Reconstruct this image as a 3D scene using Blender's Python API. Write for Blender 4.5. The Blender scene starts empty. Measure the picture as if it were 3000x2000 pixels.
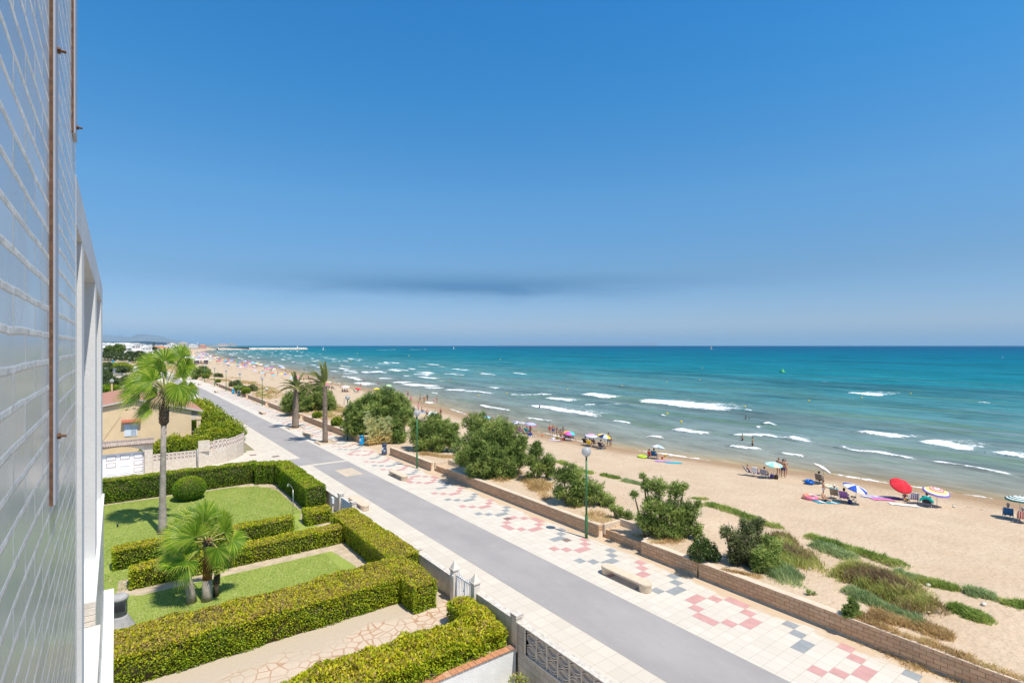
import bpy, bmesh, math, random
import numpy as np
from mathutils import Vector, Matrix
random.seed(7); RNG = np.random.default_rng(11)
scene = bpy.context.scene
COL = scene.collection
rad = math.radians

# ---------------------------------------------------------------- camera, sky, sun
FPX, CX, CY = 1560.0, 1500.0, 1012.0        # focal length and centre in photo pixels (3000 x 2000)
YAW = math.atan(1160 / FPX)                 # camera turned this far right of the promenade axis (+Y)
HC = 11.5                                   # camera height above the promenade
cd = bpy.data.cameras.new("camera"); cam = bpy.data.objects.new("camera", cd); COL.objects.link(cam)
cam.location = (0, 0, HC); cam.rotation_euler = (rad(90), 0, -YAW)
cd.sensor_width = 36.0; cd.lens = 36.0 * FPX / 3000; cd.shift_y = 12.0 / 3000
cd.clip_start = 0.05; cd.clip_end = 120000
scene.camera = cam
scene.view_settings.view_transform = 'Standard'; scene.view_settings.look = 'None'
scene.view_settings.exposure = 0.12; scene.view_settings.gamma = 1.0
SUN_EL, SUN_AZ = rad(62), rad(10)           # azimuth measured from -Y towards +X
sv = Vector((math.sin(SUN_AZ) * math.cos(SUN_EL), -math.cos(SUN_AZ) * math.cos(SUN_EL), math.sin(SUN_EL)))
sl = bpy.data.lights.new("sun", 'SUN'); sun = bpy.data.objects.new("sun", sl); COL.objects.link(sun)
sl.energy = 4.8; sl.angle = rad(0.53); sl.color = (1.0, 0.945, 0.85)
sun.rotation_euler = sv.to_track_quat('Z', 'Y').to_euler(); sun.location = (0, -30, 60)

world = bpy.data.worlds.new("World"); scene.world = world; world.use_nodes = True
wn, wl = world.node_tree.nodes, world.node_tree.links
wn.clear()
def N(tree, t, **kw):
    n = tree.nodes.new(t)
    for k, v in kw.items():
        if k.startswith('i_'): n.inputs[k[2:].replace('_', ' ')].default_value = v
        else: setattr(n, k, v)
    return n
wt = world.node_tree
sky = N(wt, 'ShaderNodeTexSky', sky_type='NISHITA', sun_disc=False, sun_elevation=SUN_EL,
        sun_rotation=math.pi - SUN_AZ, altitude=0, air_density=1.0, dust_density=0.3, ozone_density=2.5)
hsv = N(wt, 'ShaderNodeHueSaturation'); hsv.inputs['Saturation'].default_value = 1.0
wl.new(sky.outputs['Color'], hsv.inputs['Color'])
# a long thin band of drifting smoke low over the sea: azimuth / elevation of the sky direction
tc = N(wt, 'ShaderNodeTexCoord'); sep = N(wt, 'ShaderNodeSeparateXYZ'); wl.new(tc.outputs['Generated'], sep.inputs[0])
def wmath(op, a, b=None, c=None, clamp=False):
    n = N(wt, 'ShaderNodeMath', operation=op, use_clamp=clamp)
    for i, v in enumerate((a, b, c)):
        if v is None: continue
        if isinstance(v, (int, float)): n.inputs[i].default_value = v
        else: wl.new(v, n.inputs[i])
    return n.outputs[0]
az = wmath('ARCTAN2', sep.outputs[0], sep.outputs[1])       # 0 = +Y, grows to +X
el = wmath('ARCSINE', sep.outputs[2])
comb = N(wt, 'ShaderNodeCombineXYZ'); wl.new(wmath('MULTIPLY', az, 3.5), comb.inputs[0]); wl.new(wmath('MULTIPLY', el, 26.0), comb.inputs[1])
ns = N(wt, 'ShaderNodeTexNoise'); ns.inputs['Scale'].default_value = 1.6; ns.inputs['Detail'].default_value = 7; ns.inputs['Roughness'].default_value = 0.55
ns.inputs['Distortion'].default_value = 0.6
wl.new(comb.outputs[0], ns.inputs['Vector'])
def bump1(x, c, w):     # smooth bump round c
    d = wmath('DIVIDE', wmath('SUBTRACT', x, c), w)
    return wmath('EXPONENT', wmath('MULTIPLY', wmath('MULTIPLY', d, d), -1.0))
nz = wmath('SUBTRACT', ns.outputs['Fac'], 0.5)
elw = wmath('ADD', el, wmath('MULTIPLY', nz, 0.030))
core = wmath('MULTIPLY', bump1(elw, 0.113, 0.019), bump1(az, 0.63, 0.34))
core2 = wmath('MULTIPLY', bump1(elw, 0.100, 0.012), bump1(az, 0.52, 0.17))
wide = wmath('MULTIPLY', bump1(elw, 0.112, 0.026), bump1(az, 0.45, 0.36))
msk = wmath('ADD', wmath('MULTIPLY', core, 0.66), wmath('ADD', wmath('MULTIPLY', core2, 0.20), wmath('MULTIPLY', wide, 0.30)))
msk = wmath('MULTIPLY', msk, wmath('MULTIPLY_ADD', nz, 1.3, 0.95), clamp=True)
# sky colour graded by elevation; overhead stops out of view brightened for added fill
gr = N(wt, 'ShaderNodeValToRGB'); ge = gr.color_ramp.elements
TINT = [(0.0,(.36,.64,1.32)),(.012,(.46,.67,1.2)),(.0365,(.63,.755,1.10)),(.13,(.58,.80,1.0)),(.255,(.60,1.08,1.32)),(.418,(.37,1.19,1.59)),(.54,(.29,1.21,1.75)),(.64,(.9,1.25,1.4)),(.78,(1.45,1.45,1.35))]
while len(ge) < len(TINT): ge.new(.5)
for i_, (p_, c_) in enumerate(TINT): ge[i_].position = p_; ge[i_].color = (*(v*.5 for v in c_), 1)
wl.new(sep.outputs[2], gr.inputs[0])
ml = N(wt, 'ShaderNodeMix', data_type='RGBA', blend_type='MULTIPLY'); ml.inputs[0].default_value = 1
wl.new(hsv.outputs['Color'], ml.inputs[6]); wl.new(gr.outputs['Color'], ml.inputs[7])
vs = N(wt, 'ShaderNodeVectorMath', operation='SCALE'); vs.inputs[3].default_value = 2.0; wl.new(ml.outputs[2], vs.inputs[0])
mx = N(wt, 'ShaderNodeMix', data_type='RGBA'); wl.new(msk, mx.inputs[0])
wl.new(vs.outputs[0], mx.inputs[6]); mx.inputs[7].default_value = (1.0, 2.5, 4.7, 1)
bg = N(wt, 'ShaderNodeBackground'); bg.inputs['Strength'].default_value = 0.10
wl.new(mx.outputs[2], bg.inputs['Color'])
wo = N(wt, 'ShaderNodeOutputWorld'); wl.new(bg.outputs[0], wo.inputs['Surface'])
scene.cycles.max_bounces = 6; scene.cycles.transparent_max_bounces = 6
scene.cycles.volume_bounces = 0; scene.cycles.caustics_reflective = False; scene.cycles.caustics_refractive = False

# ---------------------------------------------------------------- measuring the photo
_c, _s = math.cos(YAW), math.sin(YAW)
def ground(px, py, z=0.0):
    """where the sight line through photo pixel (px, py) meets the level z"""
    Z = FPX * (HC - z) / (py - CY); X = (px - CX) / FPX * Z
    return (Z * _s + X * _c, Z * _c - X * _s)
def ppm(x, y):
    """metres per photo pixel at a place"""
    return (y * _c + x * _s) / FPX
RIGHT = Vector((_c, -_s, 0)); AWAY = Vector((_s, _c, 0))

# ---------------------------------------------------------------- object helpers
def tag(o, label=None, cat=None, group=None, kind=None):
    if label: o['label'] = label
    if cat: o['category'] = cat
    if group: o['group'] = group
    if kind: o['kind'] = kind
    return o
def empty(name, label, cat, loc=(0, 0, 0), rz=0.0, group=None):
    o = bpy.data.objects.new(name, None); COL.objects.link(o)
    o.location = loc; o.rotation_euler = (0, 0, rz); o.empty_display_size = 0.2
    return tag(o, label, cat, group)
def np_mesh(name, V, F, mats, parent=None, midx=None, smooth=False, tint=None, attrs=None):
    """mesh object from arrays; F is (n,k) with one k, or a list of faces"""
    me = bpy.data.meshes.new(name)
    V = np.asarray(V, dtype=np.float32)
    if isinstance(F, np.ndarray):
        k = F.shape[1]; n = len(F)
        me.vertices.add(len(V)); me.vertices.foreach_set('co', V.ravel())
        me.loops.add(n * k); me.loops.foreach_set('vertex_index', F.astype(np.int32).ravel())
        me.polygons.add(n); me.polygons.foreach_set('loop_start', np.arange(0, n * k, k, dtype=np.int32))
        me.update(calc_edges=True)
    else:
        me.from_pydata([tuple(map(float, v)) for v in V], [], [list(map(int, f)) for f in F]); me.update()
    for m in (mats if isinstance(mats, (list, tuple)) else [mats]): me.materials.append(m)
    np_ = len(me.polygons)
    if midx is not None: me.polygons.foreach_set('material_index', np.asarray(midx, dtype=np.int32))
    if smooth: me.polygons.foreach_set('use_smooth', np.ones(np_, dtype=bool))
    if tint is not None:
        t = np.asarray(tint, dtype=np.float32)
        a = me.attributes.new('tint', 'FLOAT', 'FACE' if len(t) == np_ else 'POINT'); a.data.foreach_set('value', t)
    for k_, v_ in (attrs or {}).items():
        a = me.attributes.new(k_, 'FLOAT', 'POINT'); a.data.foreach_set('value', np.asarray(v_, dtype=np.float32))
    me.validate()
    o = bpy.data.objects.new(name, me); COL.objects.link(o)
    if parent: o.parent = parent
    return o
class MB:
    """collects boxes, tubes, lathes; build() links them as ONE mesh object"""
    def __init__(s): s.v = []; s.f = []; s.m = []; s.sm = []
    def add(s, vs, fs, mi=0, smooth=False):
        b = len(s.v); s.v += [tuple(v) for v in vs]; s.f += [[i + b for i in f] for f in fs]
        s.m += [mi] * len(fs); s.sm += [smooth] * len(fs); return s
    def box(s, a, b, mi=0, bev=0.0):
        (x0, y0, z0), (x1, y1, z1) = a, b
        if bev <= 0:
            vs = [(x0,y0,z0),(x1,y0,z0),(x1,y1,z0),(x0,y1,z0),(x0,y0,z1),(x1,y0,z1),(x1,y1,z1),(x0,y1,z1)]
            return s.add(vs, [(0,3,2,1),(4,5,6,7),(0,1,5,4),(1,2,6,5),(2,3,7,6),(3,0,4,7)], mi)
        bm = bmesh.new(); bmesh.ops.create_cube(bm, size=1)
        for v in bm.verts: v.co = Vector(((v.co.x+.5)*(x1-x0)+x0, (v.co.y+.5)*(y1-y0)+y0, (v.co.z+.5)*(z1-z0)+z0))
        bmesh.ops.bevel(bm, geom=bm.edges[:], offset=bev, segments=2, affect='EDGES', profile=.6)
        bm.verts.ensure_lookup_table()
        s.add([v.co[:] for v in bm.verts], [[v.index for v in f.verts] for f in bm.faces], mi); bm.free(); return s
    def prism(s, pts, z0, z1, mi=0):
        n = len(pts); vs = [(x, y, z0) for x, y in pts] + [(x, y, z1) for x, y in pts]
        return s.add(vs, [list(range(n))[::-1], list(range(n, 2*n))] + [(i, (i+1) % n, n+(i+1) % n, n+i) for i in range(n)], mi)
    def tube(s, path, r, k=8, mi=0, cap=True, smooth=True):
        path = [Vector(p) for p in path]; n = len(path)
        rr = r if isinstance(r, (list, tuple)) else [r]*n
        vs = []; up = None
        for i, p in enumerate(path):
            t = (path[min(i+1, n-1)] - path[max(i-1, 0)]).normalized()
            if up is None:
                up = Vector((0,0,1)) if abs(t.z) < .9 else Vector((1,0,0))
            a = t.cross(up); a = a.normalized() if a.length > 1e-6 else t.orthogonal().normalized()
            b = a.cross(t).normalized(); up = b if abs(t.z) >= .9 or n > 2 else up
            vs += [(p + (a*math.cos(2*math.pi*j/k) + b*math.sin(2*math.pi*j/k))*rr[i])[:] for j in range(k)]
        fs = [(i*k+j, i*k+(j+1) % k, (i+1)*k+(j+1) % k, (i+1)*k+j) for i in range(n-1) for j in range(k)]
        s.add(vs, fs, mi, smooth)
        if cap:
            b = len(s.v) - len(vs)
            s.f += [[b+j for j in range(k)][::-1], [b+(n-1)*k+j for j in range(k)]]; s.m += [mi, mi]; s.sm += [False, False]
        return s
    def lathe(s, prof, k=20, c=(0,0,0), mi=0, smooth=True, caps=(True, True)):
        vs = [(c[0]+r*math.cos(2*math.pi*j/k), c[1]+r*math.sin(2*math.pi*j/k), c[2]+z) for r, z in prof for j in range(k)]
        n = len(prof)
        fs = [(i*k+j, i*k+(j+1) % k, (i+1)*k+(j+1) % k, (i+1)*k+j) for i in range(n-1) for j in range(k)]
        s.add(vs, fs, mi, smooth); b = len(s.v) - len(vs)
        if caps[0]: s.f.append([b+j for j in range(k)][::-1]); s.m.append(mi); s.sm.append(False)
        if caps[1]: s.f.append([b+(n-1)*k+j for j in range(k)]); s.m.append(mi); s.sm.append(False)
        return s
    def ball(s, c, r, k=12, mi=0, sq=(1,1,1)):
        n = k//2 + 1
        vs = [(c[0]+sq[0]*r*math.sin(math.pi*i/(n-1))*math.cos(2*math.pi*j/k), c[1]+sq[1]*r*math.sin(math.pi*i/(n-1))*math.sin(2*math.pi*j/k), c[2]-sq[2]*r*math.cos(math.pi*i/(n-1))) for i in range(n) for j in range(k)]
        return s.add(vs, [(i*k+j, i*k+(j+1) % k, (i+1)*k+(j+1) % k, (i+1)*k+j) for i in range(n-1) for j in range(k)], mi, True)
    def build(s, name, mats, parent=None, loc=None):
        me = bpy.data.meshes.new(name); me.from_pydata(s.v, [], s.f); me.update()
        for m in (mats if isinstance(mats, (list, tuple)) else [mats]): me.materials.append(m)
        me.polygons.foreach_set('material_index', s.m); me.polygons.foreach_set('use_smooth', s.sm)
        o = bpy.data.objects.new(name, me); COL.objects.link(o)
        if parent: o.parent = parent
        if loc: o.location = loc
        return o
def dup(o, loc=None, rz=None, label=None, parent=None, scale=None, group=None):
    c = o.copy(); COL.objects.link(c)
    if parent: c.parent = parent
    for ch in list(o.children): dup(ch, parent=c)
    if loc is not None: c.location = loc
    if rz is not None: c.rotation_euler = (c.rotation_euler.x, c.rotation_euler.y, rz)
    if scale is not None: c.scale = (scale,)*3 if isinstance(scale, (int, float)) else scale
    if label: c['label'] = label
    if group: c['group'] = group
    return c

# ---------------------------------------------------------------- materials
MATS = {}
def mat(name, col, rough=.75, var=.12, scale=3.0, bump=0.0, bscale=30.0, spec=.35, metal=0.0, col2=None, trans=0.0, detail=5, dist=.02):
    """procedural surface: two noises vary the colour, one bumps it"""
    if name in MATS: return MATS[name]
    m = bpy.data.materials.new(name); m.use_nodes = True; t = m.node_tree; t.nodes.clear()
    out = N(t, 'ShaderNodeOutputMaterial'); p = N(t, 'ShaderNodeBsdfPrincipled')
    p.inputs['Roughness'].default_value = rough; p.inputs['Specular IOR Level'].default_value = spec; p.inputs['Metallic'].default_value = metal
    g = N(t, 'ShaderNodeNewGeometry')
    n1 = N(t, 'ShaderNodeTexNoise'); n1.inputs['Scale'].default_value = scale; n1.inputs['Detail'].default_value = detail; n1.inputs['Roughness'].default_value = .6
    t.links.new(g.outputs['Position'], n1.inputs['Vector'])
    cr = N(t, 'ShaderNodeMix', data_type='RGBA')
    mr = N(t, 'ShaderNodeMapRange'); mr.inputs[1].default_value = .3; mr.inputs[2].default_value = .7
    t.links.new(n1.outputs['Fac'], mr.inputs[0]); t.links.new(mr.outputs[0], cr.inputs[0])
    lo = col2 if col2 else tuple(c*(1-var) for c in col)
    hi = col if col2 else tuple(min(c*(1+var), .95) for c in col)
    cr.inputs[6].default_value = (*lo, 1); cr.inputs[7].default_value = (*hi, 1)
    t.links.new(cr.outputs[2], p.inputs['Base Color'])
    if bump > 0:
        n2 = N(t, 'ShaderNodeTexNoise'); n2.inputs['Scale'].default_value = bscale; n2.inputs['Detail'].default_value = 4
        t.links.new(g.outputs['Position'], n2.inputs['Vector'])
        b = N(t, 'ShaderNodeBump'); b.inputs['Strength'].default_value = bump; b.inputs['Distance'].default_value = dist
        t.links.new(n2.outputs['Fac'], b.inputs['Height']); t.links.new(b.outputs[0], p.inputs['Normal'])
    sh = p.outputs[0]
    if trans > 0:
        tr = N(t, 'ShaderNodeBsdfTranslucent'); t.links.new(cr.outputs[2], tr.inputs['Color'])
        mx_ = N(t, 'ShaderNodeMixShader'); mx_.inputs[0].default_value = trans
        t.links.new(sh, mx_.inputs[1]); t.links.new(tr.outputs[0], mx_.inputs[2]); sh = mx_.outputs[0]
    t.links.new(sh, out.inputs[0]); MATS[name] = m; return m
def leaf_mat(name, stops, rough=.5, trans=.3, spec=.4):
    """leaf colour picked by the per-leaf 'tint' attribute (each leaf its own green)"""
    if name in MATS: return MATS[name]
    m = bpy.data.materials.new(name); m.use_nodes = True; t = m.node_tree; t.nodes.clear()
    out = N(t, 'ShaderNodeOutputMaterial'); p = N(t, 'ShaderNodeBsdfPrincipled')
    p.inputs['Roughness'].default_value = rough; p.inputs['Specular IOR Level'].default_value = spec
    a = N(t, 'ShaderNodeAttribute', attribute_name='tint'); cr = N(t, 'ShaderNodeValToRGB')
    e = cr.color_ramp.elements
    while len(e) < len(stops): e.new(.5)
    for i, (pos, c) in enumerate(stops): e[i].position = pos; e[i].color = (*c, 1)
    t.links.new(a.outputs['Fac'], cr.inputs[0]); t.links.new(cr.outputs[0], p.inputs['Base Color'])
    tr = N(t, 'ShaderNodeBsdfTranslucent'); t.links.new(cr.outputs[0], tr.inputs['Color'])
    mx_ = N(t, 'ShaderNodeMixShader'); mx_.inputs[0].default_value = trans
    t.links.new(p.outputs[0], mx_.inputs[1]); t.links.new(tr.outputs[0], mx_.inputs[2]); t.links.new(mx_.outputs[0], out.inputs[0])
    MATS[name] = m; return m
class NT:
    """small node-building helper for the larger surface materials"""
    def __init__(s, name):
        s.m = bpy.data.materials.new(name); s.m.use_nodes = True; s.t = s.m.node_tree; s.t.nodes.clear()
        s.out = N(s.t, 'ShaderNodeOutputMaterial'); s.p = N(s.t, 'ShaderNodeBsdfPrincipled'); s.link(s.p.outputs[0], s.out.inputs[0])
        s.geo = N(s.t, 'ShaderNodeNewGeometry'); s.pos = s.geo.outputs['Position']
    def link(s, a, b): s.t.links.new(a, b)
    def set(s, n, i, v):
        if v is None: return
        if isinstance(v, bpy.types.NodeSocket): s.link(v, n.inputs[i])
        elif isinstance(v, tuple) and len(v) == 3 and n.inputs[i].type == 'RGBA': n.inputs[i].default_value = (*v, 1)
        else: n.inputs[i].default_value = v
    def math(s, op, a, b=None, c=None, clamp=False):
        n = N(s.t, 'ShaderNodeMath', operation=op, use_clamp=clamp)
        for i, v in enumerate((a, b, c)): s.set(n, i, v)
        return n.outputs[0]
    def mix(s, f, a, b, blend='MIX'):
        n = N(s.t, 'ShaderNodeMix', data_type='RGBA', blend_type=blend); s.set(n, 0, f); s.set(n, 6, a); s.set(n, 7, b); return n.outputs[2]
    def noise(s, vec, scale, detail=4, rough=.55, dist=0.0):
        n = N(s.t, 'ShaderNodeTexNoise'); s.set(n, 'Vector', vec); s.set(n, 'Scale', scale); s.set(n, 'Detail', detail); s.set(n, 'Roughness', rough); s.set(n, 'Distortion', dist); return n.outputs['Fac']
    def vmap(s, vec, loc=(0,0,0), rot=(0,0,0), sc=(1,1,1)):
        n = N(s.t, 'ShaderNodeMapping'); s.set(n, 'Vector', vec); n.inputs['Location'].default_value = loc; n.inputs['Rotation'].default_value = rot; n.inputs['Scale'].default_value = sc; return n.outputs[0]
    def rng(s, v, a, b, c=0.0, d=1.0):
        n = N(s.t, 'ShaderNodeMapRange'); s.set(n, 0, v); s.set(n, 1, a); s.set(n, 2, b); s.set(n, 3, c); s.set(n, 4, d); n.clamp = True; return n.outputs[0]
    def ramp(s, v, stops, interp='LINEAR'):
        n = N(s.t, 'ShaderNodeValToRGB'); e = n.color_ramp.elements; n.color_ramp.interpolation = interp
        while len(e) < len(stops): e.new(.5)
        for i, (p_, c_) in enumerate(stops): e[i].position = p_; e[i].color = (*c_, 1)
        s.set(n, 0, v); return n.outputs[0]
    def brick(s, vec, w, h, c1, c2, cm, mortar=.012, off=.5, bias=0.0, smooth=.1):
        n = N(s.t, 'ShaderNodeTexBrick'); n.offset = off; n.squash = 1.0; s.set(n, 'Vector', vec); s.set(n, 'Color1', c1); s.set(n, 'Color2', c2); s.set(n, 'Mortar', cm)
        s.set(n, 'Scale', 1.0); s.set(n, 'Mortar Size', mortar); s.set(n, 'Mortar Smooth', smooth); s.set(n, 'Bias', bias); s.set(n, 'Brick Width', w); s.set(n, 'Row Height', h); return n
    def bump(s, h, strength=.5, dist=.02, normal=None):
        n = N(s.t, 'ShaderNodeBump'); s.set(n, 'Strength', strength); s.set(n, 'Distance', dist); s.set(n, 'Height', h); s.set(n, 'Normal', normal); return n.outputs[0]
    def attr(s, name): return N(s.t, 'ShaderNodeAttribute', attribute_name=name).outputs['Fac']
    def fin(s, col, rough=.8, spec=.3, normal=None):
        s.set(s.p, 'Base Color', col); s.set(s.p, 'Roughness', rough); s.set(s.p, 'Specular IOR Level', spec); s.set(s.p, 'Normal', normal); return s.m
# ---------------------------------------------------------------- the coast: shoreline, promenade edge, terrain
SL = -1.3                                                    # sea level
_SH = np.array([(-400,64),(-60,62),(10,59.2),(16,58.6),(23,56.9),(32,53.7),(38,51.9),(44,50.7),(51,49.7),(58,49.6),(66,49.8),(72,50.3),(87,52.4),(98,53.7),(107,55.2),(131,58.3),(146,58.8),(160,58.8),(182,59.5),(248,67.5),(294,71.6),(360,74.3),(423,75.5),(533,80),(700,93),(925,111),(1207,138),(1633,194),(1880,257),(2500,330),(4000,480),(6000,680),(9000,1350),(20000,2800),(60000,9000)], float)
_ED = np.array([(-400,23.2),(170,23.2),(230,21.6),(300,16),(383,7),(450,1),(520,0),(650,14),(1035,60),(1600,130),(1880,200),(2500,280),(4000,430),(6000,620),(9000,1280),(20000,2700),(60000,8800)], float)
def _smooth(tab):
    y = np.concatenate([np.arange(-400, 600, 2.0), np.geomspace(600, 60000, 300)]); v = np.interp(y, tab[:,0], tab[:,1])
    k = np.ones(9)/9; w = np.convolve(np.pad(v, 4, 'edge'), k, 'valid'); return y, w
_SY, _SX = _smooth(_SH); _EY, _EX = _smooth(_ED)
def xs(y): return np.interp(y, _SY, _SX)
def xe(y): return np.interp(y, _EY, _EX)
_H = np.random.default_rng(5).random((256, 256))
def vnoise(x, y, sc):
    x = np.asarray(x, float)/sc + 700.3; y = np.asarray(y, float)/sc + 811.7
    i = np.floor(x).astype(int); j = np.floor(y).astype(int); fx = x-i; fy = y-j
    fx = fx*fx*(3-2*fx); fy = fy*fy*(3-2*fy); h = lambda a, b: _H[a % 256, b % 256]
    return (h(i,j)*(1-fx)+h(i+1,j)*fx)*(1-fy)+(h(i,j+1)*(1-fx)+h(i+1,j+1)*fx)*fy
POCKETS = [(19.23,22.42),(40.28,43.5),(84.8,86.75),(108.1,110.7),(127.9,129.75)]
RAMP = (52.6, 58.95)
def terr(x, y):
    x = np.asarray(x, float); y = np.asarray(y, float)
    e = xe(y); s_ = xs(y); d = x - e; L = np.maximum(s_ - e, 5.0)
    base = np.where(d < 8, .78 - .2*np.clip((d-3)/5, 0, 1), .58 + (SL - .58)*np.clip((d-8)/(L-8), 0, 1)**0.9)
    base = np.where(d > L, SL - .045*(d-L), base)
    dune = np.clip((d-1.2)/2.5, 0, 1)*np.clip((12-d)/5, 0, 1)
    z = base + dune*(.55*(vnoise(x, y, 5.0)-.35) + .2*(vnoise(x, y, 1.9)-.5))
    fine = np.clip((d-8)/4, 0, 1)*np.clip((L-3-d)/4, 0, 1)
    z = z + fine*(.10*(vnoise(x, y*.6, 2.2)-.5) + .07*(vnoise(x, y, .8)-.5))
    for a, b in POCKETS:
        z = np.where((y > a) & (y < b) & (d < 1.72), np.where(d < .40, .0, .46), z)
    rp = (y > RAMP[0]) & (y < RAMP[1])
    z = np.where(rp & (d < 7), np.minimum(z, .02 + .11*np.clip(d, 0, 7)), z)
    return np.where(x < e, np.where((x > -40) & (x < 12.4) & (y < 16.25), -2.4, -.02), z)
def gz(px, py, z0=.6):
    z = z0
    for _ in range(10):
        x, y = ground(px, py, z); z = .5*z + .5*float(max(terr(x, y), SL)) if x > float(xe(y)) else .5*z
    x, y = ground(px, py, z); return Vector((x, y, z))

def sand_material():
    t = NT('beach_sand'); pos = t.pos
    n1 = t.noise(pos, .35, 5, .6); n2 = t.noise(pos, 6.0, 6, .65); n3 = t.noise(t.vmap(pos, sc=(1.6,.6,1)), 1.5, 6, .6)
    c = t.mix(t.rng(n1, .35, .65), (.54,.405,.275), (.60,.465,.33))
    c = t.mix(t.rng(n2, .42, .72, 0, .5), c, (.45,.32,.205))
    c = t.mix(t.rng(n3, .58, .70, 0, .28), c, (.40,.28,.17))
    # wet band by the water: 'wet' is 1 at the waterline
    w = t.attr('wet'); wn_ = t.math('ADD', w, t.math('MULTIPLY', t.math('SUBTRACT', t.noise(pos, .25, 3), .5), .5))
    wm = t.rng(wn_, .35, .75); c = t.mix(wm, c, (.385,.25,.135))
    wl2 = t.math('MULTIPLY', t.rng(wn_, .30, .36), t.rng(wn_, .40, .34)); c = t.mix(t.math('MULTIPLY', t.math('MULTIPLY', wl2, t.rng(n2, .5, .6)), .8), c, (.16,.10,.05))
    h = t.math('ADD', t.math('MULTIPLY', t.noise(pos, 3.2, 3, .5), 1.6), t.math('MULTIPLY', n2, .6))
    b = t.bump(h, .9, .07)
    return t.fin(c, t.rng(wm, 0, 1, .92, .55), .2, b)
def soil_material():
    t = NT('inland_soil'); n1 = t.noise(t.pos, .012, 6, .6); n2 = t.noise(t.pos, 1.2, 6, .65)
    c = t.ramp(n1, [(.35,(.33,.25,.16)),(.48,(.40,.32,.22)),(.56,(.12,.16,.06)),(.66,(.42,.34,.24))])
    c = t.mix(t.rng(n2, .4, .7, 0, .4), c, (.25,.19,.12)); return t.fin(c, .95, .1, t.bump(n2, .6, .05))
def build_ground():
    ys = sorted(set([-60,-40,-25] + list(np.arange(-16, 120, .5)) + list(np.arange(120, 260, 2.0)) + list(np.arange(260, 700, 8.0)) + list(np.geomspace(700, 60000, 60)) +
                    [v for a, b in POCKETS+[RAMP] for v in (a-.02, a+.02, b-.02, b+.02)] + [16.22,16.28]))
    ys = np.array(ys); e = xe(ys); s_ = xs(ys)
    inland = np.array([-30000,-8000,-2500,-900,-300,-100,-40,-12,0,-.0])
    cols = [e*0 + c for c in (-60000,-15000,-4000)] + [e - d for d in (900,300,120,60,35,22,14,10.86,10.78,3,.12)]
    cols += [e + d for d in (.125,.30,.38,.42,.9,1.70,1.74,2.2,2.8)] + [e + d for d in np.arange(3.3, 13.5, .45)]
    L = np.maximum(s_-e, 20)
    for t in np.linspace(0, 1, 62)[1:]: cols.append(e + 13.3 + (L-13.3)*t)
    cols += [s_ + d for d in (1,2,4,8,16,60)]
    X = np.stack(cols, 1); Y = np.repeat(ys[:,None], X.shape[1], 1); Z = terr(X, Y)
    wet = np.clip(1 - (xs(Y)-X)/9.0, 0, 1)
    wet = np.where(X - xs(Y) > 0, 1, wet); wet[X < xe(Y)+2] = 0
    n, k = X.shape; V = np.stack([X, Y, Z], -1).reshape(-1, 3)
    i = np.arange(n-1)[:,None]*k + np.arange(k-1)[None]; F = np.stack([i, i+1, i+k+1, i+k], -1).reshape(-1, 4)
    nin = 14; mi = np.repeat((np.arange(k-1) >= nin-1).astype(int)[None], n-1, 0).ravel()
    o = np_mesh('ground', V, F, [soil_material(), sand_material()], midx=mi, smooth=True, attrs={'wet': wet.ravel()})
    return tag(o, kind='structure')
build_ground()

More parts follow.
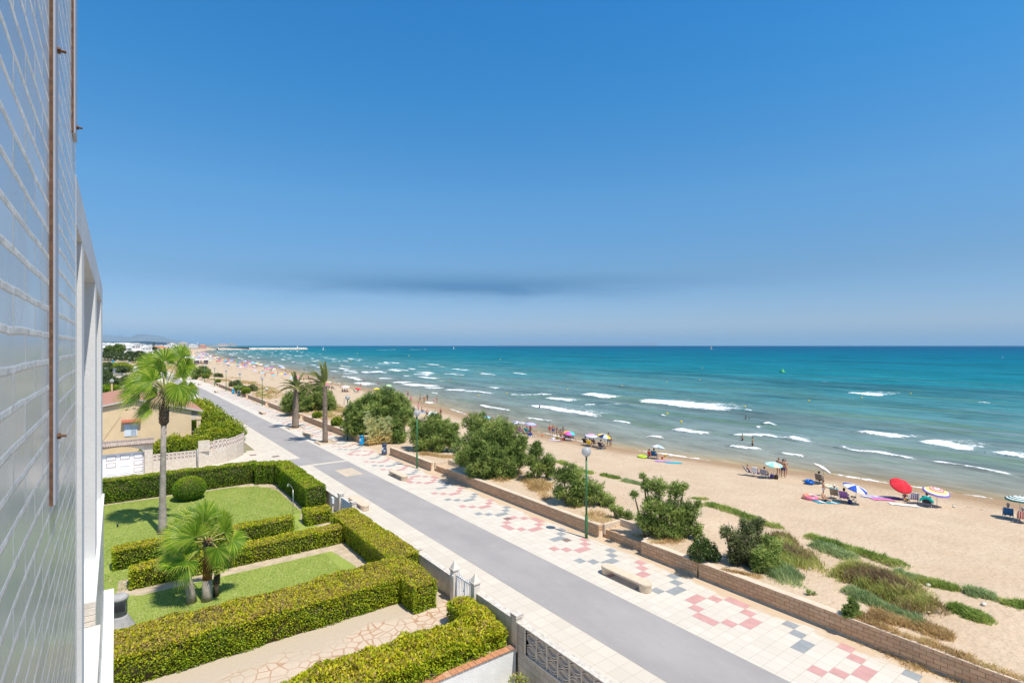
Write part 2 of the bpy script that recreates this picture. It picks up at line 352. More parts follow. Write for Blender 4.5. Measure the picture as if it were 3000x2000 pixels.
# ---------------------------------------------------------------- the sea
def sea_material():
    t = NT('sea_water'); pos = t.pos; s_ = t.attr('shore'); foam = t.attr('foam')
    st = t.noise(t.vmap(pos, sc=(.05,.012,1)), 1.0, 5, .6, .6)          # long shore-parallel streaks
    s2 = t.math('MULTIPLY', s_, t.rng(st, .3, .7, .72, 1.35))
    ls = t.math('LOGARITHM', t.math('MAXIMUM', s2, 1.0), 10.0)
    c = t.ramp(t.math('DIVIDE', ls, 4.0), [(0.0,(.33,.255,.155)),(.16,(.245,.235,.185)),(.30,(.185,.22,.205)),(.40,(.115,.20,.21)),(.48,(.060,.205,.235)),(.58,(.012,.165,.215)),(.70,(.004,.128,.205)),(.88,(.003,.078,.180))])
    dk = t.noise(t.vmap(pos, loc=(3,9,0), sc=(.035,.006,1)), 1.0, 4, .55, .4)
    c = t.mix(t.rng(dk, .54, .64, 0, .5), c, (.010,.075,.115))
    bd_ = t.noise(t.vmap(pos, rot=(0,0,.10), sc=(.17,.022,1)), 1.0, 4, .6, .5); nearf = t.math('MULTIPLY', t.rng(s_, 3, 14), t.rng(s_, 170, 50))
    c = t.mix(t.math('MULTIPLY', t.rng(bd_, .55, .64, 0, .55), nearf), c, (.115,.200,.130)); c = t.mix(t.math('MULTIPLY', t.rng(bd_, .46, .36, 0, .4), nearf), c, (.20,.245,.25))
    f1 = t.noise(t.vmap(pos, sc=(1.1,.5,1)), 1.0, 6, .7); f2 = t.noise(pos, 2.5, 4, .7)
    fm = t.math('ADD', foam, t.math('MULTIPLY', t.math('SUBTRACT', t.math('ADD', t.math('MULTIPLY', f1, .7), t.math('MULTIPLY', f2, .3)), .5), 1.5))
    lace = t.noise(t.vmap(pos, sc=(1.5,.8,1)), 1.6, 6, .75, .8)
    fm = t.math('SUBTRACT', fm, t.math('MULTIPLY', t.rng(lace, .44, .60), .42))
    fmask = t.math('MULTIPLY', t.rng(fm, .30, .52), t.rng(foam, .02, .12))
    c = t.mix(fmask, c, (.86,.88,.88))
    # little whitecaps far out
    wc = t.noise(t.vmap(pos, sc=(.12,.05,1)), 1.0, 5, .75)
    wcm = t.math('MULTIPLY', t.rng(wc, .735, .75), t.rng(s_, 40, 90)); c = t.mix(t.math('MULTIPLY', wcm, .8), c, (.8,.83,.83))
    w1 = t.noise(t.vmap(pos, rot=(0,0,.15), sc=(.9,.28,1)), 1.0, 5, .62, .3); w2 = t.noise(t.vmap(pos, rot=(0,0,-.2), sc=(.16,.05,1)), 1.0, 4, .6); w3 = t.noise(t.vmap(pos, sc=(.02,.008,1)), 1.0, 5, .6)
    h = t.math('ADD', t.math('MULTIPLY', w1, .55), t.math('ADD', t.math('MULTIPLY', w2, 2.2), t.math('MULTIPLY', w3, 5.0)))
    rip = t.math('ADD', t.math('MULTIPLY', t.math('SUBTRACT', w1, .5), 1.0), t.math('ADD', t.math('MULTIPLY', t.math('SUBTRACT', w2, .5), .9), t.math('MULTIPLY', t.math('SUBTRACT', t.noise(t.vmap(pos, sc=(.05,.015,1)), 1.0, 6, .7), .5), 1.0)))
    rf = t.rng(rip, -.45, .45, .55, 1.45); cr_ = N(t.t, 'ShaderNodeVectorMath', operation='SCALE'); t.link(c, cr_.inputs[0]); t.link(rf, cr_.inputs[3]); c = t.mix(fmask, cr_.outputs[0], (.86,.88,.88))
    b = t.bump(h, .95, .6)
    t.fin(c, .6, 0.0, b)
    gl = N(t.t, 'ShaderNodeBsdfGlossy'); gl.inputs['Roughness'].default_value = .28; t.link(b, gl.inputs['Normal'])
    fr = N(t.t, 'ShaderNodeFresnel'); fr.inputs['IOR'].default_value = 1.33; t.link(b, fr.inputs['Normal'])
    fac = t.math('MULTIPLY', t.math('MINIMUM', t.math('MULTIPLY', fr.outputs[0], .22), .035), t.math('SUBTRACT', 1.0, fmask))
    ms = N(t.t, 'ShaderNodeMixShader'); t.link(fac, ms.inputs[0]); t.link(t.p.outputs[0], ms.inputs[1]); t.link(gl.outputs[0], ms.inputs[2]); t.link(ms.outputs[0], t.out.inputs[0]); return t.m
Z5 = lambda x, y: (1350+x/2.767, 1000+y/2.767)
Z6 = lambda x, y: (2150+x/2.767, 1000+y/2.767)
Z8 = lambda x, y: (950+x/5.88, 1080+y/5.88)
BREAKERS = [(Z5,945,425,1215,460,18,1),(Z5,680,458,900,488,14,.85),(Z5,1405,478,2200,568,26,1.1),(Z5,1640,490,2170,525,22,.62),(Z5,515,518,1130,618,22,1),(Z5,660,545,830,560,18,.6),(Z5,130,514,390,570,10,.8),(Z5,490,618,740,660,9,.75),
 (Z5,990,512,1065,520,8,.9),(Z5,1080,520,1400,517,8,.5),(Z5,1205,648,1380,662,11,.9),(Z5,1685,715,2025,755,17,1.05),(Z5,1497,780,1640,795,14,.9),(Z5,0,404,290,430,8,.8),(Z5,365,435,690,440,8,.7),(Z5,645,432,690,440,10,1),(Z5,1600,598,1665,606,7,.8),(Z5,195,375,290,388,9,.8),
 (Z6,915,418,1215,440,14,1.1),(Z6,1025,740,1315,798,24,1.1),(Z6,1470,812,1910,882,27,1.1),(Z6,2075,888,2420,955,20,1.05),(Z6,805,862,950,885,10,.9),(Z6,940,885,1500,970,13,.9),(Z6,1100,895,1260,910,12,.5),(Z6,-40,762,380,788,15,.95),(Z6,370,788,620,822,17,.95),(Z6,-60,855,230,890,14,1),(Z6,360,915,530,945,13,1),(Z6,1990,494,2090,498,6,.8),(Z6,80,565,145,569,10,.9),(Z6,230,676,325,682,12,.9),(Z6,155,692,200,700,14,.9),(Z6,460,780,600,790,12,.5),(Z6,1500,970,2352,1110,9,.7),
 (Z8,90,42,230,52,10,.9),(Z8,300,38,400,42,18,.9),(Z8,440,45,550,45,14,.9),(Z8,300,88,600,82,14,.8),(Z8,630,55,960,70,20,1),(Z8,310,138,400,142,18,.9),(Z8,415,143,495,150,22,1),(Z8,510,240,770,290,40,.8),(Z8,905,172,1150,187,20,.9),(Z8,1170,240,1345,255,36,1),(Z8,1310,270,1900,318,34,1),(Z8,1680,330,2000,345,22,.9),(Z8,2040,365,2400,388,22,1.05),(Z8,1345,130,1400,133,18,1),(Z8,1800,430,1960,435,16,.9),(Z8,1770,580,1885,603,22,1),(Z8,1960,205,2080,235,14,.55)]
def build_sea():
    y0 = np.concatenate([np.arange(-30, 260, .9), np.arange(260, 700, 3.0), np.arange(700, 1700, 10.0), np.geomspace(1700, 90000, 40)])
    s0 = np.concatenate([np.arange(-6, 110, .55), np.arange(110, 260, 1.2), np.arange(260, 600, 8.0), np.geomspace(600, 90000, 50)])
    Y = np.repeat(y0[:,None], len(s0), 1); X = xs(Y) + s0[None]
    S = np.repeat(s0[None], len(y0), 0).copy(); foam = np.zeros_like(X); Z = np.full_like(X, SL)
    sw = np.clip((S-4)/14, 0, 1)*np.clip((420-S)/300, 0, 1)
    ph = S*.52 + 3.2*vnoise(X, Y*.5, 30) + 1.6*vnoise(X, Y, 11)
    Z += sw*(.16*np.sin(ph)**3 + .22*(vnoise(X*2.2, Y*.7, 9)-.5))*np.clip(.35+S/60, 0, 1)
    rg = np.random.default_rng(3)
    lines = []
    for f, xa, ya, xb, yb, th, st in BREAKERS:
        a = f(xa, ya); b = f(xb, yb); k = 2.767 if f is not Z8 else 5.88
        A = np.array(ground(*a, SL)); B = np.array(ground(*b, SL)); m = ((a[0]+b[0])/2, (a[1]+b[1])/2)
        t0 = np.array(ground(m[0], m[1]+th/k/2, SL)); t1 = np.array(ground(m[0], m[1]-th/k/2, SL))
        n = np.array([1.0, 0.0]); w = max(abs(t1[0]-t0[0]), .8); lines.append((A, B, w*1.7, st*1.08))
    for _ in range(150):                                   # small breakers down the far beach
        y = 60 + 1500*rg.random()**1.3 + 130; s = 8 + rg.random()**1.2*(60+y*.10); l = 6 + 16*rg.random() + y*.012
        x = float(xs(y)) + s; sl_ = (float(xs(y+10))-float(xs(y-10)))/20
        A = np.array([x - sl_*l/2, y-l/2]); B = np.array([x+sl_*l/2, y+l/2]); lines.append((A, B, 1.2+2.2*rg.random()+y*.004, .75+.35*rg.random()))
    for A, B, w, st in lines:
        d = B-A; L = np.hypot(*d) + 1e-6; d = d/L; nrm = np.array([d[1], -d[0]])
        if nrm[0] < 0: nrm = -nrm                          # points out to sea
        jy = (y0 > min(A[1], B[1])-6) & (y0 < max(A[1], B[1])+6)
        if not jy.any(): continue
        px_ = X[jy]-A[0]; py_ = Y[jy]-A[1]
        u = (px_*d[0]+py_*d[1])/L; v = px_*nrm[0]+py_*nrm[1]
        v = v + .9*np.sqrt(w)*(vnoise(X[jy], Y[jy], 4.5)-.5) + .4*np.sin(u*5+A[0])
        end = np.clip(np.minimum(u, 1-u)*5+.15, 0, 1)
        pro = np.where(v < -w*.25, 0, np.where(v < 0, 1+v/(w*.25), np.clip(1-v/w, 0, 1)**.8))*end
        foam[jy] = np.maximum(foam[jy], pro*st)
        trail = np.where((v > 0) & (v < w*2.6), .52*(1-v/(w*2.6)), 0)*end; foam[jy] = np.maximum(foam[jy], trail*st)
        Z[jy] += .32*min(1, st)*end*np.exp(-((v-.15*w)/(.55+.3*w))**2)
    # the last wash of foam running up the sand
    run = 1.5*(vnoise(Y*0, Y, 7)-.5) + 1.0*(vnoise(Y*0+5, Y, 2.6)-.5)
    edge = np.exp(-((S-.3-run)/.45)**2)*(.25+.75*np.clip((vnoise(Y*0+9, Y, 6)-.42)*5, 0, 1)); foam = np.maximum(foam, .75*edge)
    n, k = X.shape; V = np.stack([X, Y, Z], -1).reshape(-1, 3)
    i = np.arange(n-1)[:,None]*k + np.arange(k-1)[None]; F = np.stack([i, i+1, i+k+1, i+k], -1).reshape(-1, 4)
    o = np_mesh('sea', V, F, sea_material(), smooth=True, attrs={'shore': np.maximum(S, 0).ravel(), 'foam': foam.ravel()})
    tag(o, kind='structure')
build_sea()

# ---------------------------------------------------------------- the promenade
CW, RP, X0T, Y0T = .48, .5226, 19.68, 14.69                   # tile size across and along; first column, top row of the near ring
def paving_material(name, w, h, ox, oy, c1, c2, cm, drift=True, mortar=.007):
    t = NT(name); pos = t.pos; v = t.vmap(pos, loc=(-ox, -oy, 0))
    b = t.brick(v, w, h, c1, c2, cm, mortar, 0.0)
    c = t.mix(t.rng(t.noise(pos, .5, 5, .65), .35, .75, 0, .35), b.outputs['Color'], tuple(x*.83 for x in c1))
    st = t.noise(pos, 2.2, 6, .7); c = t.mix(t.rng(st, .60, .74, 0, .35), c, (.52,.37,.23))
    if drift:                                                 # sand blown over the tiles along the wall
        sp = N(t.t, 'ShaderNodeSeparateXYZ'); t.link(pos, sp.inputs[0])
        k = t.rng(sp.outputs[0], 21.5, 23.1, -.25, .34)
        dn = t.math('ADD', t.noise(t.vmap(pos, sc=(1.3,.42,1)), 1.0, 5, .6), k)
        c = t.mix(t.rng(dn, .54, .66, 0, .85), c, (.56,.41,.265))
    return t.fin(c, .8, .25, t.bump(b.outputs['Fac'], .35, -.01))
def asphalt_material():
    t = NT('grey_concrete'); n1 = t.noise(t.pos, 40, 4, .7); n2 = t.noise(t.vmap(t.pos, sc=(.5,.25,1)), 1.0, 5, .6); n3 = t.noise(t.vmap(t.pos, sc=(.9,.35,1)), 1.5, 6, .75)
    c = t.mix(t.rng(n2, .35, .65), (.335,.312,.298), (.395,.366,.345)); c = t.mix(t.rng(n1, .35, .7, 0, .35), c, (.275,.262,.256))
    c = t.mix(t.rng(n3, .58, .76, 0, .5), c, (.50,.46,.41)); n4 = t.noise(t.vmap(t.pos, sc=(.35,.12,1)), 1.0, 6, .7); c = t.mix(t.rng(n4, .5, .68, 0, .5), c, (.30,.275,.26)); return t.fin(c, .85, .25, t.bump(n1, .4, .004))
WHITE_TILE = paving_material('cream_paving', CW, RP, X0T, Y0T, (.665,.605,.52), (.61,.55,.465), (.45,.37,.285))
WALK_TILE = paving_material('walkway_paving', .62, .62, 15.1, 0, (.645,.58,.485), (.595,.525,.435), (.43,.35,.27), drift=False)
def ribbon(name, bands, ys, z, mats, kind='structure'):
    """strips that follow the promenade's bend: bands are (x0, x1, material index) at x offsets from the wall line (23.2)"""
    V, F, M = [], [], []
    for x0, x1, mi in bands:
        b = len(V)
        for y in ys:
            o = float(xe(y)) - 23.2; V += [(x0+o, y, z), (x1+o, y, z)]
        for i in range(len(ys)-1): F.append((b+2*i, b+2*i+1, b+2*i+3, b+2*i+2)); M.append(mi)
    o = np_mesh(name, np.array(V), F, mats, midx=M); return tag(o, kind=kind)
YS = [-20] + list(np.arange(0, 170, 10.0)) + list(np.arange(170, 470, 8.0))
ribbon('promenade', [(12.25, 15.1, 1), (15.1, 23.2, 0)], YS, 0.0, [WHITE_TILE, WALK_TILE])
ribbon('roadway', [(15.1, 18.5, 0)], YS, .004, asphalt_material())
def pattern():
    mats = [mat('pink_tile', (.56,.31,.285), .8, .1, 2.5, spec=.25, detail=8), mat('grey_tile', (.30,.315,.32), .8, .12, 2.5, spec=.25, detail=8)]
    V, F, M = [], [], []
    def cell(c, r, y0, mi):
        x = X0T + c*CW; y = y0 - r*RP; g = .006; b = len(V)
        V.extend([(x+g, y-RP+g, .004), (x+CW-g, y-RP+g, .004), (x+CW-g, y-g, .004), (x+g, y-g, .004)]); F.append((b, b+1, b+2, b+3)); M.append(mi)
    ring = [(2,0),(3,0),(1,1),(4,1),(0,2),(5,2),(0,3),(5,3),(1,4),(4,4),(2,5),(3,5)]
    vee = [(0,0),(5,0),(1,1),(4,1),(2,2),(3,2)]; jay = [(5,0),(4,1),(2,2),(3,2)]
    P = 27*RP
    for k in range(-1, 11):
        y0 = Y0T + k*P
        for c, r in ring: cell(c, r, y0, 0)
        for c, r in jay: cell(c, r+7, y0, 1)
        for q, mi in enumerate((0, 1, 0, 1)):
            for c, r in vee: cell(c, r+11+4*q, y0, mi)
    tag(np_mesh('paving_pattern', np.array(V), F, mats, midx=M), kind='structure')
pattern()
def sheet(name, x0, y0, x1, y1, z, m):
    return tag(np_mesh(name, np.array([(x0,y0,z),(x1,y0,z),(x1,y1,z),(x0,y1,z)]), [(0,1,2,3)], m), kind='structure')
sheet('paving_band', 15.1, 52.35, 18.5, 52.95, .008, WALK_TILE)
sheet('side_street_paving', 11.3, 47.0, 12.25, 64.0, .0, WALK_TILE)
sheet('side_street', -14.0, 50.1, 11.3, 63.0, .004, WALK_TILE)
sheet('side_street_asphalt', 12.6, 53.0, 15.1, 56.5, .004, MATS.get('x') or bpy.data.materials['grey_concrete'])
sheet('sand_stain_paving', 16.2, 46.2, 17.8, 49.2, .008, mat('sandy_patch', (.55,.45,.34), .9, .12, 1.5))

# ---------------------------------------------------------------- block walls between promenade and dunes
def block_material():
    t = NT('sandstone_blocks'); sp = N(t.t, 'ShaderNodeSeparateXYZ'); t.link(t.pos, sp.inputs[0])
    def wallco(ax):
        c_ = N(t.t, 'ShaderNodeCombineXYZ'); t.link(sp.outputs[ax], c_.inputs[0]); t.link(sp.outputs[2], c_.inputs[1]); return c_.outputs[0]
    b = t.brick(wallco(1), .40, .162, (.74,.475,.28), (.56,.345,.20), (.31,.19,.11), .010)
    n = t.noise(t.pos, 5, 6, .7); c = t.mix(t.rng(n, .4, .75, 0, .4), b.outputs['Color'], (.66,.53,.41))
    n2 = t.noise(t.pos, .8, 4, .6); c = t.mix(t.rng(n2, .4, .7, 0, .35), c, (.50,.33,.20))
    h = t.math('ADD', t.math('MULTIPLY', b.outputs['Fac'], -1.0), t.math('MULTIPLY', n, 1.4)); c = t.mix(t.math('MULTIPLY', t.rng(t.noise(t.pos, 9, 5, .7), .60, .68), .6), c, (.72,.58,.44)); return t.fin(c, .9, .15, t.bump(h, 1.0, .035))
BLOCK = block_material(); COPING = mat('wall_coping', (.66,.53,.40), .9, .12, 2.0, bump=.3, bscale=25)
SEGS = [(-20,19.23,'block wall at the near end of the promenade, below the big dry mound'),
        (22.42,40.28,'block wall behind the nearest street lamp'),
        (43.5,52.6,'block wall beginning at the dark blue bin'),
        (58.95,84.8,'block wall running behind the two date palms and the sky blue bin'),
        (86.75,108.1,'block wall just beyond the thick date palm'),
        (110.7,127.9,'block wall beside the far street lamp and small round shrubs'),
        (129.75,141.5,'short block wall ending by the far pair of bins'),
        (145.5,168.6,'far block wall with dry golden grass behind it'),
        (169.6,188.8,'very far block wall in front of the dark coastal bushes'),
        (189.8,250,'farthest block wall where the promenade bends away')]
for y0, y1, lab in SEGS:
    w = empty('block_wall', 'brown ' + lab, 'wall', (23.12, (y0+y1)/2, 0), 0, 'sandstone block walls along the promenade'); hl = (y1-y0)/2
    b = MB().box((0, -hl, -.1), (.34, hl, .775)); o = b.build('wall_body', BLOCK, w)
    c = MB(); n = max(2, int((y1-y0)/1.1))
    for i in range(n):
        a_ = -hl + (y1-y0)*i/n; b_ = -hl + (y1-y0)*(i+1)/n; c.box((-.012, a_+.004, .775), (.352, b_-.004, .80+.004*(i % 2)))
    c.build('coping', COPING, w)
PLAB = ['low planter wall beside the nearest street lamp', 'low planter wall before the largest tamarisk bush', 'low planter wall between two far walls beyond the date palms', 'low planter wall next to the far street lamp', 'low planter wall by the far bins']
for (y0, y1), lab in zip(POCKETS, PLAB):
    w = empty('planter_wall', lab + ', stepped back from the promenade', 'wall', (23.56, (y0+y1)/2, 0), 0, 'low planter walls'); hl = (y1-y0)/2
    MB().box((0, -hl+.01, -.1), (.25, hl-.01, .50)).build('front_wall', BLOCK, w)
    MB().box((1.30, -hl+.01, .2), (1.46, hl-.01, .86)).box((-.09, hl-.16, .2), (1.30, hl-.02, .80)).box((-.09, -hl+.02, .2), (1.30, -hl+.16, .80)).build('back_wall', COPING, w)
w = empty('stub_wall', 'pale stone stub wall beside the sky blue bin at the beach access', 'wall', (23.46, 58.95, 0))
MB().box((.002, 0, -.1), (1.9, .34, .79)).build('wall_body', BLOCK, w); MB().box((.002, -.01, .79), (1.92, .35, .82)).build('coping', COPING, w)
# ---------------------------------------------------------------- the apartment building the photo was taken from
def glazed_brick():
    t = NT('glazed_brick'); sp = N(t.t, 'ShaderNodeSeparateXYZ'); t.link(t.pos, sp.inputs[0])
    cb = N(t.t, 'ShaderNodeCombineXYZ'); wob = t.math('MULTIPLY', t.math('SUBTRACT', t.noise(t.pos, 5.0, 3), .5), .010)
    t.link(sp.outputs[1], cb.inputs[0]); t.link(t.math('ADD', sp.outputs[2], wob), cb.inputs[1])
    b = t.brick(t.vmap(cb.outputs[0], loc=(.12,.02,0)), .34, .077, (.50,.53,.55), (.66,.67,.67), (.70,.67,.62), .0095, .5, 0, .45)
    m = b.outputs['Fac']; n = t.noise(t.pos, 22, 5, .65); n2 = t.noise(t.pos, 3, 4, .6)
    c = t.mix(t.math('MULTIPLY', t.rng(n2, .45, .7), .35), b.outputs['Color'], (.50,.47,.43))
    mc = t.mix(t.rng(n, .35, .7), (.58,.55,.50), (.84,.81,.75)); c = t.mix(m, c, mc)
    streak = t.noise(t.vmap(t.pos, sc=(1,14,.8)), 1.0, 4, .7)
    c = t.mix(t.math('MULTIPLY', t.rng(streak, .58, .75), .35), c, (.62,.62,.60))
    r = t.math('ADD', t.rng(m, 0, 1, .20, .85), t.math('MULTIPLY', t.rng(n2, .4, .8), .16))
    h = t.math('ADD', t.math('MULTIPLY', m, t.rng(n, .3, .7, .25, 1.0)), t.math('MULTIPLY', t.noise(t.pos, 9, 2), .12))
    t.set(t.p, 'IOR', 1.5)
    return t.fin(c, r, .38, t.bump(h, .55, .006))
GB = glazed_brick()
PLASTER = mat('white_plaster', (.66,.655,.64), .85, .05, 2.5, bump=.12, bscale=40)
PANEL = mat('weathered_white_beam', (.62,.635,.65), .7, .16, 1.6, bump=.3, bscale=25, col2=(.50,.53,.56))
SILLW = mat('white_sill_tile', (.80,.785,.76), .65, .05, 3.0, bump=.15, bscale=60)
STONE = mat('bare_sill_stone', (.66,.60,.52), .85, .12, 9.0, bump=.3, bscale=40)
RUST = mat('rusty_steel', (.20,.105,.058), .9, .5, 60.0, bump=.5, bscale=160, dist=.003, col2=(.085,.045,.028))
ZINC = mat('grey_painted_steel', (.40,.42,.47), .5, .08, 10)
def z(dz): return HC + dz
bd = empty('apartment_building', 'tall apartment building clad in glazed brick with white loggia frames', 'building', (0, 0, 0))
MB().box((-9, -7, -.1), (-.16, 3.40, 17.5)).box((-9, 3.40, -.1), (-1.25, 9.78, z(1.0))).box((-1.25, 3.40, -.1), (-.162, 9.78, 7.55)).build('brick_wall', GB, bd)
lint = MB().box((-1.25, 3.402, z(.60)), (-.158, 9.80, z(.845))).build('lintel', PANEL, bd)
for a, b_ in ((3.402, 3.46), (3.96, 4.24), (6.47, 6.92), (8.93, 9.80)):
    MB().box((-1.25, a, 7.0), (-.159, b_, z(.60))).build('pillar', PLASTER, bd)
MB().box((-1.249, 3.46, 7.6), (-1.10, 8.93, z(.6))).build('back_wall', PLASTER, bd)
MB().box((-.29, 5.46, z(-4.9)), (-.137, 9.36, z(-2.10))).box((-.29, 3.42, z(-4.9)), (-.112, 5.44, z(-2.27))).build('parapet', GB, bd)
s_ = MB()
for i in range(5): s_.box((-.305, 5.46+.78*i+.003, z(-2.10)), (-.130, 5.46+.78*(i+1)-.003, z(-2.06)))
s_.build('white_sill', SILLW, bd)
s_ = MB()
for i, (a, b_) in enumerate(((-2.06,-2.10),(-2.104,-2.155),(-2.16,-2.20),(-2.205,-2.235))): s_.box((-.29, 5.442-.012*i, z(b_)), (-.132, 5.458, z(a)))
s_.build('bare_sill_end', STONE, bd)
MB().box((-.30, 3.41, z(-2.27)), (-.100, 5.40, z(-2.235))).build('near_sill', mat('pink_white_sill', (.78,.73,.67), .7, .05, 3, bump=.15, bscale=50), bd)
MB().box((-.40, -3, 4.0), (-.034, 10.35, 7.66)).build('lower_parapet', GB, bd)
MB().box((-.42, -3, 7.66), (-.026, 10.40, 7.71)).build('lower_sill', SILLW, bd)
def steel_rail(y0, y1, zb, proud, bolts):
    r = MB().box((-.16, y0, zb), (-.16+proud*.6, y0+.012, z(3.4)), 1).box((-.158, y0+.013, zb), (-.16+proud, y1, z(3.4)), 0)
    o = r.build('steel_rail', [ZINC, RUST], bd)
    for zz in bolts:
        b = MB(); n_ = [(r_, h_) for r_, h_ in ((.0, 0), (.010, 0), (.010, .008), (.0045, .009), (.0045, .022), (0, .022))]
        k = 6; yy = (y0*.35+y1*.65)
        for (ra, ha), (rb_, hb) in zip(n_[:-1], n_[1:]):
            vs = [(-.16+proud+h_, yy+r_*math.cos(2*math.pi*j/k), zz+r_*math.sin(2*math.pi*j/k)) for r_, h_ in ((ra, ha), (rb_, hb)) for j in range(k)]
            b.add(vs, [(j, (j+1) % k, k+(j+1) % k, k+j) for j in range(k)])
        b.build('bolt', RUST, o)
steel_rail(2.10, 2.22, 11.02, .013, [z(.92), z(-.282)])
steel_rail(3.08, 3.24, z(.955), .013, [z(1.01)])
# ---------------------------------------------------------------- plants: leaf-by-leaf builders
def rot_frames(n, rg, up_bias=0.0, nrm=None):
    """random orthonormal frames; with nrm the first axis leans along it"""
    a = rg.normal(size=(n, 3))
    if nrm is not None: a = a*.75 + nrm*up_bias
    a /= np.linalg.norm(a, axis=1)[:,None] + 1e-9
    b = np.cross(a, rg.normal(size=(n, 3))); b /= np.linalg.norm(b, axis=1)[:,None] + 1e-9
    return a, b, np.cross(a, b)
def leaves_mesh(P, nrm, length, width, rg, bias=.6, fold=.25):
    """diamond leaves: two triangles' worth of quad folded on the midrib"""
    n = len(P); a, b, c = rot_frames(n, rg, bias, nrm)
    L = (length*(.6+.8*rg.random(n)))[:,None]; W = (width*(.6+.8*rg.random(n)))[:,None]
    V = np.stack([P - a*L*.5, P + b*W*.5 + c*W*fold, P + a*L*.5, P - b*W*.5 + c*W*fold], 1).reshape(-1, 3)
    F = np.arange(4*n).reshape(-1, 4); return V, F
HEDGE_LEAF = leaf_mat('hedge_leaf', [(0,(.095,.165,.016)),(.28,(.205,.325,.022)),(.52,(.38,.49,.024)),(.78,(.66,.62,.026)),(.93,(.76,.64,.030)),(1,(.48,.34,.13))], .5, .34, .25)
DARKHEDGE_LEAF = leaf_mat('dark_hedge_leaf', [(0,(.065,.150,.016)),(.45,(.155,.290,.020)),(.75,(.38,.49,.022)),(.95,(.62,.62,.025)),(1,(.40,.30,.09))], .5, .34, .25)
TWIG = mat('hedge_twigs', (.115,.095,.050), .95, .5, 12, col2=(.045,.052,.020), spec=.1)
BARK = mat('grey_bark', (.28,.23,.18), .95, .3, 8, bump=.6, bscale=30)
def hedge(name, label, boxes, dens, leaf=(.085,.05), m=None, yellow=.35, wob=.10, group=None, round_=.14):
    """clipped hedge: dark twiggy core and a skin of leaves; boxes are (x0, y0, x1, y1, z0, z1)"""
    rg = np.random.default_rng(abs(hash(label)) % 9999 if False else sum(map(ord, label)))
    PP, NN, TT = [], [], []; core = MB()
    for x0, y0, x1, y1, z0, z1 in boxes:
        ci = .10 if wob < .25 else .30; core.box((x0+ci, y0+ci, z0), (x1-ci, y1-ci, z1-ci), 0)
        faces = [((x1-x0)*(y1-y0), 'z1'), ((z1-z0)*(x1-x0), 'y0'), ((z1-z0)*(x1-x0), 'y1'), ((z1-z0)*(y1-y0), 'x0'), ((z1-z0)*(y1-y0), 'x1')]
        for area, k in faces:
            n = int(area*dens*(1.15 if k == 'z1' else .9)); u, v = rg.random(n), rg.random(n); dpt = rg.random(n)**2*(.13 if wob < .25 else .34)
            X = x0+(x1-x0)*u; Y = y0+(y1-y0)*u; Zz = z0+(z1-z0)*v
            if k == 'z1': P = np.stack([X, y0+(y1-y0)*v, np.full(n, z1)-dpt], 1); nn = (0,0,1)
            elif k[0] == 'y': P = np.stack([X, np.full(n, y0 if k == 'y0' else y1)+(dpt if k == 'y0' else -dpt), Zz], 1); nn = (0,-1 if k == 'y0' else 1,.25)
            else: P = np.stack([np.full(n, x0 if k == 'x0' else x1)+(dpt if k == 'x0' else -dpt), Y, Zz], 1); nn = (-1 if k == 'x0' else 1,0,.25)
            NV = np.repeat(np.array([nn], float), n, 0)
            # rounded shoulders and an uneven surface
            e = np.minimum(np.minimum(P[:,0]-x0, x1-P[:,0]), np.minimum(P[:,1]-y0, y1-P[:,1])); t_ = np.clip(1-e/round_, 0, 1); tz = np.clip((P[:,2]-(z1-round_))/round_, 0, 1)
            P[:,2] -= t_**2*tz*round_*.55
            P += NV*wob*((vnoise(P[:,0]+P[:,2]*1.3, P[:,1]+P[:,2], .7)-.5) + .7*(vnoise(P[:,0]-P[:,2], P[:,1]*1.1, .28)-.5))[:,None]
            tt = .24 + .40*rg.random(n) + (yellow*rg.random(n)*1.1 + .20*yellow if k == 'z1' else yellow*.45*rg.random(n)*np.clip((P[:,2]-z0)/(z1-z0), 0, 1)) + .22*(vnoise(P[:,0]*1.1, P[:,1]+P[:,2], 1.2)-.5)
            brown = rg.random(n) < .025; tt[brown] = 1.0
            PP.append(P); NN.append(NV); TT.append(np.clip(tt, 0, 1))
    P = np.concatenate(PP); NV = np.concatenate(NN)
    V, F = leaves_mesh(P, NV, leaf[0], leaf[1], rg, .9)
    cv = np.array(core.v); nb = len(V)
    V2 = np.concatenate([V, cv]); F2 = np.concatenate([F, np.array(core.f)+nb])
    mi = np.concatenate([np.zeros(len(F)), np.ones(len(core.f))]).astype(int)
    tint = np.concatenate([np.concatenate(TT), np.zeros(len(core.f))])
    o = np_mesh(name, V2, F2, [m or HEDGE_LEAF, TWIG], midx=mi, tint=tint)
    return tag(o, label, 'hedge', group)
G_H = 'clipped garden hedges'
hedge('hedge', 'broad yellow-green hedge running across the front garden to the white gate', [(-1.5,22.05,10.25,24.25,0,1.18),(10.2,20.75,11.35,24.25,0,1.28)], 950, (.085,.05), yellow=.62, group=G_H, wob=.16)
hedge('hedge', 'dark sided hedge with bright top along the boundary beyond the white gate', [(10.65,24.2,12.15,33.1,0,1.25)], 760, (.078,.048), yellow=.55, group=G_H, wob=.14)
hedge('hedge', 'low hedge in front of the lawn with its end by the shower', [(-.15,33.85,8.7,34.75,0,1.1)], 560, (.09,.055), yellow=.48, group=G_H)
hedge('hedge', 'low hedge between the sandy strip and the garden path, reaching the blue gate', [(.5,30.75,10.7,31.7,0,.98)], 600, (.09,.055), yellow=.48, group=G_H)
hedge('hedge', 'small cube of hedge standing by the blue gate', [(9.75,34.9,11.35,36.2,0,.88)], 560, (.09,.055), yellow=.40, group=G_H)
hv = [(-3,48.6,9.6,49.6,0,1.72)]
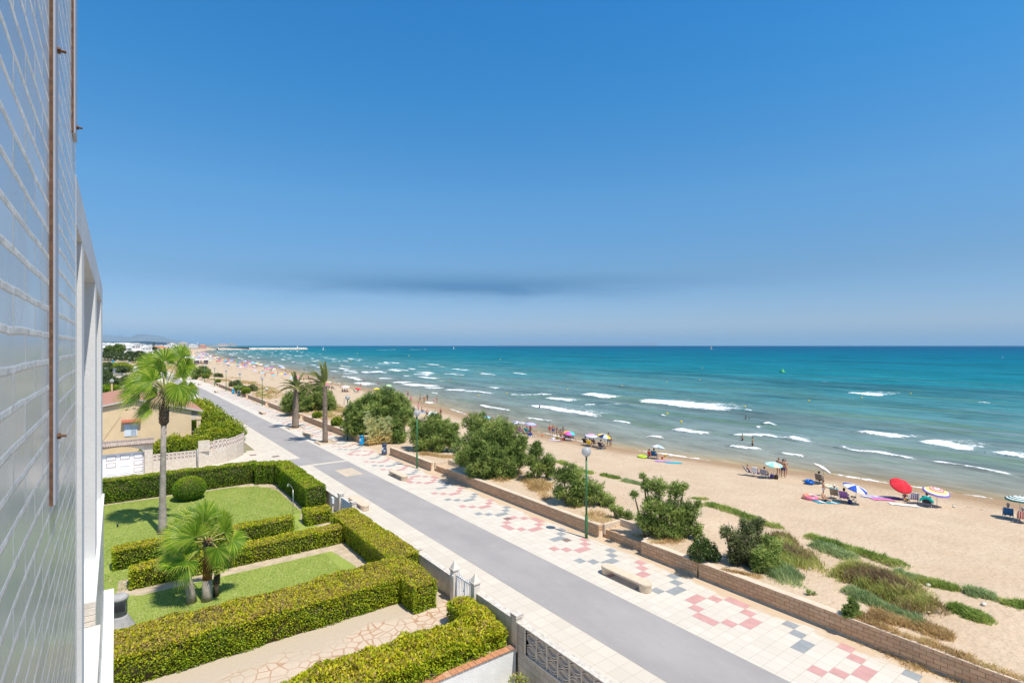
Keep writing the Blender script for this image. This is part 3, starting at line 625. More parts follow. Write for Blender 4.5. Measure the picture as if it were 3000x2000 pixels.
for i in range(5):
    a = i/5*1.35; cx_, cy_ = 9.3, 46.4; x_ = cx_+2.1*math.sin(a+.25); y_ = cy_+2.15*math.cos(a+.25); hv.append((x_-.55, y_-.55, x_+.55, y_+.55, 0, 1.72))
hv.append((10.6,38.25,11.95,46.6,0,1.68))
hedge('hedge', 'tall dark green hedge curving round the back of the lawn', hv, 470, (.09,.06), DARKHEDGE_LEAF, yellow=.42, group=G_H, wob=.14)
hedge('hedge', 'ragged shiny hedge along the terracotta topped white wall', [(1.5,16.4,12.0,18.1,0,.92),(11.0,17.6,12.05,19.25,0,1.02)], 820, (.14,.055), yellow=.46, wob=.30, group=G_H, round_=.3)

# lawn, soil and path
def lawn_material():
    t = NT('lawn_grass'); n1 = t.noise(t.pos, .6, 5, .6); n2 = t.noise(t.pos, 9, 5, .7); n3 = t.noise(t.vmap(t.pos, sc=(2.2,.8,1)), 1.2, 5, .6)
    c = t.mix(t.rng(n1, .3, .7), (.28,.355,.065), (.37,.425,.10)); c = t.mix(t.rng(n2, .35, .75, 0, .55), c, (.165,.235,.045))
    c = t.mix(t.rng(n3, .52, .72, 0, .5), c, (.47,.45,.18)); return t.fin(c, .9, .15, t.bump(n2, .9, .05))
LAWN = lawn_material(); SOIL = mat('bare_garden_soil', (.50,.40,.285), .95, .22, 2.2, bump=.5, bscale=18)
def poly_sheet(name, pts, z_, m):
    bm = bmesh.new(); f = bm.faces.new([bm.verts.new((x, y, z_)) for x, y in pts]); bmesh.ops.triangulate(bm, faces=[f]); me = bpy.data.meshes.new(name); bm.to_mesh(me); bm.free()
    me.materials.append(m); o = bpy.data.objects.new(name, me); COL.objects.link(o); return tag(o, kind='structure')
poly_sheet('garden_soil', [(-3,16.28),(12.2,16.28),(12.2,50.3),(-3,50.3)], -.012, SOIL)
poly_sheet('lawn', [(-3,24.2),(9.4,24.2),(10.05,27.2),(9.7,30.0),(1.0,29.95),(-3,29.9)], -.006, LAWN)
poly_sheet('lawn', [(-3,29.9),(.9,29.95),(.0,30.6),(.1,32.4)], -.0061, LAWN)
poly_sheet('lawn', [(-3,29.91),(.1,32.4),(9.6,32.4),(10.4,34.5),(9.6,36.0),(10.3,38.3),(10.3,45.0),(9.9,46.6),(8.9,47.7),(7.6,48.25),(-3,48.4)], -.006, LAWN)
# short turf over the lawn: real blades
def turf():
    rg = np.random.default_rng(21); n = 110000
    x = -1.2 + 11.6*rg.random(n); y = 24.3 + 24*rg.random(n)
    keep = ~((y > 29.9) & (y < 31.0)) & ~((x > 9.3) & (y < 38)) & ~((x > 9.4) & (y > 46.6)) & ~((x > 8) & (y > 47.6)) & ~((x < 10) & (y > 33.8) & (y < 34.8)) & ~((x > .4) & (y > 30.6) & (y < 31.8))
    x, y = x[keep], y[keep]; n = len(x); h = .02+.025*rg.random(n); w = .009+.009*rg.random(n); a = rg.random(n)*6.28; lx, ly = .03*rg.normal(size=n), .03*rg.normal(size=n)
    b = np.stack([x, y, np.full(n, -.006)], 1); d = np.stack([np.cos(a)*w, np.sin(a)*w, 0*w], 1); t = b + np.stack([lx, ly, h], 1)
    V = np.stack([b-d, b+d, t], 1).reshape(-1, 3); F = np.arange(3*n).reshape(-1, 3)
    tint = np.clip(.45 + .5*(vnoise(x, y, 1.6)-.5) + .35*rg.normal(size=n)*.4, 0, 1)
    o = np_mesh('grass', V, F, leaf_mat('turf_blade', [(0,(.17,.25,.045)),(.5,(.32,.38,.085)),(1,(.52,.51,.18))], .6, .35, .2), tint=tint); tag(o, kind='stuff')
turf()
# garden path: crazy paving between the big hedge and the near hedge
def crazy():
    t = NT('crazy_paving'); v = N(t.t, 'ShaderNodeTexVoronoi', feature='DISTANCE_TO_EDGE'); t.set(v, 'Vector', t.pos); t.set(v, 'Scale', 2.3)
    v2 = N(t.t, 'ShaderNodeTexVoronoi'); t.set(v2, 'Vector', t.pos); t.set(v2, 'Scale', 2.3)
    g = t.rng(v.outputs['Distance'], .035, .075); n = t.noise(t.pos, 5, 5, .65); n2 = t.noise(t.pos, .9, 4, .6)
    st = t.mix(t.noise(v2.outputs['Color'], 2.0), (.66,.53,.40), (.56,.44,.33)); c = t.mix(g, (.42,.24,.14), st); c = t.mix(t.rng(n, .45, .75, 0, .35), c, (.42,.30,.20))
    sp = N(t.t, 'ShaderNodeSeparateXYZ'); t.link(t.pos, sp.inputs[0])
    # dust and gravel lie over the side by the big hedge
    dy = t.math('ADD', t.math('SUBTRACT', sp.outputs[1], t.math('MULTIPLY', sp.outputs[0], .07)), t.math('MULTIPLY', t.math('SUBTRACT', n2, .5), 2.2))
    c = t.mix(t.rng(n2, .42, .62, 0, .7), c, (.55,.45,.345)); c = t.mix(t.rng(dy, 19.9, 20.7), c, (.50,.41,.31)); return t.fin(c, .9, .2, t.bump(g, .4, .01))
poly_sheet('garden_path', [(-3,17.4),(12.2,17.4),(12.2,22.6),(-3,22.6)], -.004, crazy())

# round topiary ball
def ball_bush(name, label, c, r, sq, dens, leaf, m, seed, group=None, tt0=.25, yel=.5, rough=.08):
    rg = np.random.default_rng(seed); n = int(4*math.pi*r*r*sq*dens); d = rg.normal(size=(n, 3)); d /= np.linalg.norm(d, axis=1)[:,None]
    rr = r*(1 - .10*rg.random(n)**2 + rough*(vnoise(d[:,0]*3+d[:,2]*2, d[:,1]*3, .5)-.5)*2)
    P = d*rr[:,None]; P[:,2] *= sq; P += np.array(c); P = P[P[:,2] > c[2]-r*sq*.93]; n = len(P); d = (P-np.array(c)); d /= np.linalg.norm(d, axis=1)[:,None]
    V, F = leaves_mesh(P, d, leaf[0], leaf[1], rg, .8); core = MB().ball(c, r*.88, 16, 0, (1,1,sq)); nb = len(V)
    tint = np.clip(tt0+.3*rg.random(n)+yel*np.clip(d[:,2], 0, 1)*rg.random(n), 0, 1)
    V = np.concatenate([V, np.array(core.v)]); F = np.concatenate([F, np.array(core.f)+nb])
    o = np_mesh(name, V, F, [m, TWIG], midx=[0]*n+[1]*len(core.f), tint=np.concatenate([tint, np.zeros(len(core.f))])); return tag(o, label, 'shrub', group)
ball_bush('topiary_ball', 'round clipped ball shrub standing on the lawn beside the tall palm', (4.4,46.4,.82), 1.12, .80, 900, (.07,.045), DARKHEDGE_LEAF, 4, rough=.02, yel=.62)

# ---------------------------------------------------------------- fan palms
PALM_LEAF = leaf_mat('fan_palm_leaf', [(0,(.085,.175,.014)),(.35,(.165,.30,.020)),(.65,(.38,.48,.045)),(.86,(.64,.62,.15)),(1,(.56,.42,.20))], .42, .36, .3)
PALM_STALK = mat('palm_stalk', (.40,.40,.09), .5, .2, 6, col2=(.25,.24,.07))
def fan_leaf(hub, axis, normal, R, crown, rg, nseg=34, spread=rad(114), droop=.35, base=.35, dry=.0):
    """one costapalmate leaf: pleated blade of segments round the hub, free and drooping at their tips, on its stalk"""
    ax = Vector(axis).normalized(); nr = Vector(normal); nr = (nr - ax*nr.dot(ax)).normalized(); sd = ax.cross(nr)
    st = MB(); p0 = Vector(crown); p1 = Vector(hub); mid = (p0+p1)/2 + Vector((0,0,.10*(p1-p0).length))
    st.tube([p0, mid, p1], [.040, .030, .018], 5)
    V = list(st.v); F = [list(f) for f in st.f]; T = [.9]*len(F); nst = len(F); hub_i = 10
    for i in range(nseg):
        u = -1 + 2*i/(nseg-1); a = u*spread; d = ax*math.cos(a) + sd*math.sin(a)
        L = R*(1 - .28*abs(u)**2)*(.92+.16*rg.random()); wv = d.cross(nr); half = spread/(nseg-1)*1.0
        b = len(V); ts = (.34, .62, .84, 1.0)
        for j, t_ in enumerate(ts):
            dz = droop*L*(max(0, t_-.45)/.55)**2*(.6+.8*rg.random())
            p = Vector(hub) + d*L*t_ + nr*(.10*L*math.sin(t_*2.2)*(1-abs(u)*.4)) - Vector((0,0,1))*dz + Vector((WIND[0], WIND[1], 0))*dz*.7
            wd = L*half*(t_ if t_ < .63 else .63*(1.04-t_)/.42); fold = nr*(wd*.45); V += [tuple(p - wv*wd), tuple(p + fold), tuple(p + wv*wd)]
        tint = .06 + .58*rg.random() + .10*abs(u)
        for s in (0, 1): F.append([hub_i, b+s, b+s+1]); T.append(min(1, tint*.9+dry))
        for j in range(3):
            for s in (0, 1): F.append([b+3*j+s, b+3*j+s+1, b+3*j+3+s+1, b+3*j+3+s]); T.append(min(1, tint + (.45 if j == 2 else .08)*rg.random()*1.2 + dry))
    return V, F, T, nst
WIND = (-.80, -.10)
def to_faces(F): return [tuple(f) for f in F]
def palm_frond(parent, *a, **k):
    V, F, T, nst = fan_leaf(*a, **k)
    return np_mesh('frond', np.array(V), to_faces(F), [PALM_LEAF, PALM_STALK], parent, midx=[1]*nst+[0]*(len(F)-nst), tint=T)
def boots(mb, c0, c1, r0, r1, rows, per, mi, rg, size=.10, out=.05):
    """old leaf bases in spirals on a palm trunk"""
    for i in range(rows):
        t_ = (i+.5)/rows; c = Vector(c0).lerp(Vector(c1), t_); r = r0+(r1-r0)*t_
        for j in range(per):
            a = 2*math.pi*(j+.5*(i % 2))/per + .1*rg.random(); d = Vector((math.cos(a), math.sin(a), 0)); s = Vector((-d.y, d.x, 0)); h = size*(.8+.4*rg.random())
            p = c + d*r*.9
            mb.add([tuple(p - s*h*.5), tuple(p + s*h*.5), tuple(p + d*(out+.02) + s*h*.30 + Vector((0,0,h))), tuple(p + d*(out+.02) - s*h*.30 + Vector((0,0,h))), tuple(p + Vector((0,0,h*1.25)))],
                   [(0,1,2,3), (1,4,2), (0,3,4), (3,2,4)], mi)
TRUNK_GREY = mat('palm_trunk_grey', (.34,.29,.245), .95, .25, 3, bump=.7, bscale=14, dist=.03)
BOOT = mat('palm_leaf_bases', (.20,.145,.105), .95, .5, 9, col2=(.075,.05,.035))
BOOT2 = mat('red_brown_palm_trunk', (.20,.075,.035), .85, .4, 6, bump=.4, bscale=20)
def pxoff(base, dx, dy, dd=0.0):
    """offset of dx, dy photo pixels (right, down) at the distance of a place, dd metres further away"""
    k = ppm(base[0], base[1]); return RIGHT*(dx*k) + Vector((0,0,-dy*k)) + AWAY*dd
def tall_palm():
    rg = random.Random(3); B = Vector((2.30, 39.1, 0)); C = B + Vector((.10, .05, 8.75))
    root = empty('fan_palm', 'tall fan palm on the lawn rising above the beige house', 'palm tree', B)
    t = MB(); path = [(0,0,-.02),(.0,.0,.5),(.0,.0,2.5),(.03,.02,4.8),(.06,.03,6.65)]
    t.tube(path, [.32,.23,.175,.155,.15], 14, 0); t.tube([(.06,.03,6.6),(.07,.04,6.9),(.09,.05,7.6),(.10,.05,8.3),(.10,.05,8.9)], [.17,.24,.27,.22,.15], 14, 1)
    boots(t, (.065,.035,6.62), (.10,.05,8.6), .22, .20, 17, 11, 1, rg, .16, .07); t.build('trunk', [TRUNK_GREY, BOOT], root)
    cl = C - B
    L = [((45,-214),(0.15,1),1.25,-.6),((-80,-101),(-.75,.5),1.25,-.5),((-265,6),(-1,-.25),1.25,-.3),((205,-70),(.1,-.9),1.15,-.4),((160,-145),(.25,.9),1.1,.3),((-110,195),(-.8,-.55),1.0,-.5),
         ((-205,-290),(-.8,.75),1.2,.5),((105,-380),(-.5,.75),1.2,.7),((-40,-330),(-.55,.9),1.2,.3),((60,-330),(.45,.8),1.15,.8),((-250,-160),(-1,.25),1.25,.6),((-150,60),(-.9,-.6),1.15,.5),
         ((230,-20),(.5,-.85),1.05,.2),((-20,-120),(-.2,.2),1.1,-.9),((120,-250),(.55,.6),1.05,.9),((-300,-90),(-1,.1),1.15,.1),((110,60),(.35,-1),1.0,.6),((-60,120),(-.4,-1),.95,.7)]
    for (dx, dy), (ux, uy), R, dd in L:
        hub = cl + pxoff(B, dx/3.92, dy/3.92, dd); ax = RIGHT*ux + Vector((0,0,uy)) + AWAY*(.25*dd)
        nrm = -AWAY*.9 + Vector((0,0,.55)) + RIGHT*(rg.uniform(-.5, .3))
        palm_frond(root, hub, ax, nrm, R, cl, rg, droop=.28)
    dead = MB()
    for i in range(64):
        a = rg.random()*6.28; d = Vector((math.cos(a), math.sin(a), 0)); p = cl + d*.2 + Vector((0,0,-.25)); q = p + d*(.35+.45*rg.random()) + Vector((-.12,0,-.55-.6*rg.random()))
        dead.tube([p, (p+q)/2+d*.15, q], [.024,.02,.006], 4)
    dead.build('dry_leaves', mat('dry_palm_leaf', (.36,.27,.16), .9, .3, 8), root)
tall_palm()
def short_palm():
    rg = random.Random(8); B = Vector((3.30, 27.55, 0)); cl = Vector((.05, .02, 2.62))
    root = empty('fan_palm', 'short fan palm with red-brown trunk in front of the lowest hedge rows', 'palm tree', B)
    t = MB(); t.tube([(0,0,-.02),(0,0,.35),(.01,0,1.2)], [.25,.20,.18], 14, 0); t.tube([(.01,0,.95),(.03,.01,1.9),(.05,.02,2.75)], [.195,.18,.12], 14, 1)
    boots(t, (.03,.01,2.15), (.05,.02,2.65), .17, .13, 5, 8, 2, rg, .13, .06); t.build('trunk', [TRUNK_GREY, BOOT2, BOOT], root)
    k = 1/2.851
    L = [((10,-170),(.12,1),.95,-.5),((-150,-75),(-.8,.5),.95,-.5),((110,-60),(.35,.95),.85,.4),((150,20),(.35,-1),.98,-.5),((-95,120),(-.28,-1),1.1,-.8),((-250,40),(-1,-.2),1.05,-.2),((-330,60),(-1,-.35),.95,.5),
         ((-90,-200),(-.5,.9),1.0,.5),((-200,-150),(-.9,.6),1.05,.4),((60,-130),(.3,.9),.85,.7),((-130,20),(-.9,-.4),1.0,.1),((-20,-110),(-.3,.8),.9,-.8),((190,10),(.8,-.5),.8,.4),((90,110),(.4,-1),.75,.5),((-280,-60),(-1,.25),1.0,.2)]
    for (dx, dy), (ux, uy), R, dd in L:
        hub = cl + pxoff(B, dx*k*.86, dy*k*.86, dd); ax = RIGHT*ux + Vector((0,0,uy)) + AWAY*(.25*dd)
        nrm = -AWAY*.85 + Vector((0,0,.6)) + RIGHT*rg.uniform(-.5, .3)
        palm_frond(root, hub, ax, nrm, R, cl, rg, droop=.10, nseg=36)
    B2 = Vector((3.68, 27.75, 0)); r2 = empty('fan_palm', 'little fan palm sprouting at the right of the short red-brown palm', 'palm tree', B2)
    t = MB().tube([(0,0,-.02),(.02,0,.5),(.06,0,1.1)], [.13,.11,.08], 10, 0); boots(t, (.02,0,.45), (.06,0,1.05), .10, .08, 7, 7, 0, rg, .09, .05); t.build('trunk', BOOT, r2)
    for i in range(7):
        a = i*.9; d = Vector((math.cos(a), math.sin(a), .35+.5*(i % 2))); c2 = Vector((.06,0,1.1)); palm_frond(r2, c2 + d*.26, d, Vector((-d.x*.4,-d.y*.4,1)), .42, c2, rg, nseg=20, droop=.35)
    B3 = Vector((2.72, 27.75, 0)); r3_ = empty('palm_trunk', 'leaning bare grey palm trunk at the left of the short palm', 'palm tree', B3)
    MB().tube([(0,0,-.02),(-.05,.0,.5),(-.16,.0,1.1),(-.24,.0,1.5)], [.22,.18,.16,.15], 12, 0).build('trunk', TRUNK_GREY, r3_)
    for i in range(5):
        a = 2.2+i*.55; d = Vector((math.cos(a), math.sin(a), .55)); c3 = Vector((-.24,0,1.5)); palm_frond(r3_, c3 + d*.5, d, Vector((-d.x*.4,-d.y*.4,1)), .7, c3, rg, nseg=26, droop=.3)
short_palm()

# ---------------------------------------------------------------- garden walls, gates and fittings
CONC = mat('cast_concrete', (.66,.58,.49), .9, .14, 3, bump=.3, bscale=40); CONC_D = mat('weathered_concrete_coping', (.60,.54,.47), .95, .25, 6, bump=.4, bscale=40)
def boundary():
    bw = empty('garden_wall', 'low pale garden wall with grey coping along the promenade beside the hedges', 'wall', (12.32, 28.0, 0))
    # solid low wall with coping, broken by the two gates
    for a, b in ((16.5,18.95),(20.9,33.55),(36.3,47.2)):
        MB().box((-.09, a-28, -.1), (.09, b-28, 1.0)).build('wall_body', CONC, bw); MB().box((-.14, a-28+.002, 1.0), (.14, b-28-.002, 1.07)).build('coping', CONC_D, bw)
    for y in (24.6, 42.2, 46.9):
        MB().box((-.15, y-28-.15, -.1), (.15, y-28+.15, 1.16)).box((-.18, y-28-.18, 1.16), (.18, y-28+.18, 1.21)).box((-.15, y-28-.15, 1.21), (.15, y-28+.15, 1.25)).build('pier', CONC, bw)
    return bw
boundary()
def pier(label, x, y, h, pyramid, m):
    p = empty('gate_pier', label, 'pier', (x, y, 0), 0, 'garden gate piers')
    MB().box((-.15,-.15,-.1), (.15,.15,h), 0, .01).build('shaft', m, p)
    c = MB()
    if pyramid:
        c.box((-.19,-.19,h), (.19,.19,h+.06)); c.add([(-.17,-.17,h+.06),(.17,-.17,h+.06),(.17,.17,h+.06),(-.17,.17,h+.06),(0,0,h+.42)], [(0,1,4),(1,2,4),(2,3,4),(3,0,4)])
    else: c.box((-.19,-.19,h), (.19,.19,h+.04)).box((-.17,-.17,h+.04), (.17,.17,h+.075)).box((-.19,-.19,h+.075), (.19,.19,h+.12))
    c.build('cap', m if pyramid else CONC_D, p); return p
PALE = mat('pale_cast_stone', (.70,.63,.55), .85, .08, 4, bump=.2, bscale=30)
p_ = pier('pyramid capped pier hinging the white gate beside the broad hedge', 12.22, 20.75, 1.45, True, PALE)
MB().ball((-.16,-.10,1.25), .05, 10).box((-.19,-.13,1.19), (-.15,-.07,1.31)).build('lamp_fitting', mat('white_fitting', (.8,.8,.78), .5, .03), p_)
pier('pyramid capped pier on the near side of the white gate', 12.22, 19.05, 1.45, True, PALE)
pier('flat capped pier where the lattice wall begins', 12.30, 16.22, 1.18, False, CONC)
pier('flat capped pier on the far side of the blue gate', 12.32, 36.15, 1.32, False, CONC)
pier('flat capped pier on the near side of the blue gate', 12.32, 33.75, 1.32, False, CONC)
WHITE_METAL = mat('white_metal', (.78,.79,.82), .4, .03, 5); 
def white_gate():
    g = empty('garden_gate', 'white metal bar gate with upright pickets of stepped height', 'gate', (12.22, 19.9, 0))
    MB().box((-.02,-.68,.05), (.02,-.63,1.25)).box((-.02,.63,.05), (.02,.68,1.25)).box((-.02,-.03,.05), (.02,.03,1.25)).box((-.021,-.63,1.21), (.021,.63,1.26)).box((-.021,-.63,.07), (.021,.63,.13)).build('frame', WHITE_METAL, g)
    for i, y in enumerate(np.linspace(-.54, .54, 9)):
        if abs(y) < .05: continue
        MB().box((-.012, y-.014, .13), (.012, y+.014, 1.21)).box((-.0121, y-.014, 1.26), (.0121, y+.014, 1.32+.26*(abs(y)/.54)**1.5)).build('picket', WHITE_METAL, g)
    MB().box((-.06,-.02,.78), (-.02,.05,.86)).tube([(-.05,.02,.82),(-.11,.02,.82),(-.11,.10,.82)], .012, 6).build('handle', WHITE_METAL, g)
white_gate()
def blue_gate():
    g = empty('garden_gate', 'solid pale blue garden gate with white top rail', 'gate', (12.32, 34.95, 0))
    MB().box((-.015,-1.02,.06), (.015,1.02,1.14)).build('panel', mat('pale_blue_paint', (.36,.50,.62), .45, .05, 4), g)
    MB().box((-.03,-1.03,1.14), (.03,1.03,1.20)).box((-.022,-1.03,.04), (.022,-.97,1.14)).box((-.022,.97,.04), (.022,1.03,1.14)).build('frame', WHITE_METAL, g)
    MB().box((-.05,.78,.85), (-.015,.86,1.0)).build('lock', WHITE_METAL, g)
    MB().box((-.015,-.03,0), (.015,.03,0)) 
blue_gate()
s_ = empty('post_box', 'slim white letter box post at the side of the blue gate', 'post', (11.75, 36.15, 0))
MB().box((-.05,-.06,0), (.05,.06,.85), 0, .01).build('post', CONC, s_); MB().box((-.06,-.16,.85), (.06,.16,1.25), 0, .01).box((-.065,-.12,.98), (-.058,.12,1.18)).build('box', WHITE_METAL, s_)
# lattice wall nearest the camera
def lattice_wall():
    w = empty('lattice_wall', 'block garden wall with rows of curved openwork panels, nearest the camera', 'wall', (12.30, 12.0, 0))
    blk = NT('grey_block'); sp = N(blk.t, 'ShaderNodeSeparateXYZ'); blk.link(blk.pos, sp.inputs[0]); cb = N(blk.t, 'ShaderNodeCombineXYZ'); blk.link(sp.outputs[1], cb.inputs[0]); blk.link(sp.outputs[2], cb.inputs[1])
    b = blk.brick(cb.outputs[0], .50, .25, (.56,.51,.45), (.50,.455,.40), (.27,.24,.21), .009); n = blk.noise(blk.pos, 6, 5, .65)
    m = blk.fin(blk.mix(blk.rng(n, .4, .75, 0, .3), b.outputs['Color'], (.42,.35,.28)), .9, .2, blk.bump(b.outputs['Fac'], .5, -.012))
    y1 = 16.05-12; ya = 15.55-12; yb = -4.0
    MB().box((-.09, ya, -2.3), (.09, y1, 1.0)).box((-.09, yb, -2.3), (.09, ya, -.02)).build('block_wall', m, w)
    MB().box((-.15, yb, 1.0), (.13, y1, 1.05)).build('coping', CONC_D, w); MB().box((-.13, yb, -.02), (.12, ya, .025)).box((-.13, ya, -.02), (.12, ya+.045, 1.0)).build('ledge', PALE, w)
    s = .585; kk = int((ya-yb)/s)
    M_ = mat('lattice_concrete', (.66,.58,.50), .9, .12, 4, bump=.2, bscale=40)
    for i in range(kk):
        c = MB(); y_ = ya - s*(i+1)
        c.box((-.07, y_-.02, .025), (.02, y_+.05, 1.0))
        for r in range(2):
            z0 = .03 + .485*r; W = s-.07; yc = y_+.05+W/2
            for sg in (1, -1):
                for a_, b__ in ((.02, .115), (.105, .115)):
                    q = 10; vs = []
                    for k in range(q+1):
                        u = -.5+k/q; zz = z0+.2425+sg*(a_+b__*(1-4*u*u))
                        for dr in (-.021, .021):
                            for xx in (-.065, .018): vs.append((xx, yc+u*W, zz+dr))
                    c.add(vs, [f for k in range(q) for o in (4*k,) for f in ((o,o+4,o+5,o+1),(o+2,o+3,o+7,o+6),(o,o+2,o+6,o+4),(o+1,o+5,o+7,o+3))])
            c.box((-.05, yc-.04, z0+.455), (.018, yc+.04, z0+.482))
        c.build('lattice_panel', M_, w)
    MB().box((.02, yb, .03), (.05, ya, 1.0)).build('panel_backing', mat('render_behind_lattice', (.66,.56,.47), .95, .1, 5), w)
lattice_wall()
ww = empty('white_wall', 'white painted garden wall topped with terracotta tiles', 'wall', (4.5, 16.2, -.54))
MB().box((-7.5,-.09,-2.3), (7.66,.09,.60)).build('wall_body', mat('rough_white_paint', (.74,.75,.75), .9, .08, 2, bump=.6, bscale=25), ww)
c_ = MB(); rg_ = random.Random(2)
for i in range(60):
    x = -7.5+i*.252; c_.box((x+.004, -.15, .60), (x+.248, .15, .64+.012*rg_.random()), rg_.choice((0,0,1,2)), .012)
c_.build('tile_coping', [mat('terracotta', (.50,.235,.125), .85, .2, 8), mat('terracotta_pale', (.55,.31,.19), .9, .2, 8), mat('terracotta_dark', (.33,.19,.13), .95, .25, 8)], ww)
sheet('neighbour_yard', -3, -8, 12.2, 16.1, -2.2, SOIL)
# shower and small fittings on the lawn
sh = empty('garden_shower', 'thin metal shower pipe with curved head at the end of the low hedge', 'shower', (9.52, 37.4, 0))
a_ = MB().tube([(0,0,0),(0,0,1.85)], .022, 8).tube([(0,0,1.85),(-.06,0,2.0),(-.22,.02,2.22),(-.28,.02,2.27),(-.33,.02,2.26)], .018, 8).build('pipe', mat('dull_steel', (.5,.48,.45), .35, .1, 10, metal=.6), sh)
MB().lathe([(.02,.10),(.03,.05),(.055,.0),(.055,-.01)], 10, (-.33,.02,2.14)).build('shower_head', MATS['dull_steel'], sh); MB().tube([(0,-.05,1.0),(0,.05,1.0)], .025, 8).build('valve', MATS['dull_steel'], sh)
s_ = empty('sprinkler', 'small grey sprinkler stub in the lawn near the palm shadow', 'sprinkler', (.08, 42.1, 0)); MB().lathe([(.05,0),(.05,.16),(.07,.17),(.07,.21),(.0,.22)], 10).build('body', mat('grey_plastic', (.12,.12,.12), .6, .1), s_)
bq = empty('barbecue_chimney', 'grey concrete barbecue chimney with hooded flue beside the building', 'chimney', (.10, 25.6, 0)); bq.scale = (.85,.85,.9)
MB().lathe([(.62,0),(.62,.62),(.60,.68),(.34,1.15),(.33,1.2)], 20).build('hood', mat('barbecue_concrete', (.40,.38,.36), .9, .15, 6, bump=.4, bscale=40), bq)
MB().lathe([(.30,1.18),(.30,1.85),(.34,1.86),(.36,1.98),(.25,2.08),(.0,2.10)], 18).build('flue', MATS['barbecue_concrete'], bq)
MB().box((-.20,-.34,1.45), (.20,-.20,1.72)).build('vent', mat('soot', (.03,.03,.03), .9, .1), bq)
# ---------------------------------------------------------------- the beige house, its wall and shrubs
BEIGE = mat('beige_render', (.76,.565,.345), .9, .06, 1.2, bump=.15, bscale=30)
def roof_tiles():
    t = NT('red_roof_tiles'); sp = N(t.t, 'ShaderNodeSeparateXYZ'); t.link(t.pos, sp.inputs[0])
    w = N(t.t, 'ShaderNodeTexWave', wave_type='BANDS', bands_direction='Y'); t.set(w, 'Vector', t.pos); t.set(w, 'Scale', 1.6); 
    n = t.noise(t.pos, 3, 6, .7); n2 = t.noise(t.pos, .5, 4)
    c = t.mix(t.rng(n, .3, .7), (.44,.20,.14), (.54,.29,.21)); c = t.mix(t.rng(n2, .4, .7, 0, .4), c, (.42,.25,.19))
    return t.fin(c, .9, .15, t.bump(w.outputs['Fac'], .8, .05))
ROOF = roof_tiles(); CREAM = mat('cream_trim', (.66,.55,.44), .85, .07, 3)
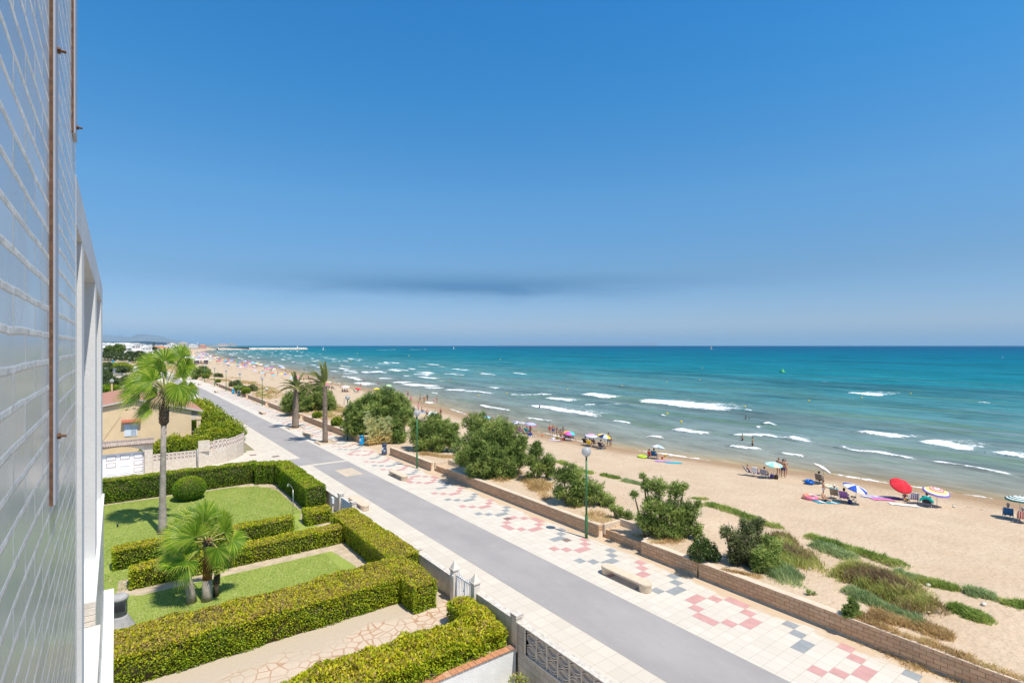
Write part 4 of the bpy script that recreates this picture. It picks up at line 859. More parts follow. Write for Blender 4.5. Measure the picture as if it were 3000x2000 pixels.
def house():
    Y0, Y1, xl, xr, xp = 66.0, 83.0, -6.0, 6.45, 1.5
    h = empty('beige_house', 'beige rendered house with red tiled gable roof behind the tall palm', 'house', (0, Y0, 0))
    ez, pz = 4.72, 6.05; zl = pz - (pz-ez)*(xp-xl)/(xr-xp)*.72
    w = MB(); pts = [(xl,0),(xr,0),(xr,ez-.15),(xp,pz-.15),(xl,zl-.15)]
    vs = [(x, 0, zz) for x, zz in pts] + [(x, Y1-Y0, zz) for x, zz in pts]; w.add(vs, [(0,1,2,3,4),(9,8,7,6,5),(0,5,6,1),(1,6,7,2),(4,9,5,0),(2,7,8,3),(3,8,9,4)]); w.build('wall', BEIGE, h)
    def slab(name, x0, z0, x1, z1, m, th, y0, y1, dz=0.0):
        return MB().add([(x0,y0,z0+dz),(x1,y0,z1+dz),(x1,y1,z1+dz),(x0,y1,z0+dz),(x0,y0,z0+dz+th),(x1,y0,z1+dz+th),(x1,y1,z1+dz+th),(x0,y1,z0+dz+th)], [(0,3,2,1),(4,5,6,7),(0,1,5,4),(1,2,6,5),(2,3,7,6),(3,0,4,7)]).build(name, m, h)
    slope = (pz-ez)/(xr-xp); xe_ = xr+1.05
    slab('roof', xp, pz, xe_, pz-slope*(xe_-xp), ROOF, .14, -.22, Y1-Y0+.2); slab('roof', xl-.4, zl-.1, xp, pz, ROOF, .14, -.22, Y1-Y0+.2)
    TR = mat('pale_verge', (.58,.53,.47), .85, .08, 4)
    slab('verge', xp, pz, xe_, pz-slope*(xe_-xp), TR, .17, -.30, -.222, -.06); slab('verge', xl-.4, zl-.1, xp, pz, TR, .17, -.30, -.222, -.06)
    # porch: beam and pillar at the seaward corner
    [MB().box((xr, y_, ez-1.15), (xr+.9, y_+.33, ez-.62)).build('porch_beam', CREAM, h) for y_ in (0, 3.2)]
    MB().box((xr+.48, -.05, 0), (xr+.86, .33, ez-1.15)).box((xr+.42, -.11, ez-1.15), (xr+.92, .39, ez-.85)).build('porch_pillar', BEIGE, h)
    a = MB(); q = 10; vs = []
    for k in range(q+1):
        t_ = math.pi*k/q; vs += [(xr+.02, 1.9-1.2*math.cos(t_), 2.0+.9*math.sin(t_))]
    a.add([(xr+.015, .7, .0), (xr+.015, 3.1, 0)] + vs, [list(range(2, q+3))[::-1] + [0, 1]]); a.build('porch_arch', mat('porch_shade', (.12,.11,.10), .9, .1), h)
    sx, sz = .72, 2.42
    wf = MB().box((sx-.06, -.05, sz-.06), (sx+1.0, .0, sz+1.2)).build('window_frame', WHITE_METAL, h)
    MB().box((sx, -.075, sz), (sx+.45, -.051, sz+1.14)).build('shutter', mat('white_shutter', (.70,.75,.80), .5, .03), wf)
    l = MB()
    for i in range(14): l.add([(sx+.49, -.052, sz+.04+i*.08), (sx+.92, -.052, sz+.04+i*.08), (sx+.92, -.085, sz+.075+i*.08), (sx+.49, -.085, sz+.075+i*.08), ], [(0,1,2,3)])
    l.box((sx+.47, -.085, sz), (sx+.49, -.051, sz+1.14)).box((sx+.92, -.085, sz), (sx+.94, -.051, sz+1.14)).build('louvre_shutter', MATS['white_shutter'], wf)
    hood = MB()
    for i in range(13): hood.add([(sx-.28+.125*i, 0, sz+1.62), (sx-.28+.125*(i+1), 0, sz+1.62), (sx-.28+.125*(i+1), -.48, sz+1.40), (sx-.28+.125*i, -.48, sz+1.40), (sx-.28+.125*(i+.5), -.48, sz+1.46), (sx-.28+.125*(i+.5), 0, sz+1.68)], [(0,3,4,5),(1,5,4,2),(0,1,2,3)])
    hood.build('window_hood', mat('hood_tiles', (.46,.16,.10), .85, .15, 8), h)
    [MB().box((x_, -.03, z_), (x_+.25, -.005, z_+.06)).build('vent_slot', mat('dark_slot', (.10,.08,.07), .9, .1), h) for x_, z_ in ((.75,5.05),(1.35,5.12))]
    MB().tube([(-2.2,-.02,.6),(-1.0,-.02,2.2),(.35,-.02,4.4)], .012, 4).build('cable', mat('cable_grey', (.25,.2,.15), .8, .1), h)
house()
# street wall of the house: garage gate under a tiled arch, openwork wall, curved stone wall
def stone_material():
    t = NT('irregular_stone'); v = N(t.t, 'ShaderNodeTexVoronoi', feature='DISTANCE_TO_EDGE'); t.set(v, 'Vector', t.vmap(t.pos, sc=(1,1,1.2))); t.set(v, 'Scale', 2.6)
    v2 = N(t.t, 'ShaderNodeTexVoronoi'); t.set(v2, 'Vector', t.vmap(t.pos, sc=(1,1,1.2))); t.set(v2, 'Scale', 2.6); n = t.noise(t.pos, 4, 5, .65)
    c = t.mix(t.noise(v2.outputs['Color'], 2.0), (.66,.58,.49), (.56,.46,.35)); c = t.mix(t.rng(n, .5, .8, 0, .4), c, (.50,.38,.26)); c = t.mix(t.rng(v.outputs['Distance'], .02, .05), (.70,.65,.58), c)
    return t.fin(c, .9, .2, t.bump(v.outputs['Distance'], .5, .03))
STONEWALL = stone_material()
OPENW = mat('openwork_blocks', (.68,.57,.49), .9, .07, 4); HOLE = mat('dark_opening', (.05,.045,.035), .95, .2, 6)
def openwork(mb, p, q, z0, rows, cols):
    """a run of round-holed blocks from p to q: a thin slab pierced by round holes, rows x cols"""
    p = Vector(p); q = Vector(q); d = (q-p)/cols; n = Vector((d.y, -d.x, 0)).normalized(); h = d.length
    for r in range(rows):
        for c in range(cols):
            o = p + d*c + Vector((0,0,z0+r*h)); k = 12; R_ = h*.33; cc = o + d*.5 + Vector((0,0,h*.5)); e = d.normalized()
            ring = [cc + e*(R_*math.cos(2*math.pi*j/k)) + Vector((0,0,R_*math.sin(2*math.pi*j/k))) for j in range(k)]
            sq = [cc + e*(max(-1, min(1, 1.45*math.cos(2*math.pi*j/k)))*h*.5) + Vector((0,0,max(-1, min(1, 1.45*math.sin(2*math.pi*j/k)))*h*.5)) for j in range(k)]
            for s_, off in ((1, .06), (-1, -.06)):
                vs = [tuple(v+n*off) for v in ring] + [tuple(v+n*off) for v in sq]
                mb.add(vs, [((j, (j+1) % k, k+(j+1) % k, k+j) if s_ > 0 else (j, k+j, k+(j+1) % k, (j+1) % k)) for j in range(k)])
            vs = [tuple(v+n*.06) for v in ring] + [tuple(v-n*.06) for v in ring]; mb.add(vs, [(j, k+j, k+(j+1) % k, (j+1) % k) for j in range(k)])
            # inner half-moon bar
            bar = [cc + e*(R_*.52*math.cos(2*math.pi*j/k)) + Vector((0,0,-h*.03 + R_*.62*math.sin(2*math.pi*j/k))) for j in range(k)]
            mb.add([tuple(v+n*.02) for v in bar], [tuple(range(k))])
def street_wall():
    Y = 58.2
    g = empty('garage_gate', 'arched garage gate with tiled canopy and white panelled door', 'gate', (0, Y, 0))
    a = MB(); q = 14; x0, x1 = -1.75, 2.05; zs, R_ = 1.95, .62
    prof = [(x0, 0)] + [(x0 + (x1-x0)*k/q, zs + R_*math.sin(math.pi*k/q)**.55) for k in range(q+1)] + [(x1, 0)]
    for yy in (-.02, .42):
        vs = [(x, yy, zz) for x, zz in prof]; top = [(x, yy, 2.78) for x, zz in prof]; n = len(prof)
        a.add(vs+top, [((i, i+1, n+i+1, n+i) if yy < 0 else (i, n+i, n+i+1, i+1)) for i in range(1, n-2)])
    vs = [(x, -.02, zz) for x, zz in prof] + [(x, .42, zz) for x, zz in prof]; n = len(prof); a.add(vs, [(i, n+i, n+i+1, i+1) for i in range(n-1)])
    a.build('arch', PALE, g); [MB().box((a_, -.03, -.1), (b_, .43, 2.78)).build('pier', STONEWALL, g) for a_, b_ in ((x1, x1+.62), (x0-.5, x0))]
    c = MB(); nt_ = 30; xa, xb = x0-.55, x1+.72
    for i in range(nt_):
        u0, u1 = xa+(xb-xa)*i/nt_, xa+(xb-xa)*(i+1)/nt_; um = (u0+u1)/2
        c.add([(u0,-.35,2.70),(um,-.35,2.77),(u1,-.35,2.70),(u1,.2,3.02),(um,.2,3.09),(u0,.2,3.02),(u1,.75,2.70),(um,.75,2.77),(u0,.75,2.70)], [(0,1,4,5),(1,2,3,4),(5,4,7,8),(4,3,6,7)])
    c.box((xa, .08, 3.02), (xb, .32, 3.14)); c.build('tile_canopy', mat('old_canopy_tiles', (.42,.34,.29), .95, .25, 5), g)
    MB().box((xa+.05, -.25, 2.62), (xb-.05, .60, 2.70)).build('canopy_board', mat('canopy_underside', (.42,.30,.20), .9, .1), g)
    dr = MB().box((x0, .24, .04), (x1, .30, 1.98)).build('door', WHITE_METAL, g)
    RUSTY = mat('rust_stained_edge', (.42,.20,.11), .9, .4, 9, col2=(.60,.48,.40))
    for i in range(4):
        for j in range(3):
            cx_ = x0+.42+i*.98; cz = .38+j*.62; p = MB()
            p.box((cx_-.34, .215, cz-.2), (cx_+.34, .239, cz+.2), 0, .012).box((cx_-.30, .208, cz-.16), (cx_+.30, .214, cz+.16), 1)
            p.build('door_panel', [RUSTY if (j == 2 or i == 3 or (j == 1 and i == 1)) else WHITE_METAL, WHITE_METAL], dr)
    o = empty('openwork_wall', 'straight garden wall with two rows of round openings over stone, behind the tall hedge', 'wall', (0, Y, 0))
    MB().box((2.68, 0, -.1), (6.08, .2, .92)).build('stone_base', STONEWALL, o)
    m = MB(); openwork(m, (2.68, .1, 0), (6.08, .1, 0), .92, 2, 11); m.box((2.68, .02, 1.54), (6.08, .18, 1.60)); m.build('openwork_blocks', OPENW, o)
    pipe = empty('drain_pipe', 'grey vertical pipe where the openwork wall meets the curved stone wall', 'pipe', (6.17, Y+.02, 0)); MB().tube([(0,0,0),(0,0,1.75)], .045, 8).build('pipe', mat('grey_pipe', (.42,.43,.45), .5, .1), pipe)
    cw = empty('curved_wall', 'curved stone garden wall topped with round openings at the street corner', 'wall', (0, 0, 0))
    pts = [(6.25,58.2),(7.6,58.55),(8.8,59.2),(9.9,60.4),(10.75,61.9),(11.15,63.6),(11.25,66.0),(11.25,72.0)]
    b = MB()
    for (ax, ay), (bx, by) in zip(pts[:-1], pts[1:]):
        d = Vector((bx-ax, by-ay, 0)).normalized(); n = Vector((d.y, -d.x, 0)); 
        b.add([(ax,ay,-.1),(bx,by,-.1),(bx-n.x*.25,by-n.y*.25,-.1),(ax-n.x*.25,ay-n.y*.25,-.1),(ax,ay,1.42),(bx,by,1.42),(bx-n.x*.25,by-n.y*.25,1.42),(ax-n.x*.25,ay-n.y*.25,1.42)], [(4,5,6,7),(0,1,5,4),(1,2,6,5),(2,3,7,6),(3,0,4,7)])
    b.box((6.25, 58.2, 1.42), (7.2, 58.42, 2.45)); b.build('stone_base', STONEWALL, cw)
    m = MB(); run = [(7.2,58.45),(7.6,58.55)] + pts[2:]
    for (ax, ay), (bx, by) in zip(run[:-1], run[1:]):
        L = math.hypot(bx-ax, by-ay); openwork(m, (ax-.03, ay+.12, 0), (bx-.03, by+.12, 0), 1.42, 2 if L < 5 else 2, max(1, round(L/.42)))
    m.build('openwork_blocks', OPENW, cw)
street_wall()
BUSH_LEAF = leaf_mat('shiny_shrub_leaf', [(0,(.065,.13,.016)),(.35,(.165,.26,.020)),(.65,(.37,.43,.024)),(.9,(.62,.57,.03)),(1,(.68,.56,.06))], .45, .34, .3)
def lobes_bush(name, label, lobes, dens, leaf, m, seed, cat='shrub', group=None, tt0=.15, yel=.55, twig=None, fold=.25, rough=.22, stem=True):
    """loose bush: several overlapping leafy lobes (x, y, z, r, squash) over short stems"""
    rg = np.random.default_rng(seed); PP, NN, TT = [], [], []; core = MB()
    for (x, y, z_, r, sq) in lobes:
        n = int(4*math.pi*r*r*dens*.8); d = rg.normal(size=(n, 3)); d /= np.linalg.norm(d, axis=1)[:,None]
        rr = r*(1-.38*rg.random(n)**2.0 + rough*(vnoise(d[:,0]*2.5+x*3, d[:,1]*2.5+d[:,2]*3+y*3, .55)-.5)*2 + .10*rg.normal(size=n)*.5)
        P = d*rr[:,None]; P[:,2] *= sq; P += np.array((x, y, z_)); gzv = terr(P[:,0], P[:,1]); k = P[:,2] > gzv-.03; P, d = P[k], d[k]; n = len(P)
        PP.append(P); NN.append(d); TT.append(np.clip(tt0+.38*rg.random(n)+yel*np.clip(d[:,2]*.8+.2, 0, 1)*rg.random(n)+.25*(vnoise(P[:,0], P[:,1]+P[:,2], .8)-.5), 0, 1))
        core.ball((x, y, z_), r*.60, 10, 0, (1,1,sq))
        if stem:
            g = float(terr(x, y)); core.tube([(x, y, g-.1), (x+.1*r, y, z_)], [.05+.03*r, .03], 5)
    P = np.concatenate(PP); V, F = leaves_mesh(P, np.concatenate(NN), leaf[0], leaf[1], rg, .55, fold); nb = len(V)
    cf = [list(f) for f in core.f]; cf4 = [f for f in cf if len(f) == 4]
    V = np.concatenate([V, np.array(core.v)]); F = np.concatenate([F, np.array(cf4)+nb])
    o = np_mesh(name, V, F, [m, twig or TWIG], midx=[0]*(nb//4)+[1]*len(cf4), tint=np.concatenate(TT+[np.zeros(len(cf4))])); return tag(o, label, cat, group)
def Lb(*rows): return rows
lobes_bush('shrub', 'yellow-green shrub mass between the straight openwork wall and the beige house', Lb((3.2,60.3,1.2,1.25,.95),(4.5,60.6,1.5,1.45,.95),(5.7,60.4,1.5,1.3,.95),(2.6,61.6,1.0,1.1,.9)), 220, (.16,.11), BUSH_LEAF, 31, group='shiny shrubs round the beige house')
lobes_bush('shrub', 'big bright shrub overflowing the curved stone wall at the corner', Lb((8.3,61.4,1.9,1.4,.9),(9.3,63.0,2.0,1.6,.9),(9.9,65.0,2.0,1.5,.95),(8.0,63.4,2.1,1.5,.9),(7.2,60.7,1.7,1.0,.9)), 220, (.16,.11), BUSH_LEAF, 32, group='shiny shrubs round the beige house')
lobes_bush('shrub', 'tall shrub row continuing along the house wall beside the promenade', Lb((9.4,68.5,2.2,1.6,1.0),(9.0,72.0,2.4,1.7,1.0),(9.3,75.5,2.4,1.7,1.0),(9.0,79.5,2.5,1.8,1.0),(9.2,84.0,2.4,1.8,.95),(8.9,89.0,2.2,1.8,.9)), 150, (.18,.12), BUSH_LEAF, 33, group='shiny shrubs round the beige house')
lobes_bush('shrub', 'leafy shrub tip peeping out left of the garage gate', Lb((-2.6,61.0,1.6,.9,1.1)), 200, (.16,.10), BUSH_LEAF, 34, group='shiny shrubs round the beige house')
lobes_bush('shrub', 'small pale leaved shrub at the foot of the lattice wall', Lb((11.6,15.2,-.75,.42,1.0),(11.15,15.0,-.9,.36,.9)), 260, (.11,.045), leaf_mat('pale_shrub_leaf', [(0,(.12,.18,.04)),(.5,(.30,.36,.07)),(.9,(.50,.47,.10)),(1,(.60,.35,.28))], .5, .25), 35, tt0=.3, yel=.5)
f = empty('flag', 'dark tattered flag flying from a pole by the house shrubs', 'flag', (7.4, 101.0, 0)); MB().tube([(0,0,0),(0,0,3.9)], .035, 6).build('pole', mat('grey_pole', (.45,.45,.46), .5, .1), f)
fv = [(-.02-.26*i, .12*math.sin(i*1.2), 3.7-.95*j/2-.10*i+.08*math.sin(i)) for j in range(3) for i in range(6)]
fl = MB().add(fv, [(j*6+i, j*6+i+1, j*6+i+7, j*6+i+6) for j in range(2) for i in range(5)]).build('cloth', mat('dark_flag_cloth', (.085,.075,.115), .9, .3, 3, col2=(.22,.20,.26)), f)
# ---------------------------------------------------------------- street lamps, benches, bins, palms on the promenade
GREEN_P = mat('green_lamp_paint', (.035,.175,.065), .45, .12, 8, spec=.5)
def globe_mat():
    t = NT('milky_globe'); lw = N(t.t, 'ShaderNodeLayerWeight'); lw.inputs[0].default_value = .35
    n = t.noise(t.pos, 8, 4, .6); c = t.mix(t.rng(n, .4, .75, 0, .3), (.62,.62,.61), (.50,.47,.42)); t.fin(c, .25, .5)
    tr = N(t.t, 'ShaderNodeBsdfTranslucent'); tr.inputs['Color'].default_value = (.75,.75,.74,1); tp = N(t.t, 'ShaderNodeBsdfTransparent')
    m1 = N(t.t, 'ShaderNodeMixShader'); m1.inputs[0].default_value = .5; t.link(t.p.outputs[0], m1.inputs[1]); t.link(tr.outputs[0], m1.inputs[2])
    m2 = N(t.t, 'ShaderNodeMixShader'); m2.inputs[0].default_value = .10; t.link(m1.outputs[0], m2.inputs[1]); t.link(tp.outputs[0], m2.inputs[2]); t.link(m2.outputs[0], t.out.inputs[0]); return t.m
GLOBE = globe_mat()
def make_lamp(label, loc):
    l = empty('street_lamp', label, 'street lamp', loc, 0, 'green globe lamps along the promenade')
    MB().lathe([(.085,0),(.085,.55),(.088,.56),(.088,1.32),(.078,1.34),(.070,1.36)], 12).tube([(0,0,1.34),(0,0,4.86)], [.066,.052], 12).lathe([(.12,-.01),(.12,.02),(.088,.03)], 12).build('pole', GREEN_P, l)
    MB().lathe([(.04,4.86),(.10,4.87),(.13,4.90),(.13,4.93),(.09,4.94)], 14).tube([(0,0,4.4),(0,0,4.86)], .034, 8).build('collar', mat('globe_collar', (.30,.24,.19), .6, .2), l)
    MB().ball((0,0,5.16), .29, 24).build('globe', GLOBE, l); return l
LAMPS = [(22.57,22.90,'nearest green globe lamp, its whole pole standing before the block wall'),(22.65,45.4,'green globe lamp by the wall before the largest tamarisk bush'),(22.62,63.98,'green globe lamp between the right date palm and the sky blue bin'),
         (22.57,110.9,'green globe lamp left of the thick date palm'),(22.49,133.4,'green globe lamp standing right behind the far dark bin'),(22.3,151.0,'green globe lamp left of the far sky blue bin'),(22.3,170.5,'small far globe lamp with round shrubs behind it'),(22.2,191.0,'tiny far globe lamp in front of the dark coastal bush'),
         (21.2,212.0,'tiny globe lamp just right of the tall fan palm'),(19.6,236.0,'tiny globe lamp head seen at the edge of the tall fan palm')]
L0 = make_lamp(LAMPS[0][2], (LAMPS[0][0], LAMPS[0][1], 0))
for x, y, lab in LAMPS[1:]: dup(L0, (x, y, 0), 0, lab)
for k, (px, py) in enumerate(((334,1045),(347,1046.5),(361,1047),(378,1048.4),(393,1050.5))):
    y_ = 470-20*k*1.0; x_, yy = ground(px, py, 5.15); d = math.hypot(x_, yy); f_ = y_/yy
    dup(L0, (x_*f_, y_, HC-(HC-5.15)*f_-5.15), 0, ['faintest globe lamp','second faint globe lamp','third faint globe lamp','fourth faint globe lamp','fifth faint globe lamp'][k] + ' from the left in front of the far dark trees', scale=1.0)
CONCB = mat('bench_concrete', (.66,.53,.39), .85, .12, 5, bump=.3, bscale=50)
def make_bench(label, loc, rz=0):
    b = empty('bench', label, 'bench', loc, rz, 'concrete promenade benches'); s = MB()
    pts = []
    for c_, a0 in ((1.20, 0), (-1.20, math.pi)):
        for k in range(11): a = a0 + math.pi*k/10; pts.append((.31*math.cos(a), c_ + .31*math.sin(a)))
    n = len(pts); rings = [(.30,.96),(.32,1.0),(.385,1.0),(.405,.965)]
    vs = [(x*sc, y if False else (y-(1.2 if y > 0 else -1.2))*sc+(1.2 if y > 0 else -1.2), z_) for z_, sc in rings for x, y in pts]
    s.add(vs, [(r*n+i, r*n+(i+1) % n, (r+1)*n+(i+1) % n, (r+1)*n+i) for r in range(3) for i in range(n)] + [list(range(n))[::-1], [3*n+i for i in range(n)]]); s.build('seat', CONCB, b)
    for y in (-1.2, 1.2):
        MB().lathe([(.28,0),(.285,.05),(.29,.30),(.30,.318)], 20, (0, y, 0)).build('leg', CONCB, b); MB().lathe([(.15,.4052),(.16,.409),(.17,.4052)], 20, (0, y, 0), caps=(False, False)).build('ring', CONCB, b)
    return b
BN = [((19.92,17.52),'nearest concrete bench, on the patterned tiles beside the grey strip',0),((19.75,43.2),'concrete bench opposite the lamp by the largest tamarisk bush',0),((13.95,37.2),'concrete bench on the walkway beside the blue gate',0),
      ((19.6,70.0),'concrete bench between the two date palms',0),((19.75,97.0),'concrete bench beyond the thick date palm',0),((19.7,148.0),'tiny far concrete bench left of the far bins',0),((19.6,180.0),'farthest concrete bench near the tiny lamps',0)]
(x, y), lab, rz = BN[0]; B0 = make_bench(lab, (x, y, .004), rz)
for (x, y), lab, rz in BN[1:]: dup(B0, (x, y, .004), rz, lab)
def make_bin(label, loc, col, rz):
    b = empty('litter_bin', label, 'bin', loc, rz, 'promenade litter bins'); nm = 'bin_' + ('sky_blue' if col[2] > .4 else 'navy')
    P = mat(nm, col, .45, .08, 6, spec=.5); D = mat('bin_dark', (.02,.03,.05), .6, .1); G = mat('bin_plinth', (.30,.25,.22), .8, .15, 8)
    MB().lathe([(.255,0),(.255,.11),(.262,.115),(.262,.13)], 20).build('base', G, b); MB().lathe([(.272,.13),(.275,.16),(.262,.5),(.235,.84),(.225,.92)], 20).build('body', P, b)
    MB().lathe([(.215,.92),(.215,1.02)], 20).build('throat', D, b); MB().lathe([(.235,1.02),(.262,1.03),(.262,1.12),(.24,1.16),(.10,1.19),(0,1.195)], 20).build('lid', P, b)
    # recycling mark: three chasing arrows
    W = mat('bin_print', (.82,.83,.84), .5, .03); m = MB()
    if col[2] < .4:
        for k in range(3):
            a0 = k*2*math.pi/3 + .5
            for (r0, r1, a, bq) in ((.055,.10,0,1.15),(.035,.12,1.15,1.75)):
                vs = []
                for q in range(5):
                    t_ = a0+a+(bq-a)*q/4; w0, w1 = (r0, r1) if r0 > .05 else (.0775-(.0775-.035)*(1-q/4), .0775+(.12-.0775)*(1-q/4))
                    for r_ in (w0, w1):
                        u = r_*math.cos(t_); v = .47 + r_*math.sin(t_); th = -math.pi/2 + u/.27; rr = .272 + (.262-.272)*(v-.16)/.34 + .004
                        vs.append((rr*math.cos(th), rr*math.sin(th), v))
                m.add(vs, [(2*q, 2*q+1, 2*q+3, 2*q+2) for q in range(4)])
        m.build('recycling_mark', W, b)
    m = MB(); vs = []
    for q in range(5):
        th = math.pi+.15+.9*q/4
        for v, rr in ((.55,.268),(.84,.244)): vs.append((rr*math.cos(th), rr*math.sin(th), v))
    m.add(vs, [(2*q, 2*q+2, 2*q+3, 2*q+1) for q in range(4)]); m.build('sticker', W, b); return b
SKYB, NAVY = (.0,.30,.62), (.045,.075,.145); face = rad(-18)
b1 = make_bin('sky blue litter bin beside the pale stub wall', (22.68,59.5,.004), SKYB, face); b2 = make_bin('navy litter bin with white recycling arrows at the beach access', (22.66,53.0,.004), NAVY, face)
dup(b1, (22.4,141.5,.004), face, 'tiny far sky blue bin at the end of the short block wall'); dup(b2, (22.4,134.6,.004), face, 'tiny far navy bin in front of a globe lamp')
for k, (px, py) in enumerate(((330.5,1068),(374,1075))):
    x_, y_ = ground(px, py, 0); dup(b1, (x_, y_, 0), face, ['faint sky blue container at the far bend, left one', 'faint sky blue container at the far bend beside the fan palm'][k], scale=2.2)
# manhole covers
for x, y, s_, lab in ((13.25,12.7,.28,'square rusty cover in the cream walkway near the lattice wall'),(21.4,23.35,.22,'dark square cover among the tiles by the nearest lamp'),(20.9,28.6,.22,'dark square cover at the corner of a pink tile ring'),(13.3,59.0,.34,'pale square cover in the side pavement by the curved wall'),(11.55,61.2,.30,'reddish cover at the foot of the curved wall')):
    tag(MB().box((x-s_, y-s_*1.0, .0), (x+s_, y+s_, .012)).build('manhole_cover', mat('rusty_cover', (.24,.165,.14), .8, .25, 7, bump=.4, bscale=60)), lab, 'cover')
# date palms in square planters
def date_leaf():
    return leaf_mat('date_palm_leaf', [(0,(.12,.17,.04)),(.4,(.24,.30,.075)),(.7,(.42,.40,.17)),(1,(.56,.46,.27))], .55, .36, .2)
DATE = date_leaf(); DTRUNK = mat('date_palm_trunk', (.26,.20,.15), .95, .4, 4, bump=.7, bscale=12, dist=.03)
def pinnate(mb, T, p0, d0, L, bend, rg, nl=30, ll=.52, side=(0,0,1), dry=0.0):
    """feather leaf: bending midrib with two rows of leaflets swept along by the wind"""
    p = Vector(p0); d = Vector(d0).normalized(); n = 14; pts = []
    for i in range(n+1):
        pts.append(p.copy()); p = p + d*(L/n); d = (d + Vector(bend)*(1.0/n)).normalized()
    nb = len(mb.f); tb = len(mb.v); mb.tube(pts, [.035*(1-i/(n+1))+.006 for i in range(n+1)], 4, 1); T += [.9]*(len(mb.f)-nb)
    for i in range(nl):
        t_ = .16+.84*i/(nl-1); q = t_*n; k = min(int(q), n-1); c = pts[k].lerp(pts[k+1], q-k); tan = (pts[k+1]-pts[k]).normalized()
        s0 = tan.cross(Vector((0,0,1))); s0 = s0.normalized() if s0.length > .05 else Vector((1,0,0)); up = s0.cross(tan).normalized()
        for sg in (-1, 1):
            l = ll*(.55+.45*math.sin(math.pi*min(1, t_*1.05+.05)))*(.8+.4*rg.random()); dr = (tan*.85 + s0*sg*.62 + up*.22 + Vector(WIND+(0,))*.35 + Vector((rg.uniform(-.15,.15), rg.uniform(-.15,.15), rg.uniform(-.2,.1)))).normalized()
            w = up.cross(dr).normalized()*.034; tip = c + dr*l - Vector((0,0,.18*l)); mid = c + dr*l*.5 + up*.01; b = len(mb.v)
            mb.v += [tuple(c + w*.5), tuple(mid + w), tuple(tip), tuple(mid - w)]; mb.f.append([tb+4*k, b, b+1, b+2, b+3]); mb.m.append(0); mb.sm.append(False); T.append(min(1, .12+.45*rg.random()+dry+.15*t_))
def date_palm(label, B, H, r0, r1, rg, fr, pl, dead=0):
    root = empty('date_palm', label, 'palm tree', B, 0, 'date palms on the promenade'); t = MB(); C = Vector((pl[4], 0, H))
    t.tube([(0,0,-.02),(0,0,.5),(C.x*.4,0,H*.45),(C.x*.8,0,H*.8),(C.x,0,H)], [r0*1.12,r0,(r0+r1)/2,r1,r1*.8], 14, 0); boots(t, (0,0,.3), (C.x,0,H-.1), r0*.96, r1*.95, int(H/.2), 9, 0, rg, .17, .05); t.build('trunk', DTRUNK, root)
    for d, L, bend, dry in fr:
        m = MB(); T = []; pinnate(m, T, C + Vector(d).normalized()*.08, d, L, bend, rg, dry=dry, nl=46)
        me = np_mesh('frond', np.array(m.v), [list(f) for f in m.f], [DATE, PALM_STALK], root, midx=m.m, tint=T)
    x0, y0, x1, y1 = pl[:4]
    p = empty('planter_kerb', 'square kerb of pale blocks round the foot of the ' + ('thick' if r0 > .35 else 'slim') + ' date palm', 'kerb', (B[0], B[1], 0)); k = MB()
    for a, b in (((x0,y0),(x1,y0+.12)),((x0,y1-.12),(x1,y1)),((x0,y0+.123),(x0+.12,y1-.123)),((x1-.12,y0+.123),(x1,y1-.123))): k.box((a[0],a[1],0), (b[0],b[1],.15))
    k.build('kerb', COPING, p); MB().box((x0+.12,y0+.12,.0), (x1-.12,y1-.12,.07)).build('soil', SOIL, p)
rgp = random.Random(5)
R_, A_, U_ = RIGHT, AWAY, Vector((0,0,1))
def dv(r, u, a=0): return tuple(R_*r + U_*u + A_*a)
fr1 = [(dv(-.2,1,.1),2.2,dv(-.1,-.6),0),(dv(.1,1,-.2),2.3,dv(-.3,-.4),0),(dv(-.5,.9,.3),2.4,dv(-.8,-.9),.1),(dv(-.9,.6,-.2),2.5,dv(-.6,-1.1),.25),(dv(-1,.35,.4),2.6,dv(-.3,-1.0),.35),(dv(-1,.15,-.4),2.5,dv(-.2,-1.0),.45),(dv(.3,.9,.3),2.3,dv(-.4,-.9),0),
       (dv(.8,.6,.2),2.5,dv(.3,-1.3),.2),(dv(1,.4,-.3),2.7,dv(.2,-1.4),.35),(dv(.7,.8,-.4),2.5,dv(.2,-1.2),.1),(dv(-.4,.8,-.6),2.3,dv(-.6,-1.0),.15),(dv(-.7,.75,.6),2.4,dv(-.7,-.8),.2),(dv(.9,.25,.5),2.5,dv(0,-1.5),.45),(dv(-.6,.4,-.8),2.2,dv(-.5,-1.2),.35),(dv(.1,.7,.9),2.3,dv(-.4,-.9),.1),(dv(0,1,0),2.1,dv(-.1,-.3),0),(dv(.5,.5,-.8),2.3,dv(-.1,-1.4),.3)]
date_palm('thick trunked date palm in a kerbed square, its crown swept by the wind', (20.05,77.6,0), 5.55, .46, .33, rgp, fr1, (-1.0,-1.2,1.0,1.1,.15))
fr2 = [(dv(.05,1,0),2.7,dv(-.1,-.1),0),(dv(-.15,1,.2),2.8,dv(-.25,-.2),0),(dv(-.35,1,-.2),2.9,dv(-.5,-.5),.05),(dv(-.55,.9,.2),3.0,dv(-.7,-.9),.1),(dv(-.7,.8,-.3),2.9,dv(-.8,-1.0),.15),(dv(-.85,.6,.3),3.0,dv(-.7,-1.3),.3),(dv(-.9,.4,-.2),2.8,dv(-.5,-1.5),.4),(dv(-.95,.15,.2),2.6,dv(-.2,-1.6),.45),(dv(-.45,.9,.5),2.8,dv(-.8,-.6),.05),(dv(-.25,1,-.5),2.6,dv(-.6,-.5),.1),(dv(.15,1,.4),2.4,dv(-.6,-.1),.1),(dv(-.8,.2,-.5),2.3,dv(-.2,-1.6),.5),(dv(-.3,.7,.8),2.5,dv(-.6,-.9),.2),(dv(.1,1,-.3),2.5,dv(-.35,-.1),.05)]
